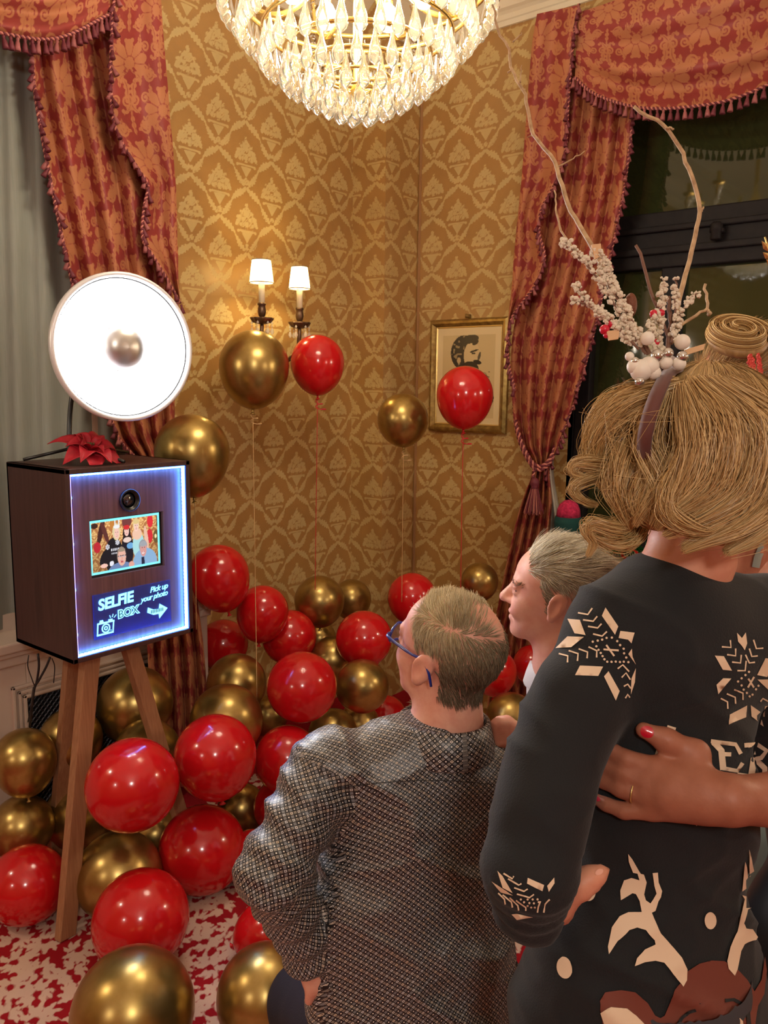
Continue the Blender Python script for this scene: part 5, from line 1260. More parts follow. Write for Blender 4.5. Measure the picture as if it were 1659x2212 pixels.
def planar_uv(o, v, F, B, c, arms, rad=0.19):
    ctr = v[F].mean(1); part = np.zeros(len(F), int)
    for i, (a, b, ra, rb) in enumerate(arms):
        ab = b-a; t = np.clip(((ctr-a) @ ab)/(ab @ ab), 0.02, 1); dd = np.linalg.norm(ctr-(a+t[:,None]*ab), axis=1); tt = ((ctr-a) @ ab)/(ab @ ab)
        ok = (dd < ra+(rb-ra)*t+.013) & (tt > 0.05); part[ok] = i+1
    uv = np.zeros((len(F), 4, 3), np.float32); q = (v-c) @ B
    fn = np.cross(v[F[:,2]]-v[F[:,0]], v[F[:,3]]-v[F[:,1]]); fn /= np.linalg.norm(fn, axis=1, keepdims=True)+1e-12; side = np.abs(fn @ B[:,1]) > 0.80
    p0 = np.stack([q[:,1], q[:,2]+q[:,0]*.9, 0*q[:,0]], 1)[F]; p1 = np.stack([-q[:,0]*np.sign(q[:,1])+q[:,1], q[:,2]+q[:,0]*.9, 0*q[:,0]], 1)[F]
    uv[:] = np.where(side[:,None,None], p1, p0)
    for i, (a, b, ra, rb) in enumerate(arms):
        z = nrm(b-a); x = nrm(np.cross(z, B[:,1])); y = np.cross(z, x); w_ = v-a; th = np.arctan2(w_ @ y, w_ @ x); u = np.stack([th*.06, w_ @ z, 0*th], 1); p = u[F]
        j = (p[:,:,0].max(1)-p[:,:,0].min(1)) > 0.19; p[j,:,0] = np.where(p[j,:,0] < 0, p[j,:,0]+2*math.pi*.06, p[j,:,0]); uv[part == i+1] = p[part == i+1]
    a = o.data.attributes.new('uvp', 'FLOAT_VECTOR', 'CORNER'); a.data.foreach_set('vector', uv.reshape(-1))
if len(sh_o.data.polygons) == len(F1): planar_uv(sh_o, v1, F1, B1, m1['chest'], [(m1['ls'], m1['el'], .068, .061), (m1['el'], m1['wr'], .060, .041)])
SHB = bvh_of(v1, F1)
# collar
def collar(center, up, fwd, r0, r1, h, parent, m, gap=0.25, ell=0.86, name='collar'):
    r0 += .004
    z = nrm(up); x = nrm(fwd-z*np.dot(fwd, z)); y = np.cross(z, x); n = 60; vs = []; prof = [(r0+.004,-.006,0),(r0+.006,.0,0),((r0+r1)/2+.005,h*.5,0),(r1+.002,h,0),(r1-.004,h+.001,0),((r0+r1)/2-.004,h*.5,0)]
    a = np.linspace(gap, 2*math.pi-gap, n)
    for t in a:
        for r, hh, _ in prof: vs.append(center+x*(r*math.cos(t))+y*(r*ell*math.sin(t))+z*(hh-(0.02*(0.5+0.5*math.cos(t)))))
    me = np_mesh(name, vs, grid_faces(n, len(prof))); o = link(name, me, m, parent); return o
ncol = m1['neck']+np.array([0,0,-.020])
co = collar(ncol, W1_((-.02,0,0))-W1_((-.04,0,-.15))+np.array([0,0,.05]), B1[:,0], .094, .084, .058, man1, 'patterned_shirt', ell=.98)
p_ = np.array([vv.co for vv in co.data.vertices]); q_ = (p_-ncol) @ B1; uvc = np.stack([np.arctan2(q_[:,1], q_[:,0])*.078, q_[:,2], 0*q_[:,0]], 1)
a_ = co.data.attributes.new('uvp', 'FLOAT_VECTOR', 'POINT'); a_.data.foreach_set('vector', uvc.astype(np.float32).ravel())
# trousers
mat('navy_cloth', srgb((22, 24, 40)), 0.75, bump=(300, .3))
S = SDF(*ax3((0.72,0.42,0.05), (1.66,1.72,0.66), 0.009))
S.ell(pel+np.array([0,0,-.01]), (.125,.172,.125), B1, .05)
S.chain([pel+B1[:,1]*.09, m1['lk'], la], [.10,.08,.062], .04).chain([pel-B1[:,1]*.09, rk+np.array([0,0,.02]), rs2+np.array([0,0,.005])], [.10,.073,.054], .04)
garment('trousers', S, 'navy_cloth', man1, lambda v, N: .004*(vnoise(v*16, 2)-.5))
mat('shoe_leather', (0.02,0.015,0.012), 0.35)
for a, b in ((la+np.array([0,0,-.035]), la+np.array([.03,.19,-.052])), (rs2, rs2+np.array([.06,-.09,.0]))):
    S = SDF(*ax3(np.minimum(a,b)-.09, np.maximum(a,b)+.09, .006)); S.cone(a, b, .05, .037, .02).cut((0,0,0.001), (0,0,-1)); garment('shoe', S, 'shoe_leather', man1)
# hair of the first man: short, thin on the crown
def mask1(l):
    x, y, z = l.T; hl = (z > 0.052-0.55*np.clip(x-.035,-1,1)*-1*0) & (x < .060-.25*np.abs(y)+.18*(z-.09))
    side = (x < .028) & (z > .03-0.9*np.clip(-x,0,.06)) & ~((np.abs(y) > .060) & (x > -.03) & (z < .035) & (x < .02) & False)
    low = (z > -.048) & (x < -.035); ear = (np.abs(y) > .068) & (x > -.036) & (x < .02) & (z < .040)
    return ((hl & (z > .05)) | side | low) & ~ear
def thin(l): return np.exp(-(((l[:,0]+.060)/.046)**2+((l[:,1]+.022)/.046)**2+((l[:,2]-.100)/.046)**2)*.8)
def flow1(l):
    x, y, z = l.T; top = np.clip((z-.06)/.05, 0, 1)[:,None]
    return top*np.stack([np.full_like(x, .55), -.7+0*x, .15+0*x], 1)+(1-top)*np.stack([-.55+0*x, 0*x, -.9+0*x], 1)
pal1 = [(168,150,112),(142,124,92),(190,174,140),(120,102,76),(200,190,166)]
mk = lambda l: mask1(l) & (RNG.uniform(0,1,len(l)) > 1.30*thin(l))
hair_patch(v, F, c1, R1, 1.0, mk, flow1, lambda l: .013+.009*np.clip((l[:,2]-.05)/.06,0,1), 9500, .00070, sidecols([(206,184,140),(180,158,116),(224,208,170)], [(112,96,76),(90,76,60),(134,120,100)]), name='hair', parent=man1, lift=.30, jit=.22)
# eyebrow and glasses
gl_ = thing('eyeglasses', 'blue framed eyeglasses worn by the man in the patterned shirt', 'glasses', W1_((.10,0,.01)))
mat('blue_frame', srgb((22, 44, 130)), 0.25, coat=.5); mat('lens_clear', (0.30,0.22,0.20), 0.03, alpha=0.35)
mat('temple_dark', srgb((12, 18, 44)), 0.3)
for q in (1, -1):
    pts = [W1_((.107-.010*abs(math.cos(a)), q*(.033+.027*math.cos(a)), .010+.018*math.copysign(abs(math.sin(a))**.7, math.sin(a)))) for a in np.linspace(0, 2*math.pi, 33)[:-1]]
    MB().tube(pts, .0028, 6, closed=True).build('rim', 'blue_frame', gl_)
    cpt = np.mean(pts, 0); vs = [cpt]+pts; me = np_mesh('lens', vs, [[0, 1+i, 1+(i+1) % 32] for i in range(32)]); link('lens', me, 'lens_clear', gl_)
    tp_ = [W1_((.099,q*.061,.016)), W1_((.085,q*.077,.018)), W1_((.02,q*.085,.020)), W1_((-.006,q*.084,.022)), W1_((-.026,q*.083,.008)), W1_((-.038,q*.081,-.016))]
    MB().tube(smoothcurve(tp_, 24), np.r_[np.full(12,.0032), np.full(12,.0026)], 6).build('temple', 'temple_dark' if q < 0 else 'blue_frame', gl_)
MB().tube([W1_((.106,.008,.014)), W1_((.111,0,.018)), W1_((.106,-.008,.014))], .0024, 6).build('bridge', 'blue_frame', gl_)

# ---------------------------------------------------------------- grey haired man in profile
R2 = hframe(72, 6, -2); s2 = 1.0; c2 = P(1200, 1292, 1.83); B2 = hframe(58)
m2 = {k: P(*q) for k, q in dict(neck=(1218,1452,1.87), ls=(1262,1570,1.76), rs=(1200,1550,1.99), chest=(1232,1640,1.91), hip=(1265,2000,1.95), el=(1245,1760,1.66), wr=(1128,1612,1.545)).items()}
pel2 = m2['hip'].copy(); pel2[2] = 0.50
S = SDF(*body_grid((1.02,0.40,0.0), (1.98,1.50,1.42), 0.011, [((c2[0]-.17,c2[1]-.17,c2[2]-.18),(c2[0]+.17,c2[1]+.17,c2[2]+.18),0.0036), ((1.23,.76,.98),(1.36,.90,1.10),0.004)]))
W2_ = add_head(S, c2, R2, s2, smile=1, nose=1.15)
S.cone(W2_((-.03,0,-.11)), m2['neck']+np.array([0,0,-.03]), .057, .060, .03)
S.ell(m2['chest'], (.095,.16,.19), B2, .04).ell((m2['chest']+pel2)/2, (.10,.155,.2), B2, .05).ell(pel2, (.11,.16,.13), B2, .05)
S.cone(m2['neck'], m2['ls'], .05,.05,.04).cone(m2['neck'], m2['rs'], .05,.05,.04).chain([m2['ls'], m2['el'], m2['wr']], [.05,.04,.029], .02)
S.chain([m2['rs'], m2['rs']+np.array([0,.08,-.26]), m2['rs']+np.array([-.02,.22,-.36])], [.05,.04,.03], .02)
k2 = pel2+B2[:,0]*.40; k2[2] = .50; a2 = k2+B2[:,0]*.02; a2[2] = .09; kk = pel2+B2[:,0]*.06; kk[2] = .065; kf = kk-B2[:,0]*.36; kf[2] = .06
S.chain([pel2+B2[:,1]*.08, k2+B2[:,1]*.08, a2+B2[:,1]*.08], [.085,.062,.045], .03).chain([pel2-B2[:,1]*.08, kk-B2[:,1]*.08, kf-B2[:,1]*.08], [.085,.058,.042], .03)
# fist resting on the shoulder in front
S.cone(m2['wr'], P(1112,1598,1.535), .028, .028, .012).ell(P(1108,1592,1.53), (.026,.020,.026), hframe(60), .010)
for i in range(4):
    a = P(1100-2*i, 1564+13.5*i, 1.512); b = P(1074-3*i+i*i, 1562+13.5*i, 1.500+.002*i); e_ = P(1060-1.5*i+i*i*.8, 1572+13*i, 1.508+.003*i); g_ = P(1068, 1584+10*i, 1.525)
    S.chain([a, b, e_, g_], [.0108,.0106,.0094,.0085], .0022)
S.chain([P(1112,1572,1.512), P(1096,1558,1.520), P(1078,1556,1.53)], [.0130,.0110,.0092], .004)
man2, v2, F2 = person('person', S, 'skin_man_two', 'smiling grey haired man in a white shirt kneeling in profile beside the patterned shirt')
mat('eye_dark', (0.03,0.02,0.015), 0.25); 
mat('white_shirt', (0.72,0.72,0.74), 0.7, bump=(200,.2)); mat('grey_waistcoat', srgb((92,96,104)), 0.8, noise=(60, srgb((60,62,70))))
S = SDF(*ax3((1.0,0.38,0.42), (2.0,1.40,1.22), 0.0085))
S.ell(m2['chest'], (.115,.185,.205), B2, .05).ell((m2['chest']+pel2)/2, (.12,.178,.2), B2, .06).ell(pel2, (.13,.18,.15), B2, .06)
S.cone(m2['neck']+np.array([0,0,-.03]), m2['ls'], .068,.064,.05).cone(m2['neck']+np.array([0,0,-.03]), m2['rs'], .068,.064,.05)
S.chain([m2['ls'], m2['el'], m2['wr']+(m2['el']-m2['wr'])*.22], [.066,.056,.042], .03).chain([m2['rs'], m2['rs']+np.array([0,.08,-.26]), m2['rs']+np.array([-.02,.22,-.36])], [.066,.056,.042], .03)
garment('shirt', S, 'white_shirt', man2, lambda v, N: .008*(vnoise(v*14, 6)-.5))
collar(m2['neck']+np.array([0,0,-.008]), W2_((-.02,0,0))-W2_((-.04,0,-.15)), B2[:,0], .084, .076, .048, man2, 'white_shirt')
S = SDF(*ax3((1.0,0.38,0.42), (2.0,1.40,1.22), 0.0085))
S.ell(m2['chest']+np.array([0,0,-.03]), (.124,.176,.185), B2, .05).ell((m2['chest']+pel2)/2, (.128,.185,.2), B2, .06).ell(pel2, (.137,.186,.14), B2, .06)
garment('waistcoat', S, 'grey_waistcoat', man2)
S = SDF(*ax3((1.0,0.30,0.05), (2.1,1.60,0.70), 0.010)); S.ell(pel2, (.125,.172,.125), B2, .05)
S.chain([pel2+B2[:,1]*.08, k2+B2[:,1]*.08, a2+B2[:,1]*.08], [.10,.078,.06], .04).chain([pel2-B2[:,1]*.08, kk+np.array([0,0,.015])-B2[:,1]*.08, kf-B2[:,1]*.08], [.10,.073,.054], .04)
garment('trousers', S, 'navy_cloth', man2)
a = a2+B2[:,1]*.08
S = SDF(*ax3(a-.3, a+.3, .007)); S.cone(a+np.array([0,0,-.035]), a+B2[:,0]*.17+np.array([0,0,-.05]), .05, .037, .02).cut((0,0,.001), (0,0,-1)); garment('shoe', S, 'shoe_leather', man2)
def mask2(l):
    x, y, z = l.T; top = (z > .064) & (x < .070-.12*np.abs(y)+.10*(z-.08)); side = (x < .034-.4*np.clip(.05-z,0,1)) & (z > .004+.0*x); low = (x < -.038) & (z > -.060)
    burn = (x < .016) & (x > -.012) & (z > -.028) & (np.abs(y) > .06) & (x > .004)
    ear = (np.abs(y) > .066) & (x > -.038) & (x < .008) & (z < .040); return (top | side | low | burn) & ~ear
def flow2(l):
    x, y, z = l.T; top = np.clip((z-.055)/.04, 0, 1)[:,None]; fr = np.clip((x-.02)/.05, 0, 1)[:,None]
    return top*np.stack([-1+0*x, -.35+0*x, .30+.9*np.clip((x-.02)/.05,0,1)], 1)+(1-top)*np.stack([-.75+0*x, 0*x, -.62+0*x], 1)
pal2 = [(206,200,176),(180,172,146),(228,222,202),(150,140,116),(120,108,88),(196,190,170)]
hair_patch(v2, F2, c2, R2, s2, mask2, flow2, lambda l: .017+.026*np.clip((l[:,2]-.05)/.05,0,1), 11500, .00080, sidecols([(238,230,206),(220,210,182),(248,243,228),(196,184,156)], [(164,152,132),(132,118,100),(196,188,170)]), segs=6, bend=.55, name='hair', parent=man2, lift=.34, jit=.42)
brow = lambda l: (np.abs(np.abs(l[:,1])-.034) < .022) & (np.abs(l[:,2]-.032+.15*(np.abs(np.abs(l[:,1])-.034))) < .006) & (l[:,0] > .06)
hair_patch(v2, F2, c2, R2, s2, brow, lambda l: np.stack([0*l[:,0], np.sign(l[:,1]), .2+0*l[:,0]], 1), lambda l: .009+0*l[:,0], 180, .0005, mixcols([(150,128,104),(178,160,134)]), name='eyebrows', parent=man2)
for q in (1, -1):
    pts = [W2_((.0865-.010*(t/.02)**2*.4, q*(.032+t), .0128+.002*math.cos(t*80))) for t in np.linspace(-.018,.018,9)]
    MB().tube(pts, .0009, 5).build('eyelashes', 'eye_dark', man2)
# ---------------------------------------------------------------- woman in the black reindeer sweater
R3 = hframe(60, 2, 0); s3 = 0.92; c3 = P(1478, 995, 1.14); B3 = hframe(24)
w1 = {k: P(*q) for k, q in dict(neck=(1436,1238,1.14), ls=(1340,1345,1.115), rs=(1655,1330,1.225), el=(1146,1872,1.0), wr=(1142,1948,1.035), chest=(1452,1440,1.17), waist=(1432,1760,1.165), hip=(1383,2110,1.16)).items()}
pel3 = w1['hip'].copy()
fl3 = [pel3+B3[:,1]*.09*q for q in (1,-1)]; kn3 = [f.copy() for f in fl3]; an3 = [f.copy() for f in fl3]
for f in kn3: f[2] = .46
for f in an3: f[2] = .08
def torso_w(S, g, k=.05):
    S.ell(w1['chest'], (.098+g,.165+g,.140+g), B3, k).ell(w1['chest']+B3[:,0]*-.01+np.array([0,0,.040]), (.080+g,.165+g,.070+g), B3, k)
    S.ell(w1['waist'], (.098+g,.140+g,.18+g), B3, k).ell(w1['hip'], (.118+g,.182+g,.19+g), B3, k)
    S.cone(w1['neck']+np.array([0,0,-.072]), w1['ls'], .050+g, .052+g, .06).cone(w1['neck']+np.array([0,0,-.072]), w1['rs'], .050+g, .052+g, .06)
S = SDF(*body_grid((0.74,0.0,0.0), (1.62,0.92,1.84), 0.011, [((c3[0]-.15,c3[1]-.15,c3[2]-.15),(c3[0]+.15,c3[1]+.15,c3[2]+.15),0.0042), ((.96,.42,.84),(1.16,.64,1.0),0.0042)]))
W3_ = add_head(S, c3, R3, s3, female=True)
S.cone(W3_((-.03,0,-.10)), w1['neck']+np.array([0,0,-.03]), .047, .054, .03); torso_w(S, -.024)
ARM = [w1['ls'], P(1252,1500,1.08), P(1213,1600,1.06), P(1178,1690,1.04), P(1156,1780,1.02), w1['el']]
S.chain(ARM+[w1['wr']], [.042,.042,.041,.039,.037,.036,.028], .02); S.chain([w1['rs'], w1['rs']+np.array([.10,.02,-.26]), w1['rs']+np.array([.05,.22,-.36])], [.042,.036,.026], .02)
for a, b, c_ in zip(fl3, kn3, an3):
    S.chain([a, b, c_], [.085,.056,.038], .03).cone(c_+np.array([0,0,-.03]), c_+B3[:,0]*.17+np.array([0,0,-.055]), .036, .024, .02)
# hand on the hip: thumb along the back, fingers forward
wr = w1['wr']
S.cone(wr, P(1196,1945,1.045), .028, .028, .012)
S.chain([P(1200,1944,1.035), P(1252,1912,1.018), P(1281,1893,1.016), P(1301,1882,1.020)], [.0255,.0180,.0148,.0110], .010)
S.ell(P(1205,1955,1.065), (.026,.020,.026), B3, .012)
for i in range(4): S.chain([P(1232,1945+7*i,1.11), P(1236,1955+7*i,1.16), P(1246,1960+7*i,1.21)], [.0105,.009,.0075], .004)
wom1, v3, F3 = person('person', S, 'skin_woman', 'blonde woman in a black reindeer print sweater standing with her hand on her hip')
mat('black_knit', srgb((18, 20, 24)), 0.9, bump=(420, .25), sheen=0.08)
S = SDF(*ax3((0.76,0.02,0.60), (1.60,0.90,1.46), 0.0068))
torso_w(S, .004); S.cone(w1['neck']+np.array([0,0,-.12]), w1['neck']+np.array([0,0,-.075]), .10, .085, .05)
S.cone(pel3+np.array([0,0,-.1]), pel3+np.array([0,0,-.22]), .165, .165, .08)
S.chain(ARM, [.058,.057,.056,.055,.054,.054], .025).chain([w1['el'], w1['wr']], [.057,.046], .014)
S.chain([w1['rs'], w1['rs']+np.array([.10,.02,-.26]), w1['rs']+np.array([.05,.22,-.36])], [.058,.052,.042], .03)
S.cut(np.array([0,0,.64]), (0,0,-1))
sw_o, vs, Fs = garment('sweater', S, 'black_knit', wom1, fold_disp(B3, w1['chest'], [(w1['ls'], w1['el'], .062, .0028, 17), (w1['el'], w1['wr'], .05, .002, 16)], .0042))
SB = bvh_of(vs, Fs)
WSK = bvh_of(v3, F3)
S = SDF(*ax3((0.86,0.02,0.80), (1.50,0.80,1.46), 0.009)); torso_w(S, .006); TBV = bvh_of(*S.extract(1))      # the back alone, for the hand that lies on it
ncr = w1['neck']+np.array([0,0,-.056])
S2 = SDF(*ax3(pel3-np.array([.28,.28,.62]), pel3+np.array([.28,.28,.05]), .009)); S2.cone(pel3, pel3+np.array([0,0,-.30]), .150, .155, .05).cut(np.array([0,0,.52]), (0,0,-1))
mat('grey_skirt', srgb((58, 58, 64)), 0.8); garment('skirt', S2, 'grey_skirt', wom1)
for c_ in an3:
    S4 = SDF(*ax3(c_-.28, c_+.28, .007)); S4.cone(c_+np.array([0,0,-.03]), c_+B3[:,0]*.18+np.array([0,0,-.05]), .044, .032, .02).cut((0,0,.001), (0,0,-1)); garment('shoe', S4, 'shoe_leather', wom1)
# prints laid on the knit
mat('print_cream', srgb((226, 200, 172)), 0.7); mat('print_brown', srgb((112, 52, 38)), 0.75); mat('print_black', srgb((28, 26, 28)), 0.8)
def knit_print(name, polys, m, lift=0.0012, maxlen=9, bvh=None, parent=None):
    bm = bmesh.new()
    for pl_ in polys:
        pl_ = np.asarray(pl_, float); closed = np.vstack([pl_, pl_[:1]]); per = np.linalg.norm(np.diff(closed, axis=0), axis=1); bpts = []
        for i in range(len(pl_)):
            k = max(1, int(math.ceil(per[i]/maxlen)))
            for j in range(k): bpts.append(closed[i]+(closed[i+1]-closed[i])*j/k)
        bpts = np.array(bpts); n = len(bpts); lo, hi = bpts.min(0), bpts.max(0)
        def inside(p):
            x, y = p[:,0:1], p[:,1:2]; x1, y1 = pl_[:,0][None], pl_[:,1][None]; x2, y2 = np.roll(pl_[:,0],-1)[None], np.roll(pl_[:,1],-1)[None]
            c = ((y1 > y) != (y2 > y)) & (x < (x2-x1)*(y-y1)/(y2-y1+1e-12)+x1); return c.sum(1) % 2 == 1
        gx_, gy_ = np.meshgrid(np.arange(lo[0]+maxlen/2, hi[0], maxlen), np.arange(lo[1]+maxlen/2, hi[1], maxlen)); g = np.stack([gx_.ravel(), gy_.ravel()], 1)
        if len(g):
            g = g[inside(g)]
            if len(g): g = g[np.linalg.norm(g[:,None]-bpts[None], axis=2).min(1) > maxlen*.45]
        allp = np.vstack([bpts, g]) if len(g) else bpts
        res = delaunay_2d_cdt([Vector((float(p[0]), float(p[1]))) for p in allp], [(i, (i+1) % n) for i in range(n)], [], 0, 1e-4)
        vv = [bm.verts.new((p.x, p.y, 0)) for p in res[0]]; ctr = np.array([np.mean([[res[0][i].x, res[0][i].y] for i in f], 0) for f in res[2]]); ok = inside(ctr)
        for f, o_k in zip(res[2], ok):
            if o_k: bm.faces.new([vv[i] for i in f])
        for q in vv:
            if not q.link_faces: bm.verts.remove(q)
    bad = []
    for q in bm.verts:
        loc, n = hit(bvh or SB, q.co.x, q.co.y)
        if loc is None: bad.append(q); continue
        if np.dot(n, CC-loc) < 0: n = -n
        q.co = V(loc+n*lift)
    if bad: bmesh.ops.delete(bm, geom=bad, context='VERTS')
    long_ = [f for f in bm.faces if max(e.calc_length() for e in f.edges) > 0.03]
    if long_: bmesh.ops.delete(bm, geom=long_, context='FACES')
    bmesh.ops.recalc_face_normals(bm, faces=bm.faces[:])
    me = bpy.data.meshes.new(name); bm.to_mesh(me); bm.free()
    for p_ in me.polygons: p_.use_smooth = True
    return link(name, me, m, parent or wom1)
def stroke(pts, w_):
    p = np.asarray(pts, float); T = np.gradient(p, axis=0); T /= np.linalg.norm(T, axis=1, keepdims=True)+1e-9; N = np.stack([-T[:,1], T[:,0]], 1)*w_/2
    out = []
    for i in range(len(p)-1): out.append([p[i]+N[i], p[i+1]+N[i+1], p[i+1]-N[i+1], p[i]-N[i]])
    return out
def Z(x, y): return (1030+x*.37915, 1200+y*.37915)         # sleeve/back detail view -> picture
def ZP(l): return [Z(*p) for p in l]
def chev(a, b, c, w_=3.4): return stroke([Z(*a), Z(*b), Z(*c)], w_)
def dot(x, y, r=2.6): cx, cy = Z(x, y); return [[(cx+r*math.cos(t), cy+r*math.sin(t)) for t in np.linspace(0, 2*math.pi, 9)[:-1]]]
sl = [ZP(q) for q in [[(520,362),(590,368),(622,455),(560,445)],[(452,530),(520,462),(612,465),(540,525)],[(735,298),(806,405),(788,452),(714,345)],[(818,430),(898,440),(880,500),(862,480),(808,470)],[(588,630),(718,634),(690,688),(560,684)],[(722,690),(748,660),(810,772),(788,826)],[(862,560),(882,530),(886,575),(905,620)],[(878,700),(905,640),(898,720),(874,790)]]]
for a, b, c_ in [((580,328),(635,338),(660,302)),((608,368),(665,376),(688,348)),((636,405),(690,414),(712,390)),((664,448),(715,460),(742,434)),((470,562),(520,575),(518,612)),((526,545),(578,562),(574,604)),((582,534),(632,552),(628,588)),((638,522),(684,544),(682,582)),((800,645),(830,622),(866,660)),((822,695),(848,668),(872,706)),((834,745),(856,732),(874,756)),((842,812),(856,790),(868,808))]: sl += chev(a, b, c_)
for x, y in [(662,492),(690,486),(715,480),(740,470),(770,468),(682,518),(694,538),(706,556),(716,574),(726,592),(742,606),(766,606),(790,604),(814,606),(836,604),(862,606),(800,488),(816,510),(836,530),(838,556),(850,580)]: sl += dot(x, y)
sl += stroke([Z(722,535),Z(808,540)], 4)+stroke([Z(738,510),Z(782,572)], 4)
knit_print('snowflake_print', sl, 'print_cream')['kind'] = 'stuff'
bk = [ZP(q) for q in [[(1478,440),(1506,470),(1528,438),(1536,500),(1522,540),(1506,515),(1484,490)],[(1352,570),(1404,574),(1450,655),(1398,650)],[(1372,788),(1446,700),(1400,698),(1362,735)],[(1592,680),(1640,584),(1700,590),(1650,690)],[(1594,705),(1660,704),(1720,770),(1670,775)],[(1432,960),(1436,905),(1536,852),(1530,920)],[(1556,850),(1612,890),(1634,972),(1560,915)]]]
for a, b, c_ in [((1392,520),(1444,524),(1440,482)),((1422,565),(1470,572),(1470,530)),((1450,606),(1498,612),(1502,566)),((1480,655),(1524,656),(1530,600)),((1572,480),(1588,530),(1628,528)),((1548,530),(1562,575),(1596,572)),((1526,565),(1548,612),(1580,608)),((1386,812),(1424,832),(1426,872)),((1420,785),(1468,806),(1470,842)),((1462,762),(1512,782),(1512,820)),((1612,830),(1625,812),(1660,830)),((1636,915),(1640,860),(1680,850))]: bk += chev(a, b, c_)
for x, y in [(1484,716),(1504,698),(1526,680),(1546,662),(1504,738),(1516,762),(1534,780),(1550,800),(1566,790),(1586,760),(1600,740)]: bk += dot(x, y)
bk += stroke([Z(1542,700),Z(1574,750)], 4)+stroke([Z(1575,690),Z(1540,750)], 4)
knit_print('snowflake_print', bk, 'print_cream')['kind'] = 'stuff'
# cuff snowflake (second detail view)
def Z2(x, y): return (1030+x*.37915, 1680+y*.37915)
cf = [[Z2(*p) for p in q] for q in [[(120,530),(150,560),(206,655),(150,625)],[(88,590),(120,610),(208,668),(140,650)],[(290,570),(382,610),(372,645),(286,602)],[(398,615),(438,568),(440,600),(408,648)],[(200,775),(230,770),(320,790),(230,806)]]]
for q in [[(155,545),(205,575),(212,560)],[(180,575),(240,610),(255,602)],[(215,625),(270,645),(290,632)],[(230,660),(300,680),(325,662)],[(125,655),(160,690),(165,718)],[(150,665),(200,705),(205,735)],[(190,680),(235,725),(240,752)],[(225,695),(280,735),(280,755)],[(380,765),(388,715),(412,690)],[(345,765),(350,730),(362,700)]]: cf += stroke([Z2(*p) for p in q], 3.2)
for x, y in [(252,690),(270,705),(290,690),(300,710),(318,690),(325,712),(345,690),(352,705),(310,735),(290,725),(330,735)]:
    cx, cy = Z2(x, y); cf += [[(cx+2.4*math.cos(t), cy+2.4*math.sin(t)) for t in np.linspace(0, 2*math.pi, 9)[:-1]]]
knit_print('cuff_print', cf, 'print_cream')['kind'] = 'stuff'
# lettering, mirrored as worn folds allow: M E R R on the first line, part of a second line
knit_print('letter_print', stroke([Z(1082,975),Z(1064,1040),Z(1020,1165)], 13)+stroke([Z(1082,975),Z(1130,990)], 9)+stroke([Z(1074,985),Z(1135,1090)], 10)+stroke([Z(1135,1090),Z(1230,1045)], 9)+stroke([Z(1225,1040),Z(1200,1160)], 13), 'print_cream')['kind'] = 'stuff'
knit_print('letter_print', stroke([Z(1345,1060),Z(1390,1110),Z(1400,1220)], 14)+stroke([Z(1330,1056),Z(1470,1075),Z(1500,1130)], 9)+stroke([Z(1385,1130),Z(1445,1132)], 9)+stroke([Z(1395,1210),Z(1480,1225),Z(1510,1180)], 9), 'print_cream')['kind'] = 'stuff'
knit_print('letter_print', stroke([Z(1560,1075),Z(1575,1150),Z(1560,1250)], 14)+stroke([Z(1520,1080),Z(1600,1075),Z(1650,1110),Z(1620,1150),Z(1570,1160)], 10)+stroke([Z(1590,1160),Z(1640,1210),Z(1640,1260)], 12)+stroke([Z(1480,1245),Z(1590,1262)], 8), 'print_cream')['kind'] = 'stuff'
knit_print('letter_print', stroke([Z(1700,1085),Z(1712,1260)], 14)+stroke([Z(1670,1085),Z(1760,1090),Z(1790,1130),Z(1720,1170)], 10)+stroke([Z(1730,1170),Z(1790,1262)], 12), 'print_cream')['kind'] = 'stuff'
knit_print('letter_print', stroke([Z(1255,1450),Z(1270,1500),Z(1240,1530)], 10)+stroke([Z(1230,1500),Z(1320,1530)], 8)+stroke([Z(1390,1480),Z(1385,1530),Z(1420,1525)], 9), 'print_cream')['kind'] = 'stuff'
# reindeer: antlers, head, dots
ant1 = [(862,425),(885,455),(932,540),(950,545),(965,590),(950,660),(960,695),(985,712),(1000,690),(1020,655),(1008,610),(998,535),(1028,532),(1032,590),(1052,640),(1045,675),(1030,700),(1012,755),(992,765),(1005,800),(1040,880),(1120,975),(1160,1025),(1188,1085),(1186,1150),(1166,1192),(1120,1130),(1060,1052),(1010,1042),(950,1052),(892,1078),(905,1030),(950,975),(1010,945),(1005,920),(960,870),(910,855),(865,870),(800,930),(750,1010),(745,965),(770,850),(810,790),(860,765),(935,762),(925,700),(905,660),(885,655),(820,698),(818,640),(840,580),(880,565),(925,578),(915,540),(890,535),(866,470)]
ant2 = [(1536,400),(1548,450),(1560,500),(1578,590),(1555,565),(1535,600),(1528,650),(1570,655),(1572,690),(1600,740),(1606,782),(1570,765),(1568,735),(1530,755),(1508,820),(1520,852),(1556,855),(1594,920),(1540,930),(1510,945),(1490,985),(1480,1040),(1470,1090),(1455,1125),(1420,1085),(1412,1040),(1430,960),(1470,870),(1495,760),(1510,690),(1495,665),(1505,560),(1515,470),(1526,500),(1530,560),(1540,540)]
for an_ in (ant1, ant2): knit_print('antler_print', [[Z2(*p) for p in an_]], 'print_cream', lift=.0040)
headp = [(1065,1350),(1120,1215),(1160,1160),(1190,1100),(1260,1055),(1330,1038),(1400,1042),(1470,1085),(1530,1150),(1570,1215),(1610,1150),(1630,1020),(1640,1100),(1625,1230),(1590,1300),(1575,1420),(1560,1560),(1040,1560),(1000,1420),(880,1500),(720,1400),(700,1270),(730,1220),(820,1205),(900,1215),(970,1280),(1010,1350),(1040,1365)]
knit_print('reindeer_head_print', [[Z2(*p) for p in headp]], 'print_brown', lift=.0030)
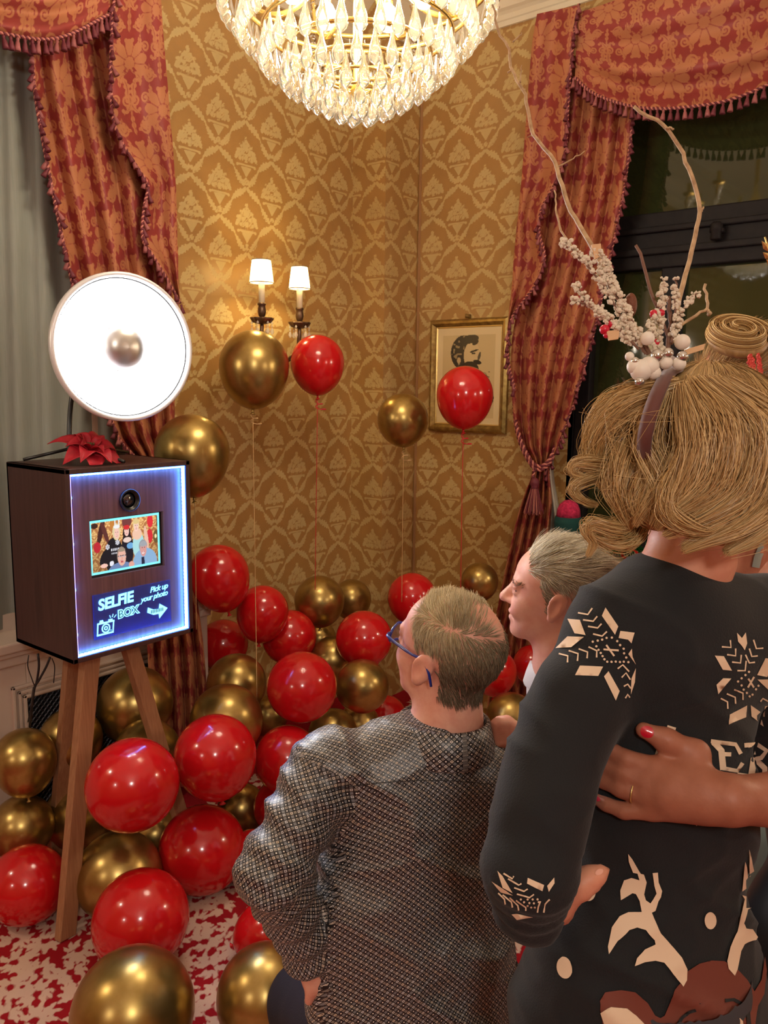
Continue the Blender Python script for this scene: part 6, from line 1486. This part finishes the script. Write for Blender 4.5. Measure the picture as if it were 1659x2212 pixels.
for q_ in [[(708,1330),(760,1305),(850,1310),(900,1350),(950,1403),(930,1430),(740,1430)],[(1350,1390),(1400,1345),(1460,1340),(1500,1385),(1510,1440),(1340,1440)]]: knit_print('reindeer_ear_print', [[Z2(*p) for p in q_]], 'print_cream', lift=.0042)
knit_print('reindeer_eyebrow_print', stroke([Z2(*p) for p in [(1135,1400),(1160,1360),(1200,1325),(1240,1310)]], 7), 'print_black', lift=.0044)
knit_print('reindeer_eyebrow_print', stroke([Z2(*p) for p in [(1400,1270),(1450,1262),(1500,1290),(1530,1340),(1535,1395)]], 8), 'print_black', lift=.0044)
for x, y, rx_, ry_, a in [(640,655,42,50,0),(504,1082,42,62,-.2),(1322,810,34,52,0)]:
    cx, cy = Z2(x, y); knit_print('snow_dot_print', [[(cx+rx_*.379*math.cos(t)*math.cos(a)-ry_*.379*math.sin(t)*math.sin(a), cy+rx_*.379*math.cos(t)*math.sin(a)+ry_*.379*math.sin(t)*math.cos(a)) for t in np.linspace(0, 2*math.pi, 25)[:-1]]], 'print_cream', .0030, 9, TBV if x == 640 else None)
mat('shirt_seam', (0.02,0.018,0.018), 0.7)
for sm in ([(684,1712),(760,1698),(860,1688),(960,1686),(1060,1694)], [(700,1632),(688,1690),(682,1760),(690,1840),(706,1890)]): knit_print('seam', stroke(smoothcurve(sm, 24), 1.8), 'shirt_seam', .0008, 9, SHB, man1)['kind'] = 'stuff'
# hair: wavy chin length bob
ha, hb, hc = .124, .110, .106
S = SDF(*ax3(c3-.20, c3+.20, .006))
S.ell(W3_((-.022,0,.040)), np.array([ha-.022,hb-.022,hc-.012])*s3, R3, .03).ell(W3_((-.045,0,-.055)), np.array([.075,.092,.075])*s3, R3, .04)
hv, hF = S.extract(2); hb_o = link('hair', np_mesh('hair', hv, hF), mat('hair_base_blonde', srgb((140,106,64)), 0.6, noise=(120, srgb((172,136,86)), (1,1,.2))), wom1)
def bob(nclump, per, segs=18):
    out = []; cols = []; pal = np.array([srgb(c) for c in [(196,160,104),(184,148,94),(208,174,120),(168,132,82),(148,112,68),(190,154,100)]])
    for i in range(nclump):
        th = RNG.uniform(-math.pi, math.pi); f = math.cos(th)
        if f > math.cos(math.radians(42)) : continue
        front = f > math.cos(math.radians(72))
        L = RNG.uniform(.205,.262) if not front else RNG.uniform(.17,.225)
        if th > 0.2 and th < 2.7: L *= .74
        a0 = RNG.uniform(.12,.75); ph, ph2 = RNG.uniform(0, 6.28, 2); A = RNG.uniform(.004,.013); A2 = RNG.uniform(.05,.20); fl = RNG.uniform(-.010,.040); lay = RNG.uniform(-.016,.004)
        base = pal[RNG.integers(0, len(pal))]; wl = RNG.uniform(.075,.12)
        n = per; dth = RNG.normal(0,.055,n); da = RNG.normal(0,.05,n); dl = RNG.normal(0,.0022,n); t = np.linspace(0,1,segs)[None,:]*L*RNG.uniform(.85,1.05,(n,1))
        t1 = (1.72-a0)*.105; al = np.minimum(a0+da[:,None]+t/.105, 1.72); hang = np.maximum(t-t1, 0)
        g = t/L; wav = A*np.sin(2*np.pi*t/wl+ph)*g*1.6; tt = th+dth[:,None]*(1-.55*g)+A2*np.sin(2*np.pi*t/(wl*1.25)+ph2)*g-(.18*np.sign(th)*0)
        rf = 1+(lay+dl[:,None]+wav+fl*np.clip(hang/.10,0,1.4)**2-.045*np.clip(hang/.12,0,1))/.11
        x = ha*rf*np.sin(al)*np.cos(tt)-.022; y = hb*rf*np.sin(al)*np.sin(tt); z = hc*(1+(lay+dl[:,None]+wav*.4)/.11)*np.cos(al)+.040-hang*.95
        out.append(np.stack([x, y, z], -1)); cols.append(np.clip(base*RNG.uniform(.88,1.12,(n,1)), 0, 1))
    q = np.concatenate(out); cl = np.concatenate(cols); wpos = c3+s3*(q @ R3.T); n = len(q)
    return wpos, cl
wp, cl = bob(700, 72)
rr = .00042*np.linspace(1,.4,wp.shape[1])[None,:]*RNG.uniform(.6,1.3,(len(wp),1))
hc0 = W3_((-.02,0,.0)); outd = wp-hc0; outd = outd+RNG.normal(size=(len(wp),1,3))*.025; outd /= np.linalg.norm(outd, axis=2, keepdims=True)
link('hair_strands', ribbon_mesh('hair_strands', wp, rr, cl, outd), 'hair_strands', hb_o)
def lock(pts, n, spread, rad=.0009, pal=((202,166,110),(184,148,94),(214,184,132),(160,124,76)), segs=22, tip=0.25):
    """a lock of hair along picture points (x, y, distance)"""
    p = smoothcurve([P(*q) for q in pts], segs); off = RNG.normal(size=(n,3))*spread; ph = RNG.uniform(0,6.28,(n,1)); t = np.linspace(0,1,segs)[None,:]
    env = np.minimum(1, .45+2*t)*(1-(1-tip)*np.clip((t-.6)/.4,0,1)); tw = np.stack([np.cos(ph+5*t), np.sin(ph+5*t), np.sin(ph*2+3*t)], -1)*spread*.5
    q = p[None]+off[:,None,:]*env[...,None]+tw*env[...,None]; P_ = np.array([srgb(c) for c in pal]); c_ = P_[RNG.integers(0,len(P_),n)]*RNG.uniform(.8,1.15,(n,1))
    return q, np.full((n,segs), rad)*np.linspace(1,.5,segs)[None,:], np.clip(c_, 0, 1)
LK = [([(1345,985,1.10),(1310,1002,1.08),(1268,1000,1.07),(1242,1003,1.07),(1236,1020,1.07),(1262,1030,1.07)],90,.0045),
      ([(1340,1000,1.10),(1300,1022,1.08),(1250,1042,1.07),(1238,1060,1.07),(1262,1082,1.07),(1290,1090,1.08)],70,.0035),
      ([(1385,1090,1.08),(1350,1140,1.06),(1315,1142,1.05),(1276,1132,1.05),(1268,1148,1.05),(1282,1172,1.05),(1270,1200,1.05)],90,.005),
      ([(1400,1110,1.08),(1370,1165,1.06),(1330,1178,1.05),(1290,1165,1.05),(1276,1150,1.05)],80,.0045),
      ([(1385,930,1.08),(1350,985,1.06),(1330,1050,1.05),(1345,1100,1.05),(1360,1140,1.05)],140,.008),
      ([(1400,930,1.06),(1420,1010,1.035),(1385,1080,1.03),(1396,1118,1.03),(1425,1138,1.035)],150,.008),
      ([(1440,850,1.03),(1400,950,1.03),(1430,1040,1.02),(1395,1095,1.02),(1374,1130,1.03)],140,.008),
      ([(1480,840,1.01),(1500,960,.985),(1470,1050,.985),(1440,1090,.99),(1412,1132,1.01)],170,.009),
      ([(1500,830,1.01),(1560,930,.98),(1540,1040,.98),(1480,1090,.985),(1440,1118,.99),(1424,1138,1.0)],180,.009),
      ([(1530,825,1.02),(1620,930,1.0),(1600,1050,.99),(1530,1110,.985),(1472,1136,.99),(1440,1152,1.0)],180,.009),
      ([(1560,830,1.04),(1660,930,1.02),(1650,1060,1.01),(1590,1130,1.0),(1520,1165,.995),(1480,1185,1.0)],180,.010),
      ([(1600,850,1.06),(1690,980,1.05),(1680,1090,1.04),(1630,1150,1.03),(1570,1190,1.02)],150,.010),
      ([(1460,835,1.03),(1350,880,1.06),(1292,960,1.09),(1310,1040,1.09),(1338,1080,1.09)],170,.009),
      ([(1420,840,1.05),(1320,880,1.09),(1284,950,1.11),(1296,1010,1.11)],150,.008),
      ([(1470,1000,.99),(1440,1080,.985),(1460,1120,.985),(1520,1145,.985),(1560,1130,.985)],110,.006)]
Q = [lock(a, int(b*4.6), c_, .00042) for a, b, c_ in LK]
lp_ = np.concatenate([q[0] for q in Q]); od = np.broadcast_to(-CF, lp_.shape)+RNG.normal(size=(len(lp_),1,3))*.55
link('hair_locks', ribbon_mesh('hair_locks', lp_, np.concatenate([q[1] for q in Q]), np.concatenate([q[2] for q in Q]), od), 'hair_strands', hb_o)
fw = [lock([(x0, y0, d0), ((x0+x1)/2+random.uniform(-25,25), (y0+y1)/2+random.uniform(-25,25), d0), (x1, y1, d0)], 1, .001, .00035) for x0, y0, x1, y1, d0 in [(random.uniform(1300,1600), random.uniform(820,1100), random.uniform(1250,1640), random.uniform(880,1190), random.uniform(.98,1.06)) for _ in range(60)]]
link('stray_hairs', strand_mesh('stray_hairs', np.concatenate([q[0] for q in fw]), np.concatenate([q[1] for q in fw]), np.concatenate([q[2] for q in fw])), 'hair_strands', hb_o)

knit_print('fingernail', [[(1294+9*math.cos(t)*.9-6*math.sin(t)*-.45, 1884+9*math.cos(t)*-.45+6*math.sin(t)*.9) for t in np.linspace(0, 2*math.pi, 17)[:-1]]], mat('nail_bare', srgb((236,176,156)), .3), .0008, 4, WSK, wom1)
# ---------------------------------------------------------------- twig headband
hbn = thing('twig_headband', 'brown velvet headband with tall bare twigs, snowy sprigs, white baubles and red berries', 'headband', P(1430, 830, 1.05))
mat('brown_velvet', srgb((92, 44, 36)), 0.7, sheen=.4)
arc = smoothcurve([W3_((.01,-.118,-.02)), W3_((.03,-.10,.08)), W3_((.05,-.04,.15)), P(1462,793,1.09), P(1443,806,1.045), P(1424,840,1.012), P(1408,880,1.000), P(1397,920,.998), P(1391,955,1.004), P(1392,990,1.02)], 40)
arc = np.array(arc); Ta = np.gradient(arc, axis=0); vs_ = []
for p, ta in zip(arc, Ta):
    o_ = nrm(p-W3_((.01,0,.03))); Tn = nrm(np.cross(ta, o_))
    for dx, dr in ((-.0085,-.004),(-.0085,.002),(0,.004),(.0085,.002),(.0085,-.004)): vs_.append(p+Tn*dx+o_*dr)
link('band', np_mesh('band', vs_, grid_faces(40, 5)), 'brown_velvet', hbn)
mat('twig_bark', srgb((206, 174, 132)), 0.55, noise=(90, srgb((160,126,90)))); mat('twig_dark', srgb((120, 84, 66)), 0.65)
mat('snow_flock', srgb((232, 218, 196)), 0.9, bump=(240, 1.0)); mat('white_bauble', srgb((232, 222, 208)), 0.5); mat('silver_bauble', (0.7,0.68,0.64), 0.2, .9)
mat('red_berry', srgb((200, 28, 56)), 0.35); mat('pine_cone', srgb((110, 58, 32)), 0.6, bump=(120, 1.0)); mat('wood_chip', srgb((214, 172, 128)), 0.7)
def twig(pts, r0, r1, m='twig_bark', d=1.06, dd=0.0, name='twig'):
    q = [P(p[0], p[1], (p[2] if len(p) > 2 else d)) for p in pts]; q = resample(np.array(q), max(len(q)*4, 8)); n = len(q); q = q+.0010*(RNG.normal(size=q.shape))*np.linspace(0,1,n)[:,None]
    return MB().tube(q, np.linspace(r0*.68, r1*.68, n), 6).build(name, m, hbn)
twig([(1400,760,1.06),(1345,660,1.07),(1285,545,1.10),(1230,450,1.13),(1196,345,1.16),(1150,290,1.18),(1135,205,1.20),(1105,150,1.22),(1098,100,1.23),(1070,52,1.24),(1066,10,1.25)], .0062, .0026)
for a, b in (((1104,152),(1096,156)),((1108,90),(1128,72)),((1124,178),(1126,140)),((1130,196),(1134,192)),((1150,292),(1140,296)),((1206,360),(1262,330))): twig([(*a, 1.2),(*b, 1.2)], .0022, .0010, name='twiglet')
twig([(1245,545,1.10),(1212,500,1.12),(1202,460,1.13),(1200,410,1.14)], .0026, .0016)
twig([(1450,740,1.06),(1468,640,1.07),(1490,560,1.08),(1512,460,1.09),(1502,400,1.09),(1470,320,1.10),(1438,275,1.10),(1370,230,1.11)], .0056, .0034)
for a, b in (((1438,276),(1456,278)),((1512,460),(1520,448))): twig([(*a, 1.095),(*b, 1.095)], .0026, .0016, name='twiglet')
twig([(1450,745,1.06),(1412,645,1.06),(1375,530,1.06)], .0036, .0030, 'twig_dark')
twig([(1445,720,1.06),(1490,690,1.06),(1528,668,1.06),(1524,615,1.06)], .0034, .0026); twig([(1528,668,1.06),(1533,678,1.06)], .003, .004, name='twiglet')
twig([(1402,765,1.055),(1340,650,1.06),(1300,600,1.07)], .0056, .004, 'twig_dark'); twig([(1440,770,1.06),(1448,700,1.06),(1444,640,1.06)], .005, .004, 'twig_dark')
def sprig(pts, n, r=.006, size=.0033, d=1.05):
    tw = twig(pts, .0028, .0018, 'twig_dark', d, name='sprig'); q = smoothcurve([P(p[0], p[1], (p[2] if len(p) > 2 else d)) for p in pts], 40); mb = MB()
    for k in range(n):
        c_ = q[RNG.integers(4,40)]+RNG.normal(size=3)*r*.42; s_ = size*RNG.uniform(.5,1.3); mb.lathe([(0,s_*1.4),(s_*.9,s_*.4),(s_*.7,-s_*.5),(0,-s_)], 5, R=frame_z(RNG.normal(size=3)), c=c_)
    o_ = mb.build('snow', 'snow_flock', tw)
for pts, n in [([(1395,765),(1345,690),(1290,600),(1250,550),(1215,525)],70),([(1390,760),(1360,680),(1330,620),(1305,560),(1280,545)],70),([(1380,755),(1320,690),(1280,660),(1242,650)],40),([(1370,745),(1300,680),(1258,640),(1246,612)],40),([(1400,760),(1335,650),(1290,570)],60),([(1430,770),(1425,690),(1432,640),(1434,605)],50),([(1425,775),(1410,720),(1412,690)],40),([(1450,740),(1475,670),(1505,632)],24),([(1455,735),(1460,660),(1459,602)],20)]: sprig(pts, int(n*2.2))
def ball(name, x, y, r, m, d=1.04, sq=1.0): MB().lathe([(0,1*sq)]+[(math.sin(t), sq*math.cos(t)) for t in np.linspace(.2,2.94,11)]+[(0,-1*sq)], 18, R=np.eye(3)*(r/FPX*d), c=P(x, y, d)).build(name, m, hbn)
for x, y, r in [(1399,731,15),(1474,739,17),(1385,800,24),(1402,792,22),(1372,792,18),(1438,783,15),(1467,786,15),(1420,775,13),(1412,805,16),(1360,770,10)]: ball('bauble', x, y, r, 'white_bauble', 1.035)
for x, y, r in [(1382,824,11),(1372,780,9),(1420,768,14),(1443,763,12),(1474,770,12)]: ball('silver_bauble', x, y, r, 'silver_bauble', 1.03)
for x, y, r in [(1306,712,11),(1320,700,9),(1412,678,9),(1428,676,8),(1310,724,7),(1418,740,8)]: ball('berry', x, y, r, 'red_berry', 1.05)
ball('pine_cone', 1362, 660, 14, 'pine_cone', 1.06, 1.9); ball('pine_cone', 1462, 690, 10, 'pine_cone', 1.06, 1.7)
for q in [[(1278,528),(1298,526),(1300,552),(1285,560)],[(1310,715),(1338,712),(1336,732),(1316,735)],[(1480,755),(1524,742),(1520,755),(1478,768)]]:
    w_ = [P(*p, 1.045) for p in q]; w2 = [p+CF*.004 for p in w_]; link('wood_chip', np_mesh('wood_chip', w_+w2, [[0,1,2,3],[7,6,5,4],[0,4,5,1],[1,5,6,2],[2,6,7,3],[3,7,4,0]], False), 'wood_chip', hbn)

# ---------------------------------------------------------------- woman whose arm reaches round (mostly out of frame)
R4 = hframe(60, 0); c4 = P(1752, 930, 1.42); B4 = hframe(30)
w2 = {k: P(*q) for k, q in dict(neck=(1760,1150,1.45), ls=(1700,1270,1.36), rs=(1920,1270,1.50), chest=(1800,1420,1.46), hip=(1810,2050,1.46)).items()}
def pon(x, y, r): 
    loc, n = hit(TBV, x, y)
    return P(x, y, depth(loc)-r*0.80) if loc is not None else P(x, y, 1.02)
S = SDF(*body_grid((0.80,-0.42,0.0), (1.95,0.72,1.86), 0.011, [((c4[0]-.14,c4[1]-.14,c4[2]-.14),(c4[0]+.14,c4[1]+.14,c4[2]+.14),0.006), ((0.90,0.18,1.0),(1.14,0.56,1.24),0.0036)]))
W4_ = add_head(S, c4, R4, .92, female=True)
S.cone(W4_((-.03,0,-.10)), w2['neck']+np.array([0,0,-.03]), .047, .054, .03)
S.ell(w2['chest'], (.09,.155,.18), B4, .05).ell((w2['chest']+w2['hip'])/2, (.09,.135,.2), B4, .05).ell(w2['hip'], (.11,.165,.18), B4, .05)
S.cone(w2['neck'], w2['ls'], .045, .045, .04).cone(w2['neck'], w2['rs'], .045, .045, .04)
elb = P(1905, 1700, 1.16); wri = P(1572, 1728, 1.005)
S.chain([w2['ls'], elb], [.045,.040], .02).chain([elb, P(1720,1728,1.05), wri], [.040,.038,.0275], .02)
S.chain([w2['rs'], w2['rs']+np.array([.10,0,-.27]), w2['rs']+np.array([.12,.12,-.45])], [.044,.036,.026], .02)
for q in (1,-1):
    a = w2['hip']+B4[:,1]*.085*q; b = a.copy(); b[2] = .46; c_ = a.copy(); c_[2] = .08; S.chain([a, b, c_], [.085,.056,.038], .03).cone(c_+np.array([0,0,-.03]), c_+B4[:,0]*.17+np.array([0,0,-.055]), .036, .024, .02)
# the hand, back towards the viewer, fingers spread on the sweater
mc = dict(i=pon(1422,1660,.02), m=pon(1405,1690,.02), r=pon(1402,1720,.019), p=pon(1412,1752,.017)); wr4 = wri
for k_, rr_ in (('i',.0155),('m',.0155),('r',.0145),('p',.013)): S.cone(wr4*.65+mc[k_]*.35, mc[k_], .0215, rr_, .016)
S.cone(wr4, (mc['m']+mc['r']+wr4)/3, .0275, .023, .02).ell((mc['i']+mc['p']+wr4*1.2)/3.2, (.026,.026,.018), np.stack([nrm(mc['m']-wr4), nrm(np.cross(-CF, nrm(mc['m']-wr4))), -CF], 1), .014)
S.chain([mc['i'], pon(1352,1640,.013), pon(1318,1620,.012), pon(1306,1608,.010)], [.0145,.0122,.0108,.0088], .005)
S.chain([mc['m'], pon(1345,1670,.013), pon(1306,1652,.012), pon(1290,1645,.010)], [.0145,.0125,.0108,.0088], .005)
S.chain([mc['r'], pon(1342,1703,.012), pon(1302,1686,.011), pon(1284,1676,.010)], [.0138,.0118,.0102,.0084], .005)
S.chain([mc['p'], pon(1348,1752,.011), pon(1310,1738,.010), pon(1284,1724,.008)], [.0122,.0104,.0090,.0074], .005)
S.chain([wr4*.55+mc['i']*.45-CF*.004, pon(1500,1626,.02)-CF*.004, pon(1440,1599,.016), pon(1390,1577,.013)], [.0200,.0165,.0138,.0105], .012)
wom2, v4, F4 = person('person', S, 'skin_arm', 'dark haired woman whose bare arm with red nails reaches round the black sweater', smooth=2)
B4B = bvh_of(v4, F4)
mat('nail_red', srgb((186, 22, 48)), 0.22, coat=.6)
def nail(x, y, rx_, ry_, ang): 
    ca, sa = math.cos(ang), math.sin(ang)
    knit_print('fingernail', [[(x+rx_*math.cos(t)*ca-ry_*math.sin(t)*sa, y+rx_*math.cos(t)*sa+ry_*math.sin(t)*ca) for t in np.linspace(0, 2*math.pi, 21)[:-1]]], 'nail_red', .0009, 4, B4B, wom2)
nail(1398,1581,15,12,.4); nail(1291,1726,7.5,4.5,.6)
rg_c = (pon(1342,1703,.012)*.55+mc['r']*.45); zf = nrm(mc['r']-pon(1342,1703,.012)); Rf = frame_z(zf); th = np.linspace(0, 2*math.pi, 33)[:-1]
MB().tube([rg_c+.0140*(Rf[:,0]*math.cos(t)+Rf[:,1]*math.sin(t)) for t in th], .0011, 6, closed=True).build('ring', 'gilt_bright', wom2)
mat('sequin_black', (0.012,0.012,0.014), 0.35)
S = SDF(*ax3(w2['hip']-np.array([.3,.3,.7]), w2['chest']+np.array([.42,.42,.16]), .010)); S.ell(w2['chest']+np.array([0,0,-.02]), (.098,.163,.16), B4, .05).ell((w2['chest']+w2['hip'])/2, (.098,.143,.2), B4, .05).ell(w2['hip'], (.12,.175,.19), B4, .05).cone(w2['hip'], w2['hip']*[1,1,0]+[0,0,.5], .16, .17, .06).cut((0,0,.48), (0,0,-1)).cut(w2['chest']+np.array([0,0,.10]), (0,0,1)); garment('dress', S, 'sequin_black', wom2)
S = SDF(*ax3(c4-.24, c4+.24, .007)); S.ell(W4_((-.018,0,.035)), np.array([.118,.094,.108])*.95, R4, .03).cone(W4_((-.06,.03,-.02)), W4_((-.075,.04,-.20)), .065, .045, .04).cone(W4_((-.06,-.03,-.02)), W4_((-.075,-.04,-.20)), .065, .045, .04)
mat('hair_dark', srgb((62, 40, 28)), 0.45, noise=(150, srgb((96,64,42)), (1,1,.15)))
hv4, hF4 = S.extract(2); ho = link('hair', np_mesh('hair', hv4, hF4), 'hair_dark', wom2)
hair_patch(hv4, hF4, c4, R4, 1.0, lambda l: l[:,2] > -.22, lambda l: np.stack([-.3+0*l[:,0], l[:,1]*4, -1+0*l[:,0]], 1), lambda l: .06+0*l[:,0], 3500, .0008, mixcols([(84,56,38),(110,76,50),(60,40,28),(136,98,66)]), segs=7, name='hair_strands', parent=ho, lift=.05, jit=.25)
hp_ = thing('glitter_headpiece', 'red glittering serrated party headpiece on the dark haired woman', 'headpiece', P(1625, 830, 1.33))
mat('red_glitter', srgb((214, 20, 24)), 0.2, .35, noise=(400, srgb((255,120,110))), bump=(500,1.0))
for xo, w_, top, bot, d_ in ((1622,9,764,838,1.33),(1639,5,762,838,1.36)):
    L_ = []; R_ = []
    for i in range(13):
        y = top+(bot-top)*i/12; x = xo+10*i/12; L_.append((x-w_*(.55+.45*(i % 2))*min(1,(i+1)/3), y)); R_.append((x+w_*(.55+.35*((i+1) % 2))*min(1,(i+1)/3), y))
    a = [P(*p, d_) for p in L_]; b = [P(*p, d_) for p in R_]; vs_ = a+b+[p+CF*.006 for p in a]+[p+CF*.006 for p in b]; n = 13; f = []
    for i in range(n-1): f += [[i, n+i, n+i+1, i+1], [2*n+i+1, 3*n+i+1, 3*n+i, 2*n+i], [i, i+1, 2*n+i+1, 2*n+i], [n+i+1, n+i, 3*n+i, 3*n+i+1]]
    link('glitter_strip', np_mesh('glitter_strip', vs_, f, False), 'red_glitter', hp_)

# ---------------------------------------------------------------- tall blonde woman with an updo behind
R5 = hframe(55, 0); c5 = P(1605, 850, 1.72); B5 = hframe(40)
w3 = {k: P(*q) for k, q in dict(neck=(1625,1030,1.74), ls=(1600,1150,1.70), rs=(1790,1140,1.84), chest=(1690,1300,1.80), hip=(1700,1760,1.82)).items()}
S = SDF(*body_grid((1.30,-0.15,0.0), (2.25,0.85,1.92), 0.011, [((c5[0]-.14,c5[1]-.14,c5[2]-.14),(c5[0]+.14,c5[1]+.14,c5[2]+.14),0.006)]))
W5_ = add_head(S, c5, R5, .94, female=True); S.cone(W5_((-.03,0,-.10)), w3['neck']+np.array([0,0,-.03]), .046, .052, .03)
S.ell(w3['chest'], (.09,.150,.18), B5, .05).ell((w3['chest']+w3['hip'])/2, (.085,.13,.2), B5, .05).ell(w3['hip'], (.11,.165,.18), B5, .05).cone(w3['neck'], w3['ls'], .045, .045, .04).cone(w3['neck'], w3['rs'], .045, .045, .04)
for q in ('ls','rs'): S.chain([w3[q], w3[q]+np.array([.02,.02,-.28]), w3[q]+np.array([.06,.10,-.52]), w3[q]+np.array([.08,.13,-.62])], [.044,.036,.026,.028], .02)
for q in (1,-1):
    a = w3['hip']+B5[:,1]*.085*q; b = a.copy(); b[2] = .48; c_ = a.copy(); c_[2] = .12; S.chain([a, b, c_], [.085,.056,.036], .03).cone(c_+np.array([0,0,-.03]), c_+B5[:,0]*.15+np.array([0,0,-.085]), .034, .024, .02)
wom3, v5, F5 = person('person', S, 'skin_woman', 'tall blonde woman with a coiled updo and pale dress standing behind')
mat('pale_blue_satin', srgb((176, 204, 204)), 0.4)
S = SDF(*ax3(w3['hip']-np.array([.3,.3,.75]), w3['chest']+np.array([.32,.32,.22]), .010)); S.ell(w3['chest']+np.array([0,0,-.02]), (.098,.158,.165), B5, .05).ell((w3['chest']+w3['hip'])/2, (.093,.138,.2), B5, .05).ell(w3['hip'], (.12,.175,.19), B5, .05).cone(w3['hip'], w3['hip']*[1,1,0]+[0,0,.4], .16, .19, .06).cut((0,0,.38), (0,0,-1)).cut(w3['chest']+np.array([0,0,.11]), (0,0,1)); dr = garment('dress', S, 'pale_blue_satin', wom3)[0]
BV5 = bvh_of(v5, F5)
knit_print('strap', stroke([(1652,1168),(1642,1185),(1634,1205),(1630,1225)], 16), 'pale_blue_satin', .003, 8, BV5, wom3)
for q in (1,-1):
    c_ = (w3['hip']+B5[:,1]*.085*q)*[1,1,0]+[0,0,.09]; S4 = SDF(*ax3(c_-.24, c_+.24, .007)); S4.cone(c_+B5[:,0]*-.02+np.array([0,0,.02]), c_+B5[:,0]*.16+np.array([0,0,-.06]), .036, .03, .02).cone(c_-B5[:,0]*.03, c_-B5[:,0]*.04+np.array([0,0,-.085]), .02, .008, .01).cut((0,0,.001), (0,0,-1)); garment('shoe', S4, 'pale_blue_satin', wom3)
S = SDF(*ax3(c5-.2, c5+.2, .006)); S.ell(W5_((-.020,0,.040)), np.array([.112,.088,.098])*.96, R5, .03).cone(W5_((-.07,0,-.02)), W5_((-.06,0,-.08)), .055, .035, .03)
hv5, hF5 = S.extract(2); ho5 = link('hair', np_mesh('hair', hv5, hF5), mat('hair_base_gold', srgb((140,104,62)), 0.55, noise=(130, srgb((180,140,86)), (1,1,.2))), wom3)
hair_patch(hv5, hF5, c5, R5, 1.0, lambda l: l[:,2] > -.09, lambda l: np.stack([-.9+0*l[:,0], -l[:,1]*6, .8-6*np.clip(l[:,2]-.05,0,1)], 1), lambda l: .055+0*l[:,0], 3600, .0008, mixcols([(206,168,108),(176,136,84),(226,196,140),(142,104,62)]), segs=7, name='hair_strands', parent=ho5, lift=.06, jit=.22)
# coiled bun: a flat rope of hair wound as a spiral
bc_ = P(1594, 728, 1.60); t_ = np.linspace(0, 1, 90); nb = nrm(np.array([0,0,1.0])*.80-CF*.60); Rb = frame_z(nb)
strs = []; cb_ = []; palb = np.array([srgb(c) for c in [(226,190,128),(200,160,100),(236,208,152),(168,126,76)]])
for i in range(520):
    ro = RNG.normal(0,.0038); zo = RNG.normal(0,.0065); a0 = RNG.uniform(-.25,.25); dark = False
    ang = (t_*2.6*2*math.pi+a0); rad_ = (.060-.046*t_)+ro*(1-.3*t_); zz2 = .010*t_+zo
    strs.append(bc_+rad_[:,None]*(np.cos(ang)[:,None]*Rb[:,0]+np.sin(ang)[:,None]*Rb[:,1]*.95)+zz2[:,None]*Rb[:,2]); cb_.append(palb[RNG.integers(0,4)]*RNG.uniform(.85,1.1))
link('coiled_bun', strand_mesh('coiled_bun', np.array(strs), np.full((520,90), .0009), np.clip(np.array(cb_),0,1)), 'hair_strands', ho5)
MB().lathe([(0,-.016),(.055,-.016),(.058,-.004),(.05,.002),(0,.006)], 28, R=Rb, c=bc_).build('bun_core', 'hair_base_gold', ho5)
mat('hair_band_grey', srgb((66, 72, 80)), 0.4); ag = np.linspace(0, 2*math.pi*.9, 40)
MB().tube([bc_+.036*(math.cos(a)*Rb[:,0]+math.sin(a)*Rb[:,1]*.95)+.012*Rb[:,2] for a in ag], .0035, 6).build('hair_tie', 'hair_band_grey', ho5)
# golden sprig tip at the picture's edge
gs = thing('gold_sprig', 'golden leafy twig tip standing up beside the dark window', 'ornament', P(1668, 700, 1.50))
MB().tube([P(1700,860,1.46), P(1688,700,1.50), P(1668,560,1.50), P(1652,512,1.50)], [.004,.0035,.003,.0015], 6).build('stem', 'gilt_bright', gs)
for (x0, y0, x1, y1, w_) in ((1662,545,1645,520,.006),(1664,560,1648,545,.006),(1668,575,1655,560,.005),(1668,548,1672,515,.006)):
    a = P(x0, y0, 1.50); b = P(x1, y1, 1.49); m_ = (a+b)/2; sd = nrm(np.cross(b-a, CF))*w_
    link('leaf', np_mesh('leaf', [a, m_+sd, b, m_-sd, m_-CF*.003], [[0,1,4],[1,2,4],[2,3,4],[3,0,4],[3,2,1,0]], False), 'gilt_bright', gs)
